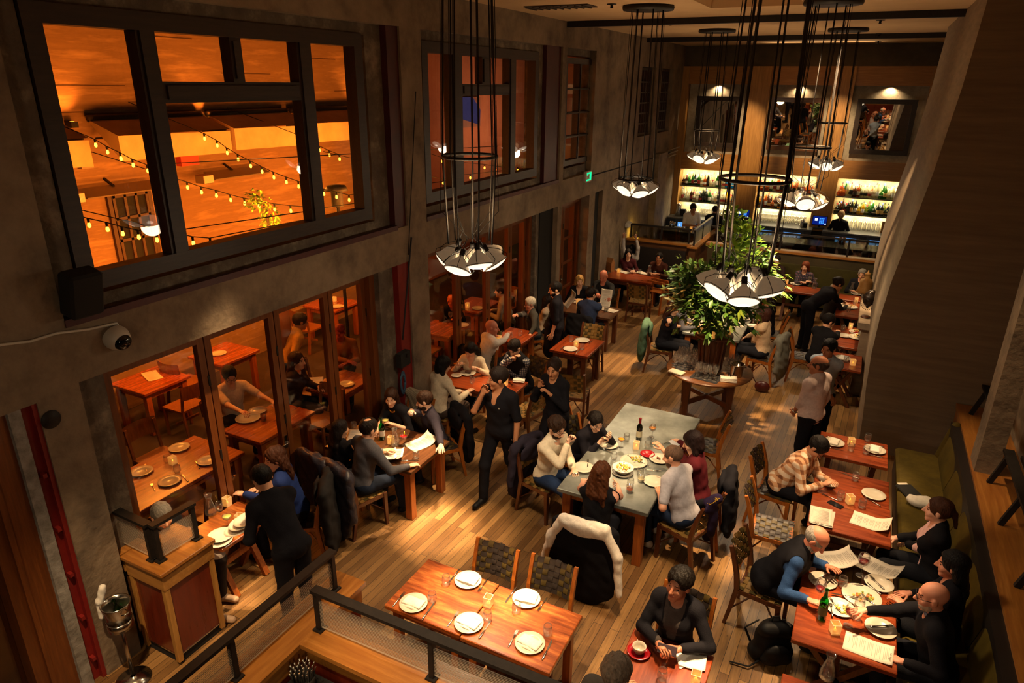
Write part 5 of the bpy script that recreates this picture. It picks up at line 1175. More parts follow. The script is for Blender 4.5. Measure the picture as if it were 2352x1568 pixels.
put('plate', T(1889, 1336), 'used white plate with a fork near the leaning man'); put('plate', T(2018, 1343), 'used grey-white plate at the right of the crowded table'); put('platter', T(1978, 1372), 'large plate of leftover salad on the crowded table'); put('plate', T(1928, 1398), 'brightly lit plate with scraps beside the green bottle'); put('plate', T(2022, 1446), 'empty plate with a fork at the near right of the crowded table')
for (px, py, a, kd, w) in [(1885, 1330, -40, 'fork', 'on the leaning man\'s plate'), (1903, 1338, -25, 'knife', 'on the edge of the leaning man\'s plate'), (2012, 1340, 40, 'fork', 'on the right-hand plate of the crowded table'), (2002, 1352, 45, 'knife', 'crossing the right-hand plate of the crowded table'), (1953, 1345, 105, 'knife', 'across the salad plate'), (1938, 1372, 100, 'knife', 'left of the salad plate'), (1998, 1385, 50, 'fork', 'at the right rim of the large leftover salad plate'), (1915, 1390, 35, 'fork', 'on the brightly lit plate'), (1908, 1402, 10, 'spoon', 'at the left rim of the brightly lit plate'), (2025, 1442, -60, 'fork', 'on the near right plate of the crowded table')]:
    put(kd, T(px, py), 'steel %s %s' % (kd, w), a, z=.016)
foodpile(1935, 1402, TZ, 'yellow scraps on the brightly lit plate', ['#d8a83a', '#c8b86a', '#8a9a3a'], .06, 22); foodpile(1982, 1376, TZ, 'leftover salad on the large plate', ['#8a9a3a', '#c8a84a', '#b8682a'], .08, 26)
put('carafe', T(1898, 1556), 'glass water carafe at the lower right edge')
# phone table
put('redplate', T(1467, 1500), 'red saucer under the white coffee cup', scale=1.05); put('cup', T(1467, 1500), 'white coffee cup on the red saucer', 120, z=.012); put('candle', T(1597, 1567), 'lit candle holder at the bottom right of the phone table', 5); put('empty', T(1520, 1560), 'empty tumbler near the bottom edge of the phone table')
mb = MB()
for k in range(3): mb.sheet(lambda u, v, k=k: ((u-.5)*.19 + .03*v*k, (v-.5)*.15 + .03*math.sin(3*u+k), .006+.004*k+.008*abs(math.sin(4*u+2*v+k))), 10, 8, .002)
tag(mb.build('napkin', linen, None, T(1583, 1520), .5), 'crumpled white napkin on the phone table', 'napkin')
p9 = tag(MB().cbox((0, 0, 0), (.15, .075, .010), bev=.003).build('smartphone', mat('phone plum', '#2a1018', rough=.5)), 'dark smartphone in the black-coated woman\'s hands', 'phone'); p9.location = (ph['hands'][0] + ph['hands'][1])/2 + Vector((0, -.02, .01)); p9.rotation_euler = (.9, 0, .1)
# brown table
put('green_bottle', T(878, 1008), 'green water bottle with a white label on the brown table'); put('carafe', T(908, 1022), 'glass water carafe beside the green water bottle'); put('candle', T(898, 1018), 'candle holder between the bottle and the carafe', 10); put('coupeR', T(928, 1022), 'red cocktail with a lemon twist on the brown table', 100)
put('glass', T(813, 985), 'water tumbler at the left end of the brown table'); put('glass', T(956, 1052), 'water tumbler near the right corner of the brown table'); put('coupeY', T(886, 985), 'pale yellow cocktail behind the green water bottle'); put('glass', T(935, 952), 'tumbler below the drinking man\'s face', z=.36) if False else None
put('menuC', T(968, 1020), 'menu sheet curling over the right end of the brown table', -20); put('menuC', T(905, 1048), 'menu sheet before the grey-shirted man', -150); put('menu', T(818, 1005), 'menu sheet before the black-sweatered woman', 30); put('menuC', T(890, 1050), 'second menu sheet under the grey-shirted man\'s menu', -140, z=-.0005)
put('fork', T(928, 1065), 'steel fork at the near edge of the brown table', -60); put('knife', T(940, 1058), 'steel knife at the near edge of the brown table', -60); put('knife', T(935, 1005), 'steel knife beyond the red cocktail', -55)
dt = dup(W['glass'], drk['hands'][1] + Vector((0, 0, -.04)), None, 'tumbler raised to the drinking man\'s mouth'); dt.rotation_euler = (.5, .5, 0)
# corner table, waiter's plates
put('carafe', T(485, 1180), 'glass water carafe on the corner table by the doors'); put('glass', T(505, 1172), 'water tumbler right of the corner-table carafe'); put('coupeY', T(525, 1210), 'yellow drink in a small stemmed glass on the corner table'); put('candle', T(551, 1200), 'lit square candle holder on the corner table', 15); put('candle', T(523, 1160), 'amber candle cup against the door glass on the corner table', 0)
put('plate', T(508, 1238), 'bright plate being lifted by the bending waiter', z=.03); put('plate', T(505, 1246), 'second plate under the lifted bright plate', z=.01)
hp = wa['hands'][0]
for k, (dx, dy, dz, w) in enumerate([(-.05, -.10, -.01, 'lowest'), (-.04, -.05, .03, 'middle'), (.0, -.02, .065, 'topmost')]):
    o = put('plate', hp + Vector((dx, dy, dz + .02)), '%s of the used plates stacked on the bending waiter\'s arm' % w); o.rotation_euler = (.12, -.15, 0)
put('plate', T(1075, 858, TZ), 'white plate with chocolate dessert'); d9 = tag(MB().cbox((0, 0, .035), (.09, .045, .035), rz=.3, bev=.004).build('chocolate_cake', mat('chocolate', '#3a1c10', '#4a2616', scale=30, rough=.5)), 'slab of chocolate cake on the dessert plate', 'cake'); d9.location = T(1075, 858)
put('side', T(1048, 864), 'small empty plate left of the chocolate dessert'); put('side', T(1080, 846), 'small plate with a spoon before the dessert eater'); put('coupeO', T(1048, 852), 'orange cocktail on the dessert table'); put('wine', T(1085, 895), 'stemmed glass at the near side of the dessert table'); put('spoon', T(1078, 845), 'spoon on the dessert eater\'s small plate', 70, z=.02)
put('napkin', T(1192, 876), 'folded white napkin at the aisle end of the dessert table', 20); put('glass', T(1163, 868), 'tumbler of milky drink at the aisle end of the dessert table'); put('candle', T(1160, 884), 'pale candle holder at the aisle end of the dessert table')
put('wine', bald_h := (T(1172, 790)), 'wine glass of the bald man in white'); put('green2', T(1148, 775), 'green bottle before the bald man in white'); put('candle', T(1146, 783), 'candle holder before the bald man in white'); put('empty', T(1195, 770), 'empty tumbler on the bald man\'s table')
setting(1310, 803, 'at the near side of the small set table', 0, gl=(.17, .12), napkin=False); setting(1338, 783, 'at the far side of the small set table', 180, gl=(.17, .12), napkin=False); put('candle', T(1323, 795), 'lit candle holder on the small set table', 10)
put('menu', T(1330, 690), 'white menu lying at the left of the menu table', 20); put('candle', T(1328, 698), 'lit amber candle on the menu table'); put('side', T(1383, 700), 'small plate before the bald menu reader'); put('menu', T(1398, 712), 'menu lying at the right end of the menu table', 75); put('glass', T(1392, 715), 'water tumbler on the right-hand menu of the menu table')
mn = put('menuC', atz(1392, 686, .93), 'menu held up by the bald man in the dark sweater', 80); mn.rotation_euler = (.9, 0, .1); mn = put('menuC', atz(1312, 690, .95), 'large menu held behind the bearded waiter', 80); mn.rotation_euler = (.9, 0, -.9)
put('candle', T(1421, 626), 'lit amber candle on the booth table'); put('glass', T(1444, 628), 'water tumbler before the red-sweatered woman'); put('glass', T(1469, 628), 'water tumbler in the middle of the booth table'); put('carafe', T(1491, 632), 'glass carafe on the booth table'); put('glass', T(1504, 632), 'water tumbler at the right end of the booth table'); put('menu', T(1480, 628), 'menu on the booth table', 80); put('menu', T(1432, 624), 'menu at the left of the booth table', 60)
bag = MB(); 
bag.add([(-.1, -.06, 0), (.1, -.06, 0), (.1, .06, 0), (-.1, .06, 0), (-.1, -.06, .22), (.1, -.06, .22), (.1, .06, .22), (-.1, .06, .22), (-.1, 0, .33), (.1, 0, .33)], [(3,2,1,0), (0,1,5,4), (1,2,6,5), (2,3,7,6), (3,0,4,7), (4,5,9,8), (6,7,8,9), (5,6,9), (7,4,8)])
tag(bag.build('paper_bag', mat('kraft paper', '#8a5a2c', '#a06c38', scale=12, rough=.8, bump=.4), None, T(1400, 622), -.4), 'brown folded paper bag on the booth table', 'bag')
# right-hand far tables
setting(1936, 824, 'on the small table beside the mantel', -90, gl=(.14, .05)); put('candle', T(1958, 838), 'lit frosted candle holder on the small mantel table', 20)
for (px, py, kd, w) in [(1938, 772, 'plate', 'white plate with a fork on the table below the mantel'), (1970, 776, 'platter', 'large plate of food at the near edge below the mantel'), (1966, 764, 'plate', 'plate of food in the middle of the table below the mantel'), (1960, 762, 'redplate', 'red plate behind the candle below the mantel'), (1936, 758, 'glass', 'water tumbler left of the candle below the mantel'), (1953, 754, 'candle', 'lit amber candle below the mantel'), (1972, 752, 'green2', 'green bottle under the mantel shelf'), (1984, 756, 'glass', 'tumbler at the right edge below the mantel'), (1985, 768, 'side', 'small green-filled plate at the right edge below the mantel'),
                          (1950, 706, 'platter', 'plate of golden food under the leaning waiter'), (1962, 698, 'glass', 'tumbler behind the golden food'), (1948, 716, 'glass', 'water tumbler in front of the golden food'), (1966, 694, 'candle', 'lit amber candle under the bell'), (1938, 700, 'side', 'small plate left of the golden food'), (1955, 672, 'carafe', 'carafe on the farthest chimney table'), (1968, 676, 'plate', 'plate on the farthest chimney table'),
                          (1828, 653, 'plate', 'white plate before the curly-haired woman'), (1858, 656, 'wine', 'glass of pale wine on the curly-haired woman\'s table'), (1806, 652, 'candle', 'lit amber candle on the curly-haired woman\'s table'), (1822, 660, 'glass', 'tumbler on the curly-haired woman\'s table'), (1798, 650, 'coupeR', 'pink drink at the left of the curly-haired woman\'s table'), (1870, 662, 'carafe', 'carafe at the right of the curly-haired woman\'s table')]:
    put(kd, T(px, py), w)
foodpile(1972, 774, TZ, 'yellow food on the large plate below the mantel', ['#d8a84a', '#3a2c20', '#c8b878'], .09, 30); foodpile(1966, 762, TZ, 'mixed food in the middle below the mantel', ['#d8b05a', '#7a8a2a', '#4a3020'], .06, 20); foodpile(1950, 704, TZ, 'golden food under the leaning waiter', ['#d8983a', '#e0b860'], .1, 30)
# far communal table
for (px, py, kd, w, a) in [(1690, 745, 'menuC', 'menu at the near right of the far communal table', 30), (1672, 730, 'menu', 'menu in the middle of the far communal table', 10), (1598, 736, 'menu', 'menu at the left of the far communal table', 60), (1708, 733, 'plate', 'white plate on the far communal table', 0), (1678, 738, 'glass', 'water tumbler on the far communal table', 0), (1586, 748, 'gin', 'amber-pale drink at the left of the far communal table', 0), (1665, 768, 'knife', 'steel knife at the near edge of the far communal table', 10), (1728, 750, 'napkin', 'white napkin before the beige-sweatered woman', 20)]:
    put(kd, T(px, py, .74), w, a)
bh = [c for c in COL.objects if c.get('label', '').startswith('woman in a beige sweater')]
put('rocks', atz(1733, 742, 1.02), 'orange drink held by the beige-sweatered woman', scale=.9)
# ------------------------------------------------------------------ pendant clusters of sealed-beam lamps
lamp_back = mat('smoky mirrored glass', '#8f8474', '#a89c8a', scale=3, rough=.3, metal=.3, emit='#ffd9a8', es=.10)
lens = mat('lamp lens', '#e8e2d6', rough=.15, emit='#ffe9c8', es=1.5)
lens_hot = mat('lit filament glow', '#fff4e0', rough=.2, emit='#fff0d8', es=7)
def cluster(cx, cy_, zl, zr, label, n=6, R=.27, ph=0., watt=60, group=None, flood=165):
    t = thing('pendant_lamp', label, 'lamp', (cx, cy_, 0), 0, group)
    MB().lathe([(0, CZ-.001), (.36, CZ-.001), (.37, CZ-.03), (.36, CZ-.06), (0, CZ-.06)], 32).build('ceiling_plate', black_metal, t)
    mb = MB()
    mb.tube([((R+.02)*math.cos(a), (R+.02)*math.sin(a), zr) for a in np.linspace(0, 2*PI, 41)], .009, 6, flat=1.6); mb.build('ring', black_metal, t)
    for k in range(n):
        a = ph + 2*PI*k/n; c = Vector((R*math.cos(a), R*math.sin(a), zl + .03*math.sin(2.3*k)))
        rd = Vector(((R+.02)*math.cos(a), (R+.02)*math.sin(a), 0))
        MB().tube([(rd.x*.8, rd.y*.8, CZ-.05), (rd.x*.97, rd.y*.97, zr), (c.x*.9, c.y*.9, zl+.17)], .0105 if k % 2 == 0 else .007, 6).build('hanging_rod', black_metal, t)
        tilt = .58 + .22*math.sin(k*1.9); ax = Vector((math.cos(a)*math.sin(tilt), math.sin(a)*math.sin(tilt), -math.cos(tilt)))
        q = ax.to_track_quat('Z', 'Y').to_matrix()
        hd = MB().lathe([(.022, -.135), (.026, -.115), (.06, -.085), (.10, -.04), (.122, 0), (.128, .006), (.128, .014), (.121, .018)], 28, c, R=q).build('lamp_head', lamp_back, t)
        MB().lathe([(.121, .016), (.10, .030), (.06, .042), (.035, .046)], 28, c, R=q).build('lens', lens, hd)
        MB().lathe([(.035, .046), (0, .049)], 20, c, R=q).build('bright_center', lens_hot, hd)
        MB().lathe([(0, -.19), (.024, -.19), (.026, -.14), (.024, -.125)], 12, c, R=q).build('socket', black_metal, hd)
        cg = MB(); e = ax.orthogonal().normalized(); g = ax.cross(e)
        for m_ in range(4):
            v = e*math.cos(m_*PI/2+.4) + g*math.sin(m_*PI/2+.4); cg.tube([c - ax*.16 + v*.02, c - ax*.09 + v*.11, c - ax*.02 + v*.150, c + ax*.02 + v*.131], .003, 5)
        cg.tube([c + ax*.010 + (e*math.cos(b_) + g*math.sin(b_))*.1295 for b_ in np.linspace(0, 2*PI, 29)], .0028, 5); cg.build('wire_cage', black_metal, hd)
        mid = Vector((c.x*1.1 + .04*math.sin(k*3), c.y*1.1 + .04*math.cos(k*2), (zl+zr)/2))
        MB().tube([(rd.x*.9, rd.y*.9, CZ-.05), (rd.x*1.02, rd.y*1.02, zr+.02), mid, c - ax*.30, c - ax*.19], .0035, 5).build('cord', black, t)
    light('pendant_glow', 'POINT', (cx, cy_, zl - .12), watt*.5, COOL, size=.12)
    light('pendant_upglow', 'SPOT', (cx, cy_, zl + .25), watt*1.0, WARM, to=(cx, cy_, CZ), size=.12, angle=150, blend=1.)
    light('pendant_flood', 'SPOT', (cx, cy_, zl - .14), flood, COOL, to=(cx, cy_, 0), size=.16, angle=140, blend=.9)
    return t
cluster(-3.2, 5.45, 3.42, 4.38, 'pendant of sealed-beam lamps nearest the big orange window', 7, .23, .2, 55)
cluster(-.78, 5.75, 3.42, 4.31, 'pendant of sealed-beam lamps in front of the flower arrangement', 7, .25, .5, 55)
cluster(-3.2, 10.55, 3.46, 3.62, 'pendant of sealed-beam lamps by the green exit sign', 6, .25, .1, 60)
cluster(-.77, 10.7, 3.45, 4.2, 'pendant of sealed-beam lamps before the middle bar shelves', 6, .25, .8, 60)
cluster(-3.2, 15.4, 3.52, 4.1, 'distant pendant of sealed-beam lamps under the left mirror', 6, .24, .3, 60)
cluster(-.8, 15.9, 3.47, 4.3, 'distant pendant of sealed-beam lamps under the right mirror', 6, .25, .6, 60)
light('mezzanine_pendant_glow', 'POINT', (-3.2, .6, 3.6), 20, COOL, size=.15)
cluster(-3.2, .2, 3.42, 4.38, 'pendant of sealed-beam lamps seen reflected in the big window', 6, .24, .4, 30, None, 90)
light('pendant_flood', 'SPOT', (-.8, .7, 3.2), 150, COOL, to=(-.6, 3.0, 0), size=.16, angle=120, blend=.9)

# ------------------------------------------------------------------ flower stand on the round service table
RX, RY = -1.72, 10.4
t = thing('service_table', 'round wooden service table crowded with wine glasses', 'table', (RX, RY, 0))
MB().lathe([(0, .72), (.64, .72), (.665, .73), (.67, .745), (.66, .76), (0, .762)], 48).build('tabletop', wood('round walnut top', '#4a2a14', '#8a5a2c', '#6a3f1e', scale=2., grain=(1, 10, 10), rough=.35, coat=.3), t)
for k in range(4):
    a = PI/4 + k*PI/2 + .25; MB().bar((.46*math.cos(a), .46*math.sin(a), 0), (.47*math.cos(a), .47*math.sin(a), .72), .07, .07, w2=.12, h2=.12).build('table_leg', chair_dark, t)
a = PI/4 + .25; MB().bar((-.45*math.cos(a), -.45*math.sin(a), .28), (.45*math.cos(a), .45*math.sin(a), .28), .04, .07).bar((.45*math.sin(a), -.45*math.cos(a), .28), (-.45*math.sin(a), .45*math.cos(a), .28), .04, .07).build('cross_stretcher', chair_dark, t)
t = thing('plinth', 'tapered dark wooden plinth standing on the round service table', 'plinth', (RX, RY, .762))
MB().lathe([(0, 0), (.17, 0), (.185, .3), (.215, .53), (.215, .56)], 12).build('column', chair_dark, t)
mb = MB()
for k in range(12): a = k*PI/6; mb.bar((.172*math.cos(a), .172*math.sin(a), .01), (.222*math.cos(a), .222*math.sin(a), .55), .025, .02)
mb.build('slats', chair_dark, t); MB().lathe([(0, .56), (.29, .56), (.305, .575), (.30, .60), (0, .60)], 36).build('plinth_top', chair_dark, t)
PZ = .762 + .60
for px, py, dx, dy, w in ((0, 0, -.20, -.10, 'left'), (0, 0, .02, -.24, 'front'), (0, 0, .20, .08, 'right')): put('candle', (RX+dx, RY+dy, PZ), 'lit amber candle at the %s of the plinth top' % w, 30)
t = thing('flower_arrangement', 'large arrangement of leafy branches in a dark vase on the plinth', 'plant', (RX, RY, PZ))
MB().lathe([(0, 0), (.10, 0), (.13, .1), (.12, .24), (.14, .30), (.125, .30), (.10, .22), (0, .2)], 24).build('vase', mat('dark vase', '#241a14', rough=.35), t)
def foliage(name, pts, n, size, cols, seed, droop=.3):
    rr = random.Random(seed); mb = MB()
    for k in range(n):
        c, rad = rr.choice(pts); p = Vector(c) + Vector((rr.gauss(0, 1), rr.gauss(0, 1), rr.gauss(0, 1)))*rad*.55
        out = Vector((p.x, p.y, (p.z-.35)*.6 + rr.uniform(-.3, .3)*.6)) + Vector((rr.uniform(-.3, .3), rr.uniform(-.3, .3), rr.uniform(-.35, .25))); d = out.normalized()
        for q in range(rr.choice((2, 3, 4))):
            dd = (d + Vector((rr.uniform(-.8, .8), rr.uniform(-.8, .8), rr.uniform(-.7, .5)))).normalized(); s = size*rr.uniform(.65, 1.35); w_ = s*rr.uniform(.17, .27); sd = dd.cross(Vector((rr.uniform(-.5, .5), rr.uniform(-.5, .5), 1))).normalized(); nn = sd.cross(dd)
            a = p; b_ = p + dd*s*.45 - Vector((0, 0, droop*s*.05)); e = p + dd*s - Vector((0, 0, droop*s*.35))
            mb.add([a, b_ + sd*w_ - nn*w_*.2, e, b_ - sd*w_ - nn*w_*.2, b_ + nn*w_*.12], [(0, 1, 4), (1, 2, 4), (2, 3, 4), (3, 0, 4)], True, rr.randrange(len(cols)))
    return mb.build(name, cols, t, fix=False)
def leaf(n, c, c2): return mat(n, c, c2, scale=5, rough=.42, spec=.5)
gd = [leaf('leaf dark', '#2c4a1a', '#3f6024'), leaf('leaf olive', '#56662c', '#74843c'), leaf('leaf mid', '#44681e', '#5a862c')]; gb = [leaf('leaf bright', '#7a9a2a', '#a0c040'), leaf('leaf lime', '#8aaa30', '#b8d050'), leaf('leaf mid', '#2e4a16', '#3f6420')]; gy = [leaf('leaf dry', '#7a5a1c', '#b08a3a'), leaf('leaf pale', '#a89a5a', '#cfc08a'), leaf('leaf olive', '#3a4a1e', '#56642c')]
foliage('foliage', [((-.22, -.05, .58), .36), ((.08, -.05, .66), .42), ((-.1, .1, .78), .38), ((.18, -.1, .52), .28), ((-.42, 0, .80), .26), ((.0, -.15, .40), .30)], 1200, .125, gd, 3)
foliage('foliage', [((-.48, -.1, .60), .18), ((-.50, -.05, .46), .14)], 80, .13, gy, 5)
foliage('foliage', [((.10, .0, 1.05), .26), ((.15, .05, 1.3), .28), ((.25, .1, 1.55), .22), ((.42, .1, 1.15), .24), ((.6, .1, 1.0), .22), ((.72, .1, .8), .2), ((.55, 0, .85), .18), ((.30, -.05, .55), .25), ((.10, .05, 1.75), .12)], 430, .135, gb, 8, .8)
mb = MB(); rr = random.Random(4)
for k in range(26):
    a = rr.uniform(0, 6.28); e = Vector((.6*math.cos(a), .4*math.sin(a), rr.uniform(.5, 1.0))) if k < 16 else Vector((rr.uniform(0, .75), rr.uniform(-.1, .2), rr.uniform(.9, 1.7)))
    mb.tube([(.03*math.cos(a), .03*math.sin(a), .15), e*.5 + Vector((0, 0, .2)), e], [.008, .006, .003], 5)
mb.build('branches', mat('branch bark', '#4a3a26', rough=.8), t)
for (x, y, z, s) in ((-.72, -.05, .92, 1.0), (-.45, -.1, .98, .8), (-.52, -.2, .72, 1.1), (-.30, -.25, .68, 1.1), (-.1, -.2, .9, .8), (-.2, -.1, .55, .7)):
    MB().lathe([(0, 0), (.03*s, .01*s), (.036*s, .06*s), (.028*s, .12*s), (0, .14*s)], 14, (x, y, z), R=Matrix.Rotation(1.1, 3, 'Y')).build('banksia_flower', mat('banksia', '#8a7f4a', '#b8ac70', scale=60, rough=.8, bump=.6), t)
# glasses, mats, bucket, folded cloths on the service table
tag(MB().prism([(-.36, .10), (-.60, -.06), (-.42, -.34), (-.17, -.12)], 0, .004).build('place_mat', mat('slate mat', '#26262a', rough=.7), None, (RX, RY, .7625)), 'dark mat under the left wine glasses on the service table', 'mat'); tag(MB().prism([(-.16, -.16), (-.20, -.50), (.22, -.56), (.28, -.20)], 0, .004).build('place_mat', mat('slate mat', '#26262a'), None, (RX, RY, .7626)), 'dark mat under the front wine glasses on the service table', 'mat')
rr = random.Random(9); k = 0
for (x0, x1, y0, y1, nx, ny) in ((-.56, -.20, -.24, .30, 5, 6), (-.14, .20, -.50, -.24, 5, 4), (.22, .42, -.08, .34, 3, 4)):
    for i in range(nx):
        for j in range(ny):
            x = x0 + (x1-x0)*(i+.5)/nx + rr.uniform(-.008, .008); y = y0 + (y1-y0)*(j+.5)/ny + rr.uniform(-.008, .008) + (.02 if i % 2 else 0)
            if x*x + y*y > .37 or x*x + y*y < .045: continue
            dup(W['wine'], (RX+x, RY+y, .7675 if y < .05 else .7635), None, 'clean empty wine glass massed on the round service table', 'wine glasses on the service table', scale=.92)
o = thing('ice_bucket', 'steel ice bucket on the right of the round service table', 'bucket', (RX+.43, RY-.10, .7635))
MB().lathe([(0, 0), (.085, 0), (.09, .01), (.105, .19), (.115, .195), (.115, .205), (.103, .205), (.088, .012), (0, .01)], 28).build('bucket', steel, o)
for s_ in (-1, 1): MB().tube([(s_*.104, -.03, .15), (s_*.135, -.03, .155), (s_*.135, .03, .155), (s_*.104, .03, .15)], .006, 6).build('handle', steel, o)
mb = MB()
for k in range(4): mb.sheet(lambda u, v, k=k: ((u-.5)*.24, (v-.5)*.12, .016*(k+1)+.004*math.sin(5*u+k)), 8, 4, .015)
tag(mb.build('folded_cloth', linen, None, (RX+.36, RY-.36, .7635), .3), 'stack of folded white cloths on the service table', 'cloth')
tag(MB().cbox((0, 0, .012), (.24, .15, .02), bev=.003).build('booklet', mat('cream cover', '#cfc4ac', rough=.8), None, (RX-.42, RY-.42, .768), -.25), 'cream booklet at the left edge of the service table', 'book')
# high chair
hc_ = atz(1505, 715, 0); o = thing('high_chair', 'wooden restaurant high chair behind the flower stand', 'chair', (hc_.x, hc_.y, 0), -.25)
for sx in (-1, 1):
    MB().bar((sx*.22, -.22, 0), (sx*.20, -.08, .75), .04, .03).build('leg', chair_wood, o); MB().bar((sx*.22, .22, 0), (sx*.20, .10, .75), .04, .03).build('leg', chair_wood, o); MB().box((sx*.215-.02, -.12, .58), (sx*.215+.02, .14, .62)).box((sx*.215-.02, -.22, .02), (sx*.215+.02, .22, .07)).build('side_rail', chair_wood, o)
MB().box((-.2, -.1, .48), (.2, .14, .50)).build('seat', chair_wood, o); MB().box((-.2, -.13, .70), (.2, -.10, .76)).box((-.2, .10, .66), (.2, .13, .76)).box((-.2, -.13, .58), (.2, -.105, .61)).build('guard_rail', chair_wood, o)
# purse on the floor chair
pp = atz(1757, 845, .45); o = thing('handbag', 'small dark red handbag hanging behind the beige-sweatered woman', 'bag', (pp.x, pp.y, .0)); solid('bag_body', [('e', (0, 0, .1), (.13, .06, .10), EYE, .02)], .012, mat('oxblood leather', '#4a1410', rough=.35), o); MB().tube([(-.11, 0, .15), (-.22, 0, .32), (-.08, 0, .5)], .008, 6).build('strap', mat('oxblood leather', '#4a1410'), o)
# backpack by the crowded table
pp = atz(1772, 1492, .1); o = thing('backpack', 'black backpack on the floor left of the crowded banquette table', 'bag', (pp.x, pp.y, 0), .5); nyl = mat('black nylon', '#0c0b0d', rough=.6, spec=.2); R_ = Matrix.Rotation(-.25, 3, 'X')
solid('bag_body', [('e', (0, .02, .20), (.17, .11, .21), ((1,0,0),(0,.97,-.25),(0,.25,.97)), .03), ('c', (-.12, .02, .08), (.12, .02, .08), .09, .09, .04), ('c', (-.09, -.02, .36), (.09, -.02, .36), .07, .07, .04)], .012, nyl, o, (.004, 24, 1)); solid('front_pocket', [('e', (0, -.11, .15), (.12, .05, .11), EYE, .03), ('c', (-.09, -.10, .09), (.09, -.10, .09), .05, .05, .03)], .012, nyl, o, (.003, 30, 2))
MB().tube([(-.12, .1, .36), (-.2, .18, .2), (-.14, .12, .06)], .016, 6, flat=.5).tube([(.12, .1, .36), (.2, .18, .2), (.14, .12, .06)], .016, 6, flat=.5).tube([(-.1, -.05, .05), (-.25, -.12, .03), (-.40, -.05, .02)], .010, 6, flat=.5).build('strap', black, o); MB().tube([(-.04, .02, .42), (-.03, .02, .47), (.03, .02, .47), (.04, .02, .42)], .009, 6).build('grab_handle', black, o)

# ------------------------------------------------------------------ low partitions, host stand, ribbed screens
rib = None
m, nt, b = _nt('ribbed glass'); N = nt.nodes; L = nt.links
for n_ in list(N): N.remove(n_)
out = N.new('ShaderNodeOutputMaterial'); mx = N.new('ShaderNodeMixShader'); tr = N.new('ShaderNodeBsdfTransparent'); gl = N.new('ShaderNodeBsdfPrincipled'); gl.inputs['Base Color'].default_value = (.5, .42, .32, 1); gl.inputs['Roughness'].default_value = .35
tc = N.new('ShaderNodeTexCoord'); sp = N.new('ShaderNodeSeparateXYZ'); mu = N.new('ShaderNodeMath'); mu.operation = 'MULTIPLY'; mu.inputs[1].default_value = 75; fr = N.new('ShaderNodeMath'); fr.operation = 'FRACT'; ls = N.new('ShaderNodeMath'); ls.operation = 'LESS_THAN'; ls.inputs[1].default_value = .42
L.new(tc.outputs['Object'], sp.inputs[0]); L.new(sp.outputs[2], mu.inputs[0]); L.new(mu.outputs[0], fr.inputs[0]); L.new(fr.outputs[0], ls.inputs[0]); sc2 = N.new('ShaderNodeMath'); sc2.operation = 'MULTIPLY'; sc2.inputs[1].default_value = .55; ad = N.new('ShaderNodeMath'); ad.operation = 'ADD'; ad.inputs[1].default_value = .12
L.new(ls.outputs[0], sc2.inputs[0]); L.new(sc2.outputs[0], ad.inputs[0]); L.new(ad.outputs[0], mx.inputs[0]); L.new(tr.outputs[0], mx.inputs[1]); L.new(gl.outputs[0], mx.inputs[2]); L.new(mx.outputs[0], out.inputs[0]); rib = m; MATS['ribbed glass'] = m
def screen(parent, a, b_, z0=1.05, z1=1.42, posts=(0, 1), gm=None, glass_top=None):
    """a low railing on a cap: posts, a wide flat rail, a ribbed pane"""
    a = Vector((a[0], a[1], 0)); b_ = Vector((b_[0], b_[1], 0)); d = (b_-a).normalized(); rz = math.atan2(d.y, d.x)
    for u in posts:
        p = a.lerp(b_, u); MB().cbox((p.x, p.y, (z0+z1)/2), (.035, .05, z1-z0), rz).cbox((p.x, p.y, z0+.008), (.08, .085, .016), rz).build('post', black_metal, parent)
    MB().bar(a - d*.03 + Vector((0, 0, z1)), b_ + d*.03 + Vector((0, 0, z1)), .075, .028).build('handrail', black_metal, parent)
    mb = MB(); gt = glass_top or z1 - .09; mb.bar(a + Vector((0, 0, (z0+.03+gt)/2)), b_ + Vector((0, 0, (z0+.03+gt)/2)), .012, gt-z0-.03); mb.build('ribbed_pane', gm or rib, parent)
mahog = wood('mahogany panel', '#5a1d0a', '#7a2a10', '#6a2410', scale=2, grain=(10, 10, 1), rough=.3, coat=.5)
o = thing('host_stand', 'oak-capped mahogany host stand at the lower left', 'podium', (-5.05, 3.155, 0))
MB().cbox((0, 0, .53), (.44, .48, .86), bev=.004).build('cabinet', mahog, o)
mb = MB()
for sx in (-1, 1):
    for sy in (-1, 1): mb.cbox((sx*.215, sy*.235, .5), (.05, .05, .92), bev=.003)
mb.build('corner_post', oak, o); MB().cbox((0, 0, .93), (.49, .53, .16)).build('frieze', oakx, o); MB().cbox((0, 0, 1.03), (.54, .57, .04), bev=.006).build('cap', oakcap, o); MB().cbox((0, 0, .05), (.42, .46, .1)).build('kick_plate', black, o)
mb = MB().box((-.222, -.243, .095), (.222, -.238, .108)).box((.222, -.243, .095), (.227, .24, .108)); mb.build('metal_edge', steel, o)
o = thing('partition', 'oak partition arm joining the host stand to the left wall', 'partition', (0, 0, 0)); MB().box((-5.45, 2.93, 0), (-5.335, 3.07, .86)).build('panel', oak_dark, o); MB().box((-5.47, 2.9, .86), (-5.33, 3.10, 1.02)).build('frieze', oakx, o); MB().box((-5.48, 2.88, 1.01), (-5.33, 3.12, 1.05)).build('cap', oakcap, o)
o = thing('glass_screen', 'ribbed glass screen with steel posts left of the host stand', 'screen'); screen(o, (-5.46, 2.99), (-5.02, 2.98), posts=(0, 1)); o = thing('glass_screen', 'short ribbed glass screen on top of the host stand', 'screen'); screen(o, (-4.95, 3.0), (-4.93, 3.36), posts=(0, 1))
o = thing('service_counter', 'long oak-capped partition along the lower edge of the picture', 'counter')
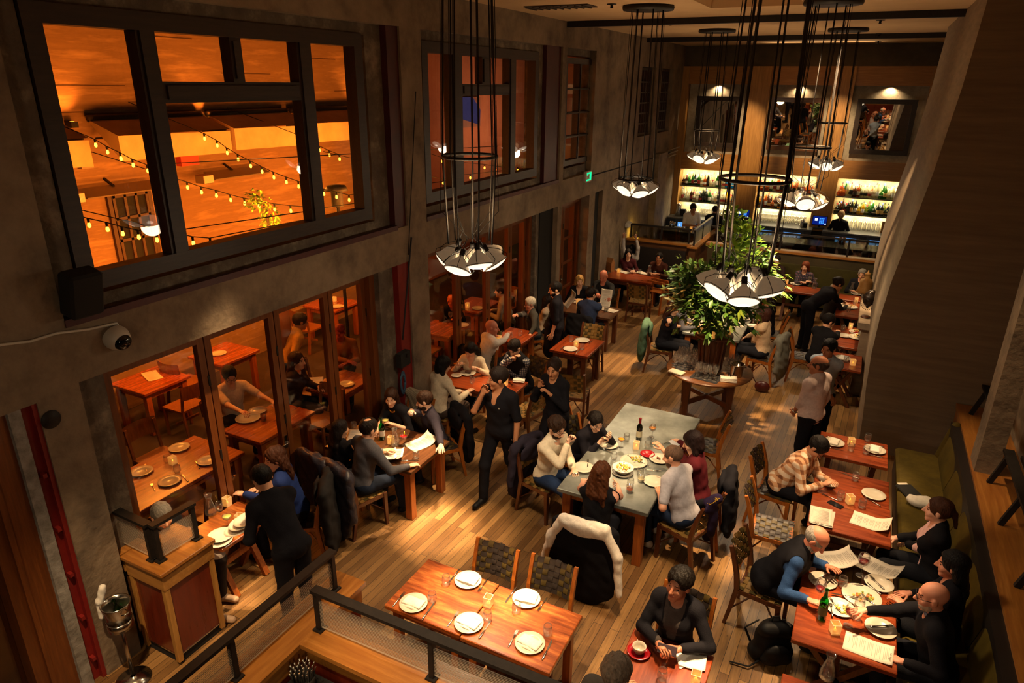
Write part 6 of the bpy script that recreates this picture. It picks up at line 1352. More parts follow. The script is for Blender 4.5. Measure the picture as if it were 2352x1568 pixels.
MB().box((-3.47, 1.2, 0), (-3.22, 3.56, .86)).box((-3.22, 2.92, 0), (1.2, 3.14, .86)).build('panel', mahog, o)
MB().box((-3.48, 1.2, .86), (-3.21, 3.58, 1.01)).build('frieze', oaky, o); MB().box((-3.21, 2.9, .86), (1.2, 3.16, 1.01)).build('frieze', oakcap, o)
MB().box((-3.50, 1.2, 1.01), (-3.19, 3.62, 1.05)).build('cap', oaky, o); MB().box((-3.19, 2.84, 1.01), (1.2, 3.20, 1.05)).build('cap', oakcap, o)
o = thing('glass_screen', 'ribbed glass screen running away along the side of the counter', 'screen'); screen(o, (-3.38, 1.3), (-3.36, 3.42), posts=(0, .52, 1)); o = thing('glass_screen', 'long ribbed glass screen in front of the set wooden tables', 'screen'); screen(o, (-3.16, 3.03), (1.0, 3.09), posts=(0, .245, .5, .75, 1))
# host desk inside the partition
tag(MB().box((-3.18, 1.5, 0), (-.6, 2.83, .84)).build('host_desk', black), 'black desk top inside the oak partition', 'desk')
o = thing('cutlery_canister', 'black canister full of upright cutlery on the host desk', 'canister', (-3.02, 2.68, .841)); MB().lathe([(0, 0), (.075, 0), (.085, .13), (.078, .13), (.07, .01), (0, .008)], 24).build('canister', mat('dull tin', '#3a3836', rough=.4, metal=.7), o)
rr = random.Random(2)
for k in range(30):
    a = k*2.4; d = .068*math.sqrt((k+.5)/30); p = Vector((d*math.cos(a), d*math.sin(a), .02)); MB().tube([p, p + Vector((p.x*.3, p.y*.3, .16)), p + Vector((p.x*.45, p.y*.45, .20))], [.004, .004, .009], 6, flat=.5).build('handle', steel, o)
o = thing('wire_basket', 'round wire basket with a handle on the host desk', 'basket', (-2.80, 2.62, .841))
mb = MB()
for z in (.02, .12): mb.tube([(.085*math.cos(a), .085*math.sin(a), z) for a in np.linspace(0, 2*PI, 25)], .004, 5)
for k in range(10): a = k*PI/5; mb.bar((.085*math.cos(a), .085*math.sin(a), .0), (.085*math.cos(a), .085*math.sin(a), .12), .004, .004)
mb.build('wire_frame', steel, o); MB().lathe([(0, 0), (.08, 0), (.08, .1), (.076, .1), (.076, .006), (0, .006)], 20).build('tub', black, o); MB().tube([(.02, 0, .02), (.0, .03, .2)], .006, 6).build('spoon_handle', steel, o)
tag(MB().cbox((0, 0, .006), (.1, .14, .008)).build('card', mat('dark red card', '#4a1614', '#8a5a5a', scale=9, rough=.5), None, (-2.72, 2.42, .8405), .5), 'dark red card lying on the host desk', 'card')
tag(MB().cbox((0, 0, .04), (.22, .16, .07), bev=.01).cbox((.02, -.03, .078), (.08, .05, .008), m=1).build('desk_phone', [mat('grey plastic', '#2a2a2c', rough=.4), mat('phone keys', '#a8b0b8', rough=.5)], None, (-2.22, 2.66, .841), -.3), 'dark desk phone against the partition', 'phone')
tag(MB().cbox((0, 0, .02), (.16, .22, .04), bev=.006).build('tray', mat('grey plastic', '#2a2a2c'), None, (-3.0, 2.3, .841), .5), 'grey tray of pens on the host desk', 'tray')
# champagne bucket on its stand
bp_ = atz(265, 1385, .85); o = thing('champagne_bucket', 'steel champagne bucket on a tall stand by the concrete pier', 'bucket', (bp_.x, bp_.y, 0))
MB().lathe([(0, 0), (.14, 0), (.145, .015), (.05, .03), (.022, .05)], 28).build('base', steel, o); MB().tube([(0, 0, .04), (0, 0, .62)], .017, 12).build('stem', steel, o); MB().lathe([(.09, .60), (.10, .60), (.105, .68), (.097, .68)], 28).build('ring', steel, o)
MB().lathe([(0, .62), (.085, .62), (.105, .80), (.118, .845), (.118, .855), (.105, .85), (.095, .80), (.075, .63), (0, .63)], 28).build('bucket', steel, o)
for s_ in (-1, 1): MB().tube([(s_*.108, -.03, .79), (s_*.14, -.02, .80), (s_*.14, .02, .80), (s_*.108, .03, .79)], .006, 6).build('handle', steel, o)
b1 = dup(W['green2'], (bp_.x + .03, bp_.y + .02, .64), None, 'green bottle standing in the champagne bucket'); b1.rotation_euler = (.2, .1, 0)
solid_ = [('c', (-.10, -.02, .99), (-.125, -.05, .86), .028, .03, .03), ('c', (-.125, -.05, .86), (-.135, -.06, .70), .03, .026, .03)]; V, Q_ = sdf_mesh(solid_, .008, (.004, 40, 1)); tag(link('cloth_napkin', np_mesh('cloth_napkin', V, Q_, [linen]), None, (bp_.x, bp_.y, 0)), 'white napkin folded over the champagne bucket rim', 'napkin')
# ------------------------------------------------------------------ left wall fittings
p = atx(265, 772, -5.28); o = thing('security_camera', 'white dome camera with a dark lens on the concrete beam', 'camera', (-5.3, p.y, p.z)); qx = Matrix.Rotation(PI/2 + .35, 3, 'Y')
MB().lathe([(.10, 0), (.105, .03), (.10, .06), (.082, .10), (.07, .11)], 24, R=qx).build('housing', mat('camera white', '#b8b2a6', rough=.4), o); MB().lathe([(.07, .108), (.062, .135), (.035, .155), (0, .16)], 24, R=qx).build('dome_lens', mat('camera lens', '#07080a', rough=.06), o)
p0, p1, p2 = atx(0, 792, -5.28), atx(130, 765, -5.28), atx(268, 742, -5.28); tag(MB().tube([p0 - Vector((0, .6, 0)), p0, (p0+p1)/2 - Vector((0, 0, .02)), p1, (p1+p2)/2 - Vector((0, 0, .012)), p2, p2 - Vector((0, -.02, .06))], .011, 7).build('cable', mat('camera white', '#b8b2a6')), 'pale cable running along the beam to the dome camera', 'cable')
p = atx(117, 963, -5.295); tag(MB().lathe([(.075, 0), (.073, .008), (0, .009)], 24, p, R=Matrix.Rotation(PI/2, 3, 'Y')).build('wall_disc', black_metal), 'round dark disc on the concrete pier', 'disc')
p = atx(178, 670, -5.25); o = thing('loudspeaker', 'dark wall loudspeaker under the big window corner', 'speaker', (-5.3, p.y, p.z)); MB().cbox((.10, 0, 0), (.17, .26, .36), bev=.02, R=Matrix.Rotation(.25, 3, 'Y')).build('cabinet', black, o); MB().bar((0, 0, .02), (.05, 0, .02), .04, .04).build('bracket', black_metal, o)
p = atx(1347, 405, -5.3); o = thing('exit_sign', 'green lit running-man style exit sign on the left wall', 'sign', (-5.3, p.y, p.z)); MB().box((0, -.17, -.11), (.05, .17, .11)).build('housing', mat('camera white', '#b8b2a6'), o)
MB().box((.05, -.10, .055), (.053, .15, .085)).box((.05, .06, -.085), (.053, .15, .055)).box((.05, -.13, -.085), (.053, .06, -.055)).box((.05, -.10, .03), (.053, -.06, .055)).build('lit_symbol', emis('exit green', '#12e08a', 1.6), o); MB().tube([(.055, -.02, .02), (.055, .0, -.02), (.055, .03, -.05)], .012, 6).build('figure', mat('camera white', '#b8b2a6'), o)
a0, a1, a2 = atx(1362, 402, -5.29), atx(1440, 380, -5.29), atx(1470, 372, -5.29); tag(MB().tube([a0, a1, a2, a2 + Vector((0, 3, .0))], .014, 7).build('conduit', black_metal), 'dark conduit running along the left wall from the exit sign', 'pipe')
p = atx(924, 823, -5.3); o = thing('wall_box', 'black switch box on the red steel column', 'box', (-5.33, p.y, p.z)); MB().box((0, -.11, -.10), (.09, .11, .10)).build('box_body', black, o); MB().cbox((.095, .03, .05), (.02, .04, .04)).build('button', black_metal, o)
p = atx(932, 880, -5.26); mb = MB(); rr = random.Random(6)
for k in range(9): mb.tube([(0.01*rr.random(), .06*math.cos(a)*(.6+.05*k), .17*math.sin(a)*(.7+.04*k)) for a in np.linspace(.3*k, .3*k+6.1, 16)], .009, 6)
tag(mb.build('rope', mat('blue rope', '#2c4660', rough=.8), None, (-5.31, p.y, p.z)), 'coil of blue rope hanging on the red column', 'rope')
p0 = atx(945, 545, -5.28); p1 = atx(925, 780, -5.28); tag(MB().tube([p0, p0.lerp(p1, .5), p1], .012, 6).build('hanging_cord', mat('dark cord', '#26242c', rough=.8)), 'dark cord hanging down over the red column', 'cord')
p0 = atx(955, 210, -5.28); p1 = atx(938, 585, -5.28); tag(MB().tube([p0, p0.lerp(p1, .5), p1], .006, 6).build('wall_cable', black), 'thin black cable down the concrete pier beside the second window', 'cable')

struct('trim_12', MB().box((-5.3, 18.9, 0), (-5.12, 19.8, 3.22)), concrete)
p = atx(1536, 352, -5.2); t = thing('wall_louver', 'pale slanted louvre boards on the left wall near the bar', 'louver', (-5.3, p.y, p.z))
MB().bar((0, 0, 0), (.12, 0, 0), .05, .05).build('bracket', black_metal, t)
for k in range(3): MB().cbox((.12 + .03*k, .05*k, -.10 + .10*k), (.30, .55, .02), R=Matrix.Rotation(-.45, 3, 'Y')).build('louver_board', mat('louver grey', '#8a8272', rough=.7), t)
p = atx(1441, 517, -5.25); tag(MB().cbox((0, 0, 0), (.12, .16, .12), bev=.02).cbox((.03, .02, .07), (.10, .14, .04), R=Matrix.Rotation(.3, 3, 'Y')).build('wall_dispenser', mat('camera white', '#b8b2a6'), None, (-5.24, p.y, p.z)), 'small white wall dispenser above the booth railing', 'dispenser')
# ------------------------------------------------------------------ back bar
def tagb(mb, name, m, label, cat, group=None, loc=None, rz=0): return tag(mb.build(name, m, None, loc, rz), label, cat, group)
bar_steel = mat('bar steel', '#6a6862', rough=.3, metal=.8)
bays = [(-5.1, -3.42, 'left'), (-2.81, -1.26, 'middle'), (-.68, 1.04, 'right')]
shz = [(2.10, 'upper'), (1.62, 'middle')]
glassc = {'clear': '#b8b49a', 'green': '#2c6a22', 'amber': '#a8581a', 'dark': '#141810', 'blue': '#1f8ac0', 'olive': '#6a7a1c', 'yellow': '#c8a01c', 'brown': '#4a2410'}
BM = {}
for k, c in glassc.items():
    r_, g_, b_, _ = lin(c); m, nt, bb = _nt('bottle ' + k); bb.inputs['Base Color'].default_value = (r_, g_, b_, 1); bb.inputs['Roughness'].default_value = .12; bb.inputs['Transmission Weight'].default_value = 0; bb.inputs['Specular IOR Level'].default_value = .7
    N = nt.nodes; tr = N.new('ShaderNodeBsdfTransparent'); q = 1.6; tr.inputs[0].default_value = (min(1, r_*q+.08), min(1, g_*q+.08), min(1, b_*q+.04), 1); mx = N.new('ShaderNodeMixShader'); mx.inputs[0].default_value = .75 if k == 'dark' else .42
    nt.links.new(tr.outputs[0], mx.inputs[1]); nt.links.new(bb.outputs[0], mx.inputs[2]); nt.links.new(mx.outputs[0], N['Material Output'].inputs[0]); BM[k] = m
lab = [mat('label ' + c, c, rough=.8) for c in ('#d8d0b8', '#1a1614', '#b89a5a', '#7a2018', '#c8c8c0')]
caps = [mat('cap ' + c, c, rough=.5) for c in ('#14110f', '#b01c1c', '#2a4aa0', '#d87a1c', '#c8c0a8')]
shapes = [[(0, .003), (.036, .003), (.038, .01), (.038, .19), (.03, .215), (.0145, .235), (.013, .29)], [(0, .003), (.042, .003), (.044, .012), (.044, .14), (.036, .17), (.016, .19), (.014, .25)], [(0, .003), (.032, .003), (.033, .01), (.033, .21), (.022, .25), (.013, .275), (.012, .32)], [(0, .003), (.05, .004), (.052, .04), (.046, .10), (.03, .135), (.014, .15), (.013, .21)]]
BPRO = {}
def bottle(kind, si, li, ci):
    key = (kind, si, li, ci)
    if key not in BPRO:
        o = thing('liquor_bottle', 'x', 'bottle', (0, -64, 0)); pr = shapes[si]; MB().lathe(pr + [(0, pr[-1][1])], 14).build('glass', BM[kind], o)
        h0 = pr[2][1]; h1 = pr[3][1]; r_ = max(pr[2][0], pr[3][0]) + .0008; MB().lathe([(r_, h0 + .02 + (h1-h0)*.12), (r_, h0 + (h1-h0)*.72)], 14).build('paper_label', lab[li], o); MB().lathe([(0, pr[-1][1]+.028), (.013, pr[-1][1]+.027), (.0135, pr[-1][1]-.02)], 10).build('cap', caps[ci], o)
        BPRO[key] = o; PROTO.append(o)
    return BPRO[key]
ordn = lambda n: '%d%s' % (n, 'th' if 10 <= n % 100 <= 20 else {1: 'st', 2: 'nd', 3: 'rd'}.get(n % 10, 'th'))
pal = {('left', 'upper'): ['brown', 'green', 'green', 'dark', 'green', 'clear', 'amber', 'clear', 'clear', 'green', 'clear', 'clear', 'blue', 'clear', 'amber'], ('left', 'middle'): ['clear', 'clear', 'brown', 'clear', 'dark', 'dark', 'green', 'clear', 'dark', 'clear', 'yellow', 'clear'], ('middle', 'upper'): ['amber', 'clear', 'amber', 'green', 'amber', 'clear', 'amber'], ('middle', 'middle'): ['amber', 'brown', 'amber', 'yellow', 'brown', 'amber'],
       ('right', 'upper'): ['amber', 'clear', 'brown', 'amber', 'clear', 'clear', 'dark', 'green', 'clear', 'clear', 'clear'], ('right', 'middle'): ['dark', 'brown', 'dark', 'olive', 'yellow', 'olive', 'green', 'dark', 'olive', 'dark', 'yellow', 'brown']}
rr = random.Random(21)
for (x0, x1, bay) in bays:
    xm = (x0+x1)/2
    for z, row in shz:
        o = tagb(MB().box((x0, YB+.06, z-.035), (x1, YB+.32, z)), 'bar_shelf', bar_steel, '%s steel shelf in the %s bay behind the bar' % (row, bay), 'shelf')
        n = int((x1-x0)/.098)
        for rowi, yy in ((0, YB+.13), (1, YB+.22)):
            for k in range(n):
                kind = pal[(bay, row)][int((k+rowi*.5)/n*len(pal[(bay, row)])) % len(pal[(bay, row)])] if rr.random() < .8 else rr.choice(pal[(bay, row)])
                bt = bottle(kind, rr.randrange(4), rr.randrange(5), rr.randrange(5)); x = x0 + .05 + (x1-x0-.1)*(k+.5*rowi+.2)/n
                dup(bt, (x, yy + rr.uniform(-.01, .01), z+.0005), rr.uniform(0, 6), '%s glass bottle, %s from left, %s row, %s shelf, %s bar bay' % (kind if kind != 'clear' else 'clear', ordn(k+1), 'front' if rowi == 0 else 'rear', row, bay), 'bottles on the bar shelves', scale=1.18)
    t = thing('back_counter', 'steel-edged counter along the %s bay behind the bar' % bay, 'counter'); MB().box((x0-.17, YB-.62, 1.16), (x1+.14, YB+.32, 1.20)).build('worktop', bar_steel, t); MB().box((x0-.18, YB-.56, .1), (x1+.12, YB+.3, 1.16)).build('cabinet', mat('blue-grey cabinet', '#20242c', rough=.5), t)
    for k in range(2):
        a = x0 + (x1-x0)*(.06+.5*k); b_ = a + (x1-x0)*.40; t = thing('bar_fridge', '%s glass-fronted fridge glowing blue under the %s bay counter' % ('left' if k == 0 else 'right', bay), 'fridge'); MB().box((a, YB-.60, .30), (b_, YB-.565, 1.14)).build('door_frame', mat('fridge grey', '#3a4452', rough=.4, metal=.4), t)
        MB().box((a+.08, YB-.606, .80), (b_-.08, YB-.601, 1.07)).build('lit_window', emis('fridge glow', '#5a9ae0', 1.2), t); mb = MB()
        for q in range(9): xx = a+.1+(b_-a-.2)*(q+rr.random()*.5)/9; mb.box((xx, YB-.612, .81), (xx+.022, YB-.607, .81+rr.uniform(.10, .22)), m=q % 3)
        mb.build('bottles_inside', [emis('cold white', '#dff0ff', 1.3), mat('dark bottle', '#10181c', rough=.3), mat('teal bottle', '#2a6a7a', rough=.3)], t)
    # glasses on the counter
    W_ = 'upturned tumblers' ; n = 0
    for i in range(13):
        for j in range(2):
            x = x0 + .1 + (x1-x0-.2)*(i+.5)/13
            if bay == 'right' and i > 9: continue
            dup(W['empty'], (x, YB+.06+.11*j, 1.2005), None, 'clean glass in the rows on the %s bay back counter' % bay, 'glasses on the %s back counter' % bay, scale=1.15)
            if bay != 'left' or i > 4: dup(W['empty'], (x, YB+.06+.11*j, 1.2005+.117), None, 'clean glass in the rows on the %s bay back counter' % bay, 'glasses on the %s back counter' % bay, scale=1.15)
    light('fridge_glow', 'AREA', (xm, YB-.75, .85), 5, (.45, .68, 1.0), to=(xm, YB-2, .6), size=x1-x0-.3, sy=.2)
def pos_screen(x, label):
    t = thing('till_screen', label, 'screen', (x, YB-.25, 1.201)); R_ = Matrix.Rotation(-.25, 3, 'X')
    MB().box((-.15, -.06, 0), (.15, .12, .02)).bar((0, .02, .02), (0, .0, .18), .06, .04).build('foot', black, t); MB().cbox((0, 0, .22), (.40, .03, .27), R=R_, bev=.006).build('monitor', black, t)
    c = Vector((0, 0, .22)); f_ = lambda u, v, d=-.0165: c + R_ @ Vector((u, d, v)); mb = MB()
    def quad(u0, u1, v0, v1, m, d): mb.add([f_(u0, v0, d), f_(u1, v0, d), f_(u1, v1, d), f_(u0, v1, d)], [(0, 1, 2, 3)], m=m)
    quad(-.18, .18, -.115, .115, 0, -.0160); quad(-.13, -.06, -.01, .06, 1, -.0175)
    for i in range(3):
        for j in range(4): quad(-.01+.045*i, .025+.045*i, -.075+.04*j, -.045+.04*j, 2, -.0175)
    quad(.14, .175, -.10, -.07, 1, -.0175); mb.build('display', [emis('screen navy', '#0a1c70', 1.2), emis('screen white', '#cfe4ff', 1.8), emis('screen blue', '#3a90ff', 1.5)], t)
pos_screen(-3.1, 'blue till screen at the foot of the left oak pillar'); pos_screen(-.98, 'blue till screen beside the blonde bartender')
for (x, nm_, lb, s_) in ((-1.42, 'cocktail_shaker', 'steel shaker at the right end of the middle bay counter', 1.), (-5.15, 'coffee_machine', 'dark coffee machine at the left end of the back counter', 1.6)):
    t = thing(nm_, lb, 'machine' if s_ > 1 else 'shaker', (x if x > -5 else -5.0, YB-.3, 1.201)); MB().lathe([(0, 0), (.05*s_, 0), (.06*s_, .02), (.045*s_, .16*s_), (.05*s_, .22*s_), (0, .24*s_)], 18).build('vessel', steel, t); MB().cbox((.09*s_, .02, .07*s_), (.09*s_, .1, .13*s_), bev=.01).build('base_block', black, t)
t = thing('cooler_drum', 'black drum-shaped dispenser at the right end of the back bar', 'dispenser', (.93, YB-.12, 1.201)); MB().lathe([(0, 0), (.14, 0), (.14, .38), (.12, .40), (0, .40)], 28).build('drum', mat('gloss black', '#0c0c10', rough=.12), t); MB().cbox((0, -.145, .08), (.03, .04, .05)).build('tap', steel, t)
tagb(MB().cbox((0, 0, .16), (.17, .02, .32), bev=.003), 'framed_card', [oak, ], 'brown framed card standing beside the black drum', 'card', None, (.68, YB-.05, 1.201))
# front bar
t = thing('bar_counter', 'long dark bar counter in front of the bartenders', 'counter'); MB().box((-5.05, 19.3, 1.04), (1.06, 20.1, 1.09)).build('counter_top', mat('bar slate', '#4a4a44', '#5c5c54', scale=3, rough=.25), t); MB().box((-5.0, 19.45, 0), (1.06, 19.95, 1.04)).build('bar_front', oak_dark, t); MB().box((-5.05, 19.26, 1.02), (1.06, 19.3, 1.095)).build('edge', black_metal, t)
for (px, py, n_, lb) in ((1932, 548, 4, 'brass tumblers on the bar before the blonde bartender'), (1990, 562, 1, 'dark tumbler at the right end of the bar'), (1545, 516, 3, 'steel shakers at the left end of the bar')):
    for k in range(n_):
        p = atz(px, py, 1.11); tagb(MB().lathe([(0, 0), (.035, 0), (.043, .15), (.04, .15), (.034, .008), (0, .006)], 18), 'bar_tumbler', mat('brass', '#8a6a34', rough=.3, metal=.9) if n_ != 3 else steel, 'one of the ' + lb if n_ > 1 else lb, 'tumbler', lb if n_ > 1 else None, (min(.85, p.x) + (k % 2)*.09, min(19.9, max(19.4, p.y)) + (k//2)*.1, 1.091))
for (px, lb, mm) in ((1632, 'steel cocktail shaker on the bar before the bartenders', steel),): p = atz(px, 525, 1.11); tagb(MB().lathe([(0, 0), (.04, 0), (.048, .12), (.03, .2), (.018, .21), (.016, .25), (0, .255)], 18), 'cocktail_shaker', mm, lb, 'shaker', None, (p.x, 19.7, 1.091))
t = thing('fruit_bowl', 'bowl of orange fruit on the bar before the black-shirted bartender', 'bowl', (atz(1655, 525, 1.11).x, 19.6, 1.091)); MB().lathe([(0, 0), (.06, 0), (.12, .08), (.112, .08), (.05, .01), (0, .01)], 22).build('bowl', steel, t); mb = MB(); 
for k in range(9): a = k*2.4; mb.lathe([(0, -.035), (.025, -.025), (.036, 0), (.025, .025), (0, .035)], 10, (.07*math.cos(a)*math.sqrt(k/9), .07*math.sin(a)*math.sqrt(k/9), .095))
mb.build('orange_fruit', mat('orange peel', '#d8741c', rough=.5), t)
for k in range(5): tagb(MB().cbox((0, 0, .07), (.06, .10, .14), bev=.015), 'folded_bar_towel', linen, 'pale folded towel standing on the bar beside the shaker', 'towel', 'bar towels', (atz(1605+7*k, 527, 1.11).x, 19.65, 1.091), .3)
dup(W['candle'], (atz(1596, 520, 1.11).x, 19.72, 1.091), None, 'lit candle on the bar before the white-shirted bartender')
# partitions before the bar
smoke = glass('smoked glass', (.55, .53, .46, 1), refl=.9, base=.14, rough=.03)
t = thing('bar_partition', 'oak-capped panelled partition with a glass top before the bar', 'partition'); MB().box((-3.3, 17.5, 0), (1.1, 17.7, 1.2)).build('panel', mat('olive wainscot', '#3a3018', '#463a1e', scale=4, rough=.6), t); MB().box((-3.35, 17.46, 1.2), (1.1, 17.78, 1.25)).build('cap', oakcap, t)
for x in (-3.1, -1.6, -.1, 1.0): MB().cbox((x, 17.62, 1.45), (.045, .04, .4)).build('post', black_metal, t)
MB().box((-3.3, 17.6, 1.63), (1.1, 17.66, 1.67)).build('handrail', black_metal, t); MB().box((-3.3, 17.625, 1.27), (1.1, 17.633, 1.63)).build('glass_pane', smoke, t)
t = thing('banquette', 'olive upholstered bench under the bar partition', 'bench'); MB().box((-3.0, 17.0, .1), (.9, 17.44, .46)).build('seat', mat('olive vinyl', '#3a3414', '#464018', scale=8, rough=.45), t); MB().box((-3.0, 17.34, .46), (.9, 17.44, .98)).build('backrest', mat('olive vinyl', '#3a3414'), t)
t = thing('booth_partition', 'brown booth wall with yellow-lit glass in the far left corner', 'partition'); MB().box((-5.28, 17.0, 0), (-3.65, 17.15, 1.22)).build('panel', oak_dark, t); MB().box((-5.28, 16.95, 1.22), (-3.6, 17.2, 1.27)).build('cap', oakcap, t)
for x in (-5.2, -4.4, -3.7): MB().cbox((x, 17.08, 1.44), (.04, .04, .34)).build('post', black_metal, t)
MB().box((-5.28, 17.05, 1.60), (-3.66, 17.11, 1.64)).build('handrail', black_metal, t); MB().box((-5.25, 17.076, 1.27), (-3.68, 17.084, 1.60)).build('glass_pane', smoke, t)
light('booth_glass_glow', 'POINT', (-5.12, 17.3, 1.36), 6, (1., .62, .08), size=.03)  # unseen yellow point, standing in for a lamp reflected in the glass
t = thing('booth_return', 'short oak-capped partition with frosted panes beside the booth', 'partition'); MB().box((-3.64, 16.9, 0), (-3.48, 19.2, 1.2)).build('panel', oak_dark, t); MB().box((-3.68, 16.85, 1.2), (-3.42, 19.2, 1.25)).build('cap', oaky, t)
for y in (17.0, 17.9, 19.0): MB().cbox((-3.55, y, 1.44), (.04, .04, .38)).build('post', black_metal, t)
MB().box((-3.58, 16.95, 1.62), (-3.52, 19.1, 1.66)).build('handrail', bar_steel, t); MB().box((-3.554, 17.0, 1.27), (-3.546, 19.0, 1.6)).build('frosted_pane', mat('frosted pane', '#8a9078', rough=.5), t)
t = thing('booth_bench', 'dark upholstered booth bench in the far left corner', 'bench'); MB().box((-5.25, 16.5, .1), (-3.7, 16.94, .46)).build('seat', mat('dark vinyl', '#1c1512', rough=.5), t); MB().box((-5.25, 16.82, .46), (-3.7, 16.94, 1.1)).build('backrest', mat('dark vinyl', '#1c1512'), t)
# mirrors, tilted forward, that really reflect the room
mir = mat('mirror', '#c8c4bc', rough=.015, metal=1.)
for (xa, xb, fm, lb, tl) in ((-4.8, -3.55, dark_frame, 'dark-framed mirror on the left above the bar', .09), (-2.72, -1.34, oak_dark, 'oak-framed mirror in the middle above the bar', .09), (-.55, .86, dark_frame, 'black-framed mirror on the right above the bar', .09)):
    t = thing('mirror', lb, 'mirror', ((xa+xb)/2, YB-.02, 3.28)); t.rotation_euler = (tl, 0, 0); w2 = (xb-xa)/2; h = 1.42
    MB().box((-w2, -.03, 0), (w2, .01, .12)).box((-w2, -.03, h-.12), (w2, .01, h)).box((-w2, -.03, .12), (-w2+.12, .01, h-.12)).box((w2-.12, -.03, .12), (w2, .01, h-.12)).build('frame', fm, t); MB().box((-w2+.1, -.012, .1), (w2-.1, -.008, h-.1)).build('mirror_glass', mir, t); MB().box((-w2+.2, .01, h-.2), (w2-.2, .16 + h*math.tan(tl)*.0, h-.12)).build('wall_bracket', black, t)
# ------------------------------------------------------------------ mantel and its ornaments
t = thing('mantel_shelf', 'lit concrete mantel shelf on the chimney', 'shelf'); MB().box((.29, 12.25, 1.2), (.56, 15.4, 1.31)).build('slab', concrete, t); MB().box((.36, 12.3, .0), (.53, 12.55, 1.2)).build('support', board_concrete, t)
p = atz(2008, 670, 1.31); t = thing('bell', 'pale bronze bell-shaped vessel on the mantel', 'bell', (.335, 14.3, 1.31)); MB().lathe([(0, 0), (.15, 0), (.155, .01), (.125, .09), (.115, .20), (.10, .25), (.05, .275), (.045, .35), (.052, .36), (.03, .385), (.012, .39), (.01, .43), (0, .435)], 28).build('bell_body', mat('pale bronze', '#b88a4a', '#c89a5c', scale=8, rough=.5, metal=.2), t)
t = thing('sculpture', 'dark bulbous sculpture with a bead chain on a clear stand', 'sculpture', (.385, 12.62, 1.31)); MB().lathe([(0, 0), (.07, 0), (.075, .012), (.06, .03), (0, .032)], 20).build('base', chair_dark, t); MB().cbox((0, 0, .11), (.05, .05, .16)).build('acrylic_post', clear, t)
solid('carved_form', [('e', (0, 0, .33), (.095, .10, .13), EYE, .03), ('e', (.03, .02, .44), (.06, .06, .05), EYE, .04), ('c', (0, 0, .18), (0, 0, .25), .018, .03, .03)], .008, mat('dark bronze', '#1c1410', '#2c2018', scale=12, rough=.35, metal=.3), t, (.003, 60, 2)); mb = MB()
for k in range(26): a = k/25*2*PI; mb.lathe([(0, -.010), (.009, 0), (0, .010)], 7, (.115*math.cos(a), -.05, .30 + .15*math.sin(a)))
mb.build('bead_chain', mat('black bead', '#0c0a0a', rough=.3), t)
# ------------------------------------------------------------------ right banquette and its ledge
olive = mat('mustard velvet', '#43360a', '#54450f', scale=5, rough=.8, spec=.2)
t = thing('banquette', 'long mustard velvet banquette along the right wall', 'bench'); MB().box((.98, 3.0, .12), (1.62, 9.55, .42)).build('base', mat('dark vinyl', '#1c1512'), t); MB().cbox((1.28, 6.3, .44), (.64, 6.5, .11), bev=.03).build('seat_cushion', olive, t)
mb = MB(); ns = 7
for k in range(ns):
    y0 = 3.05 + k*6.45/ns; y1 = y0 + 6.45/ns - .012
    mb.sheet(lambda u, v: (1.44 + .10*v - .035*math.sin(PI*u)**.4*math.sin(PI*v)**.4, y0 + (y1-y0)*u, .49 + .47*v), 8, 6)
mb.build('back_cushion', olive, t); MB().box((1.5, 3.0, .42), (1.62, 9.58, .97)).build('backboard', mat('dark vinyl', '#1c1512'), t); solid('end_roll', [('c', (1.50, 9.52, .5), (1.56, 9.52, .95), .09, .06, .03)], .02, olive, t)
struct('trim_10', MB().box((1.6, 2.0, .94), (2.12, 10.2, 1.0)).box((1.62, 2.0, 0), (1.70, 10.2, .94)), oaky)
t = thing('wall_railing', 'black steel railing along the oak ledge on the right', 'railing')
for y in (8.05, 7.2, 6.2, 5.2, 4.2): MB().bar((1.74, y, 1.0), (1.84, y, 1.33), .05, .04).build('post', black_metal, t)
MB().bar((1.86, 3.5, 1.35), (1.86, 8.2, 1.35), .10, .03).build('handrail', black_metal, t); MB().bar((2.0, 3.5, 1.30), (2.0, 8.2, 1.30), .04, .04).build('lower_rail', black_metal, t)
t = thing('wall_railing', 'short black railing beyond the concrete post on the ledge', 'railing'); MB().bar((1.74, 9.9, 1.0), (1.84, 9.9, 1.33), .05, .04).build('post', black_metal, t); MB().bar((1.86, 8.7, 1.35), (1.86, 10.1, 1.35), .10, .03).build('handrail', black_metal, t)
solid_ = [('e', (0, 0, .05), (.14, .09, .06), EYE, .03), ('e', (.08, .03, .04), (.08, .08, .05), EYE, .03)]; V, Q_ = sdf_mesh(solid_, .010, (.010, 34, 4)); p = atz(2112, 1160, .5); tag(link('napkin', np_mesh('napkin', V, Q_, [linen]), None, p), 'crumpled white cloth on the banquette beside the blazered woman', 'napkin')
p = atz(2080, 1118, .5); tagb(MB().cbox((0, 0, .004), (.12, .17, .004)), 'paper_card', paper, 'white card lying on the far end of the banquette', 'card', None, p, .5); p = atz(2085, 1130, .5); tagb(MB().cbox((0, 0, -.02), (.2, .3, .03), bev=.012), 'document_case', black, 'black folder under the white card', 'folder', None, (p.x+.02, p.y, .53), .5)
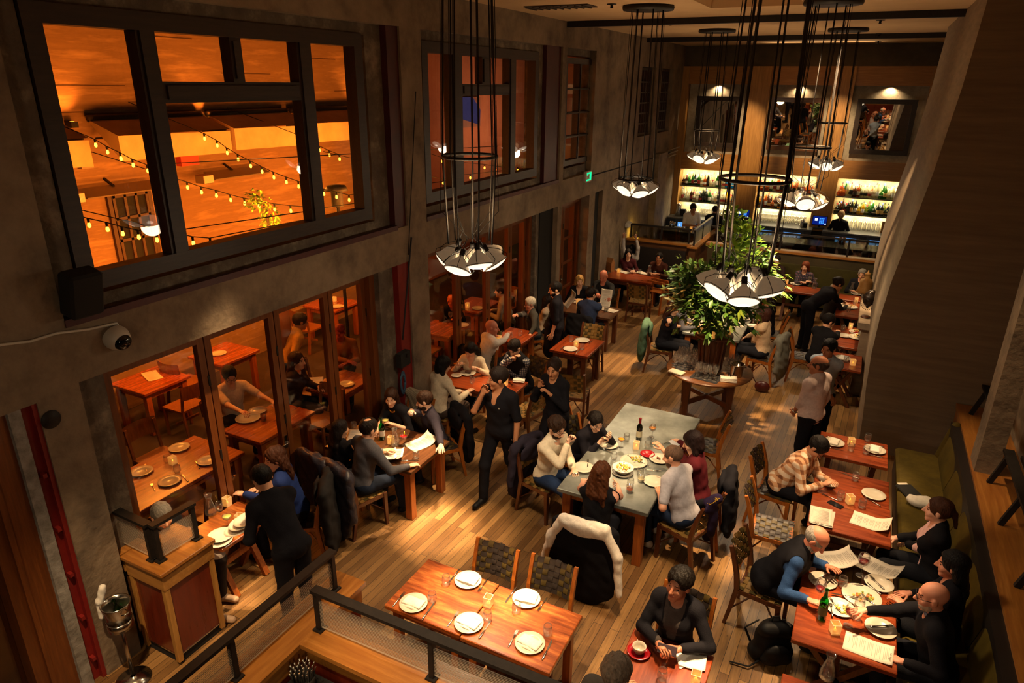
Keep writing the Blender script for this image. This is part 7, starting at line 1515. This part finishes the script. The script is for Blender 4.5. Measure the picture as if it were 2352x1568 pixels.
# ------------------------------------------------------------------ the heated patio outside the left windows
ORG = (1.0, .28, .03)
pw = mat('patio block wall', '#8a6a48', '#a8845c', scale=1.6, stretch=(1, .6, 5), rough=.9, bump=.3, c3='#7a5c3c', lo=.25, hi=.75)
mb = MB().box((-10.3, -2, 0), (-10.0, 14.6, 8)); struct('wall_patio', mb, pw)
mb = MB()
for y, z in ((4.3, 5.2), (5.9, 4.9), (7.2, 5.6), (8.8, 5.1), (10.6, 5.4), (6.4, 6.0), (5.2, 4.55), (11.6, 4.8)): mb.box((-10.0, y, z), (-9.995, y + 1.1, z + .012))
tag(mb.build('trim_11', mat('joint stain', '#4a3018', rough=.9)), kind='structure')
struct('wall_screening', MB().box((-10.3, 14.6, 0), (-10.0, 24, 9)).box((-10.3, 23, 0), (-5.75, 23.3, 9)), mat('patio red wall', '#8a5438', '#9a6242', scale=1.2, rough=.9))
struct('ground_patio', MB().box((-10.3, -2, -.1), (-5.75, 23.3, -.005)), mat('patio paving', '#2a1c12', '#3a281a', scale=2, rough=.8))
light('patio_heater_and_wash', 'AREA', (-6.9, 6.4, 2.9), 230, ORG, to=(-10.4, 7.0, 4.3), size=2.6, sy=.3); light('patio_heater_and_wash', 'AREA', (-6.9, 10.2, 2.9), 230, ORG, to=(-10.4, 10.5, 4.3), size=2.6, sy=.3); light('patio_heater_and_wash', 'AREA', (-7.6, 6.2, 2.4), 90, ORG, to=(-10.2, 6.2, 2.9), size=2., sy=.3); light('patio_heater_and_wash', 'AREA', (-7.6, 9.4, 2.4), 90, ORG, to=(-10.2, 9.4, 3.0), size=2., sy=.3); light('patio_heater_and_wash', 'AREA', (-9.2, 6.0, 3.3), 90, ORG, to=(-7, 6.5, 0), size=1.2, sy=.1); light('patio_heater_and_wash', 'AREA', (-9.2, 9.3, 3.3), 90, ORG, to=(-7, 9.5, 0), size=1.2, sy=.1)  # lights aimed at the wall are unseen added washes; the downward ones are heaters
light('patio_heater_and_wash', 'AREA', (-8.0, 17.5, 3.6), 70, (1., .52, .30), to=(-10.4, 18.5, 4.6), size=2, sy=.4); light('patio_lamp', 'SPOT', (-6.6, 4.4, 4.4), 190, (1, .40, .08), to=(-6.7, 4.4, .7), size=.06, angle=50, blend=.8); light('patio_lamp', 'SPOT', (-7.0, 6.6, 4.4), 140, (1, .40, .1), to=(-6.8, 6.6, .7), size=.06, angle=60, blend=.8); light('patio_lamp', 'SPOT', (-6.9, 10.4, 4.4), 150, (1, .40, .1), to=(-6.7, 10.6, .7), size=.06, angle=60, blend=.8); light('patio_lamp', 'SPOT', (-8.8, 6.6, 4.2), 90, (1, .38, .08), to=(-9.2, 6.9, .7), size=.06, angle=60, blend=.8)  # the wall-aimed area light is an unseen wash added for the red wall
canvas = mat('cream canvas', '#b89a6c', '#c8aa7c', scale=3, rough=.9, bump=.3)
for k, (ya, yb) in enumerate(((4.9, 5.85), (6.28, 8.2), (8.3, 10.1), (10.2, 12.1), (12.2, 13.6))):
    t = thing('awning', 'cream canvas patio awning, %s from the left behind the big window' % ordn(k+1), 'awning', (-9.93, ya, 0)); w_ = yb-ya
    MB().sheet(lambda u, v: (.02 + .62*v, w_*u, 4.46 - .20*v), 6, 3).sheet(lambda u, v: (.62 + .015*math.sin(20*u), w_*u, 4.26 - .34*v - .03*u), 18, 4).sheet(lambda u, v: (.62*u, 0, 4.46 - .2*u - (.34*u)*v), 4, 4).build('canvas', canvas, t); MB().tube([(.03, 0, 4.47), (.03, w_, 4.47)], .05, 10).build('roller', mat('roller dark', '#2a1c12', rough=.6), t); MB().tube([(.05, .05, 4.2), (.6, .05, 4.25)], .015, 6).tube([(.05, w_-.05, 4.2), (.6, w_-.05, 4.25)], .015, 6).build('arm', black_metal, t)
for (y, z) in ((8.25, 4.42), (12.15, 4.40), (6.05, 4.45)): light('wall_lamp', 'SPOT', (-9.8, y, z), 70, ORG, to=(-10.05, y, z + 1), size=.03, angle=90, blend=.9); t = thing('wall_lamp', 'small wall lamp between patio awnings at about %s metres along' % ('six' if y < 7 else 'eight' if y < 9 else 'twelve'), 'lamp', (-10, y, z-.05)); MB().cbox((.08, 0, 0), (.14, .1, .08)).build('housing', black_metal, t); MB().disc((.1, 0, .042), .03, nrm=(0, 0, 1)).build('bulb', emis('wall bulb', '#ff9a30', 8), t)
for (px, py, lb) in ((275, 445, 'long radiant heater on the patio wall, left of two'), (545, 405, 'long radiant heater on the patio wall, right of two')):
    p = atx(px, py, -9.7); t = thing('patio_heater', lb, 'heater', (p.x, p.y, p.z)); MB().add([(-.16, -.55, .10), (.10, -.55, .0), (.10, .65, .0), (-.16, .65, .10), (-.16, -.55, .12), (.11, -.55, .02), (.11, .65, .02), (-.16, .65, .12)], [(0, 1, 2, 3), (7, 6, 5, 4), (0, 4, 5, 1), (2, 6, 7, 3), (1, 5, 6, 2), (3, 7, 4, 0)]).build('reflector', mat('heater steel', '#8a7a64', rough=.4, metal=.6), t); MB().cbox((-.02, -.66, .03), (.22, .2, .14), bev=.01).build('burner_box', mat('heater steel', '#8a7a64'), t); MB().bar((-.3, 0, .2), (-.1, 0, .1), .03, .03).build('bracket', black_metal, t)
tagb(MB().cbox((0, 0, 0), (.12, .34, .24)), 'utility_box', mat('red box', '#a8301c', rough=.6), 'red utility box on the patio wall', 'box', None, atx(430, 362, -9.94)); tagb(MB().cbox((0, 0, 0), (.1, .18, .16)), 'junction_box', mat('heater steel', '#8a7a64'), 'grey junction box under the left awning', 'box', None, atx(195, 373, -9.95))
pA, pB = atx(345, 120, -9.96), atx(333, 300, -9.96); tagb(MB().tube([atx(302, 80, -9.96), atx(330, 300, -9.96)], .02, 6), 'conduit', mat('joint stain', '#4a3018'), 'vertical conduit on the patio wall', 'pipe')
g0 = atx(308, 520, -9.98); t = thing('window_grille', 'dark barred patio window low on the far wall', 'window', (-9.99, g0.y, g0.z)); MB().box((0, -.30, -.55), (.03, .30, .55)).build('opening', black, t); mb = MB()
for k in range(4): mb.box((.03, -.27+.18*k-.02, -.55), (.06, -.27+.18*k+.02, .55))
for k in range(4): mb.box((.03, -.3, -.5+.33*k-.02), (.06, .3, -.5+.33*k+.02))
mb.box((-.0, -.36, -.62), (.05, -.30, .62)).box((0, .30, -.62), (.05, .36, .62)).box((0, -.36, .55), (.05, .36, .62)); mb.build('bars', mat('grille brown', '#3a2010', rough=.6), t)
# strings of bulbs
bulb_m = emis('festoon bulb', '#ff8a20', 18)
def festoon(pts, xa, xb, label):
    t = thing('string_lights', label, 'string lights'); n = len(pts); P = [atx(p[0], p[1], xa + (xb-xa)*i/max(n-1, 1)) for i, p in enumerate(pts)]
    cp = [];
    for i, p in enumerate(P):
        cp.append(p + Vector((0, 0, .075)))
    if n > 1: cp = [Vector((-10, cp[0].y-.6, cp[0].z+.45))] + cp + [Vector((-5.74, cp[-1].y+1.0, cp[-1].z+.2))]; MB().tube(cp, .006, 5).build('cable', black, t)
    for p in P: b1 = MB().lathe([(0, -.030), (.014, -.023), (.019, -.004), (.014, .016), (.010, .03)], 12, p).build('bulb', bulb_m, t); MB().lathe([(.013, .028), (.014, .075), (0, .08)], 8, p).build('socket', black, b1)
festoon([(220, 333), (247, 349), (278, 364), (306, 379), (340, 392)], -9.3, -8.4, 'string of lit bulbs descending across the left pane, upper')
festoon([(470, 318), (499, 334), (522, 351), (547, 366), (576, 381), (602, 394), (629, 407), (658, 418), (686, 428), (744, 445), (773, 452), (802, 459)], -9.2, -7.0, 'long string of lit bulbs crossing the centre pane, upper')
festoon([(205, 517), (247, 526), (282, 536), (319, 544), (361, 551)], -7.4, -7.0, 'string of lit bulbs low in the left pane'); festoon([(431, 430), (463, 441), (497, 449), (530, 459), (562, 467), (595, 473), (631, 480), (668, 484), (703, 487), (738, 490)], -8.6, -7.0, 'string of lit bulbs crossing the centre pane, lower')
festoon([(688, 321), (734, 345), (757, 356), (780, 365)], -9.0, -8.4, 'short string of lit bulbs at the upper right of the big window'); festoon([(444, 558), (484, 561)], -6.8, -6.7, 'pair of lit bulbs at the bottom of the centre pane'); festoon([(977, 357), (1015, 370), (1063, 381), (1113, 385), (1138, 389), (1189, 391)], -8.5, -7.5, 'string of lit bulbs in the second window'); festoon([(1018, 420), (1046, 412), (1080, 408)], -7.5, -7.4, 'short low string of lit bulbs in the second window')
# the outdoor screen with its blue picture
p0 = atx(1062, 294, -9.9); p1 = atx(1106, 222, -9.9); t = thing('outdoor_screen', 'blue-lit film image on the far patio wall', 'screen', (-9.97, p0.y, p0.z)); w_, h = p1.y-p0.y, p1.z-p0.z
MB().box((0, 0, 0), (.03, w_, h)).build('screen_cloth', mat('screen cloth', '#6a4636'), t); MB().add([(.034, 0, h*.3), (.034, w_*.95, h*.05), (.034, w_, h*.55), (.034, w_*.6, h), (.034, 0, h)], [(0, 1, 2, 3, 4)]).build('picture', emis('film blue', '#7a70b8', .16), t)
tp = thing('mushroom_heater', 'tall dark patio heater seen through the right pane', 'heater', (0, 0, 0)); hp_ = atx(773, 440, -8.0); tp.location = (hp_.x, hp_.y, 0); MB().tube([(0, 0, 0), (0, 0, hp_.z)], .03, 10).build('pole', black_metal, tp); MB().lathe([(.10, hp_.z-.25), (.10, hp_.z), (.2, hp_.z+.02), (.16, hp_.z+.10), (0, hp_.z+.12)], 20).build('head', black_metal, tp)
# tree in the patio
tq = atx(612, 480, -7.6); t = thing('potted_tree', 'small lit leafy tree in the patio behind the centre pane', 'plant', (tq.x, tq.y, tq.z-.3)); foliage('foliage', [((0, 0, .20), .14), ((.0, -.1, .36), .13), ((0, -.18, .48), .10), ((0, .1, .08), .12)], 110, .075, gb, 12); MB().tube([(0, 0, -.6), (0, 0, .3)], .02, 6).build('trunk', mat('branch bark', '#4a3a26'), t); MB().lathe([(0, -tq.z+.3), (.16, -tq.z+.3), (.2, -tq.z+.7), (.12, -.4), (0, -.4)], 16).build('planter', mat('planter', '#6a3a1c', rough=.8), t)
# patio tables, chairs, diners
pt = wood('patio tabletop', '#6a2c0c', '#a8521a', '#8a3f12', scale=2, grain=(12, 1.2, 12), rough=.25, coat=.6)
table('big patio table set for dinner just outside the near glass doors', -7.15, -6.25, 3.55, 5.1, pt, leg_wood, name='patio_table'); table('patio table of the white-shirted man outside the glass', -6.95, -6.25, 5.35, 6.35, pt, leg_wood, name='patio_table'); table('patio table with menus outside the right-hand glass leaf', -6.9, -6.25, 6.85, 7.7, pt, leg_wood, name='patio_table')
table('far patio table with one plate', -9.5, -8.7, 6.9, 7.7, pt, leg_wood, name='patio_table'); table('far left patio table with a menu', -9.6, -8.8, 5.6, 6.4, pt, leg_wood, name='patio_table'); table('far patio table with candle glimpsed through the last leaf', -9.8, -8.95, 9.9, 10.7, pt, leg_wood, name='patio_table'); table('patio table behind the second doors', -6.95, -6.2, 9.75, 10.45, pt, leg_wood, name='patio_table'); table('patio table with an amber candle behind the second doors', -7.1, -6.4, 11.2, 12.1, pt, leg_wood, name='patio_table')
for (px, py, w, g_) in ((390, 1107, 'at the near right of the big patio table', None), (412, 1030, 'at the far end of the big patio table', None), (326, 1085, 'at the left of the big patio table', None), (478, 1060, 'at the right of the big patio table', None), (503, 813, 'on the far patio table', None)): put('plate', T(px, py), 'warm-lit white plate ' + w)
for (px, py, kd, w, a) in ((408, 1085, 'empty', 'stemless glass before the near plate of the big patio table', 0), (385, 1062, 'empty', 'stemless glass before the far plate of the big patio table', 0), (398, 1065, 'candle', 'lit candle holder on the big patio table', 0), (425, 1098, 'knife', 'knife beside the near plate of the big patio table', 70), (352, 1120, 'fork', 'fork beside the near plate of the big patio table', 65), (335, 1075, 'fork', 'fork beside the left plate of the big patio table', 60), (505, 1040, 'knife', 'knife at the far right of the big patio table', 65), (455, 1068, 'fork', 'fork before the right plate of the big patio table', 60),
                            (570, 962, 'platter', 'plate of food before the white-shirted man outside', 0), (592, 945, 'plate', 'second plate of food on the white-shirted man\'s table', 0), (606, 965, 'rocks', 'dark drink on the white-shirted man\'s table', 0), (725, 880, 'menu', 'menu on the patio table outside the right-hand leaf', 40), (700, 888, 'empty', 'tumbler on the patio table with menus', 0), (795, 884, 'plate', 'empty plate on the patio table with menus', 0), (350, 864, 'menu', 'menu on the far left patio table', 70), (372, 850, 'empty', 'glass on the far left patio table', 0), (768, 692, 'candle', 'candle on the far patio table through the last leaf', 0), (776, 705, 'plate', 'plate on the far patio table through the last leaf', 0),
                            (1062, 748, 'plate', 'plate on the patio table behind the second doors', 0), (1035, 740, 'wine', 'wine glass on the patio table behind the second doors', 0), (1074, 706, 'candle', 'amber candle on the patio table behind the second doors', 0), (1098, 709, 'plate', 'plate near the amber candle behind the second doors', 0), (1063, 712, 'green2', 'green bottle near the amber candle behind the second doors', 0)): put(kd, T(px, py), w, a)
for (x, y, rz, w) in ((-6.5, 3.2, 0, 'at the near end of the big patio table'), (-7.5, 4.1, -90, 'at the far side of the big patio table'), (-7.5, 4.8, -90, 'at the far right side of the big patio table'), (-6.0, 4.3, 90, 'between the big patio table and the glass'), (-9.2, 6.6, 0, 'before the far patio table with one plate'), (-8.5, 6.0, 90, 'beside the far left patio table'), (-6.4, 6.6, 180, 'backing onto the patio table with menus'), (-7.3, 10.4, -90, 'at the table behind the second doors'), (-6.6, 9.6, 0, 'near the table behind the second doors'), (-6.5, 12.4, 180, 'beyond the amber candle table'), (-9.3, 9.5, 0, 'at the far table through the last leaf'), (-7.3, 5.8, -90, 'under the white-shirted man outside'), (-7.2, 7.3, -90, 'under the hooded diner outside')):
    dup(chair_p, (x, y, 0), math.radians(rz), 'bent-back wooden patio chair ' + w)
person('man in glasses and a white T-shirt eating outside behind the glass', (527, 862), 340, lean=8, turn=(-5, 22, 0), hair=('short', '#140e0b'), glasses=True, top='#c0a284', sleeve=.8, trouser='#15121a', skin=S1, legs='cross', vox=.010, rh=(590, 975, .80), lh=(640, 930, .84), shoe='#b8a488')
person('long-haired diner with an orange collar seen from behind outside the glass', (682, 828), 20, lean=10, hair=('long', '#2a1610', .1), top='#2a1a18', collar='#c8641c', sex='f', skin=S1, vox=.012, rh=(700, 880, .78))
person('person in a dusky red cap and orange shirt outside the right-hand glass', (780, 762), 300, lean=10, turn=(-10, 15, 0), hair=('buzz', '#7a2418'), top='#8a5220', skin='#a8482c', vox=.012, rh=(800, 830, .80)); person('waiter in orange light leaning over a far patio table', (690, 738), 60, sit=False, lean=30, hair=('short', '#2a1a10'), top='#b8863a', trouser='#1a120e', vox=.013, skin='#b06a38')
person('bald man in black seated outside the second doors', (1037, 690), 330, lean=14, turn=(0, 15, 0), hair=None, top='#15110f', s=.9, seat=.42, skin='#b85a34', vox=.012); person('dark-haired person in a white shirt leaning outside the second doors', (1150, 668), 200, lean=14, hair=('short', '#241610'), top='#8a7a6a', vox=.013)
# ------------------------------------------------------------------ prototypes leave the scene
def drop(o):
    for c in list(o.children): drop(c)
    bpy.data.objects.remove(o, do_unlink=True)
for o in PROTO: drop(o)
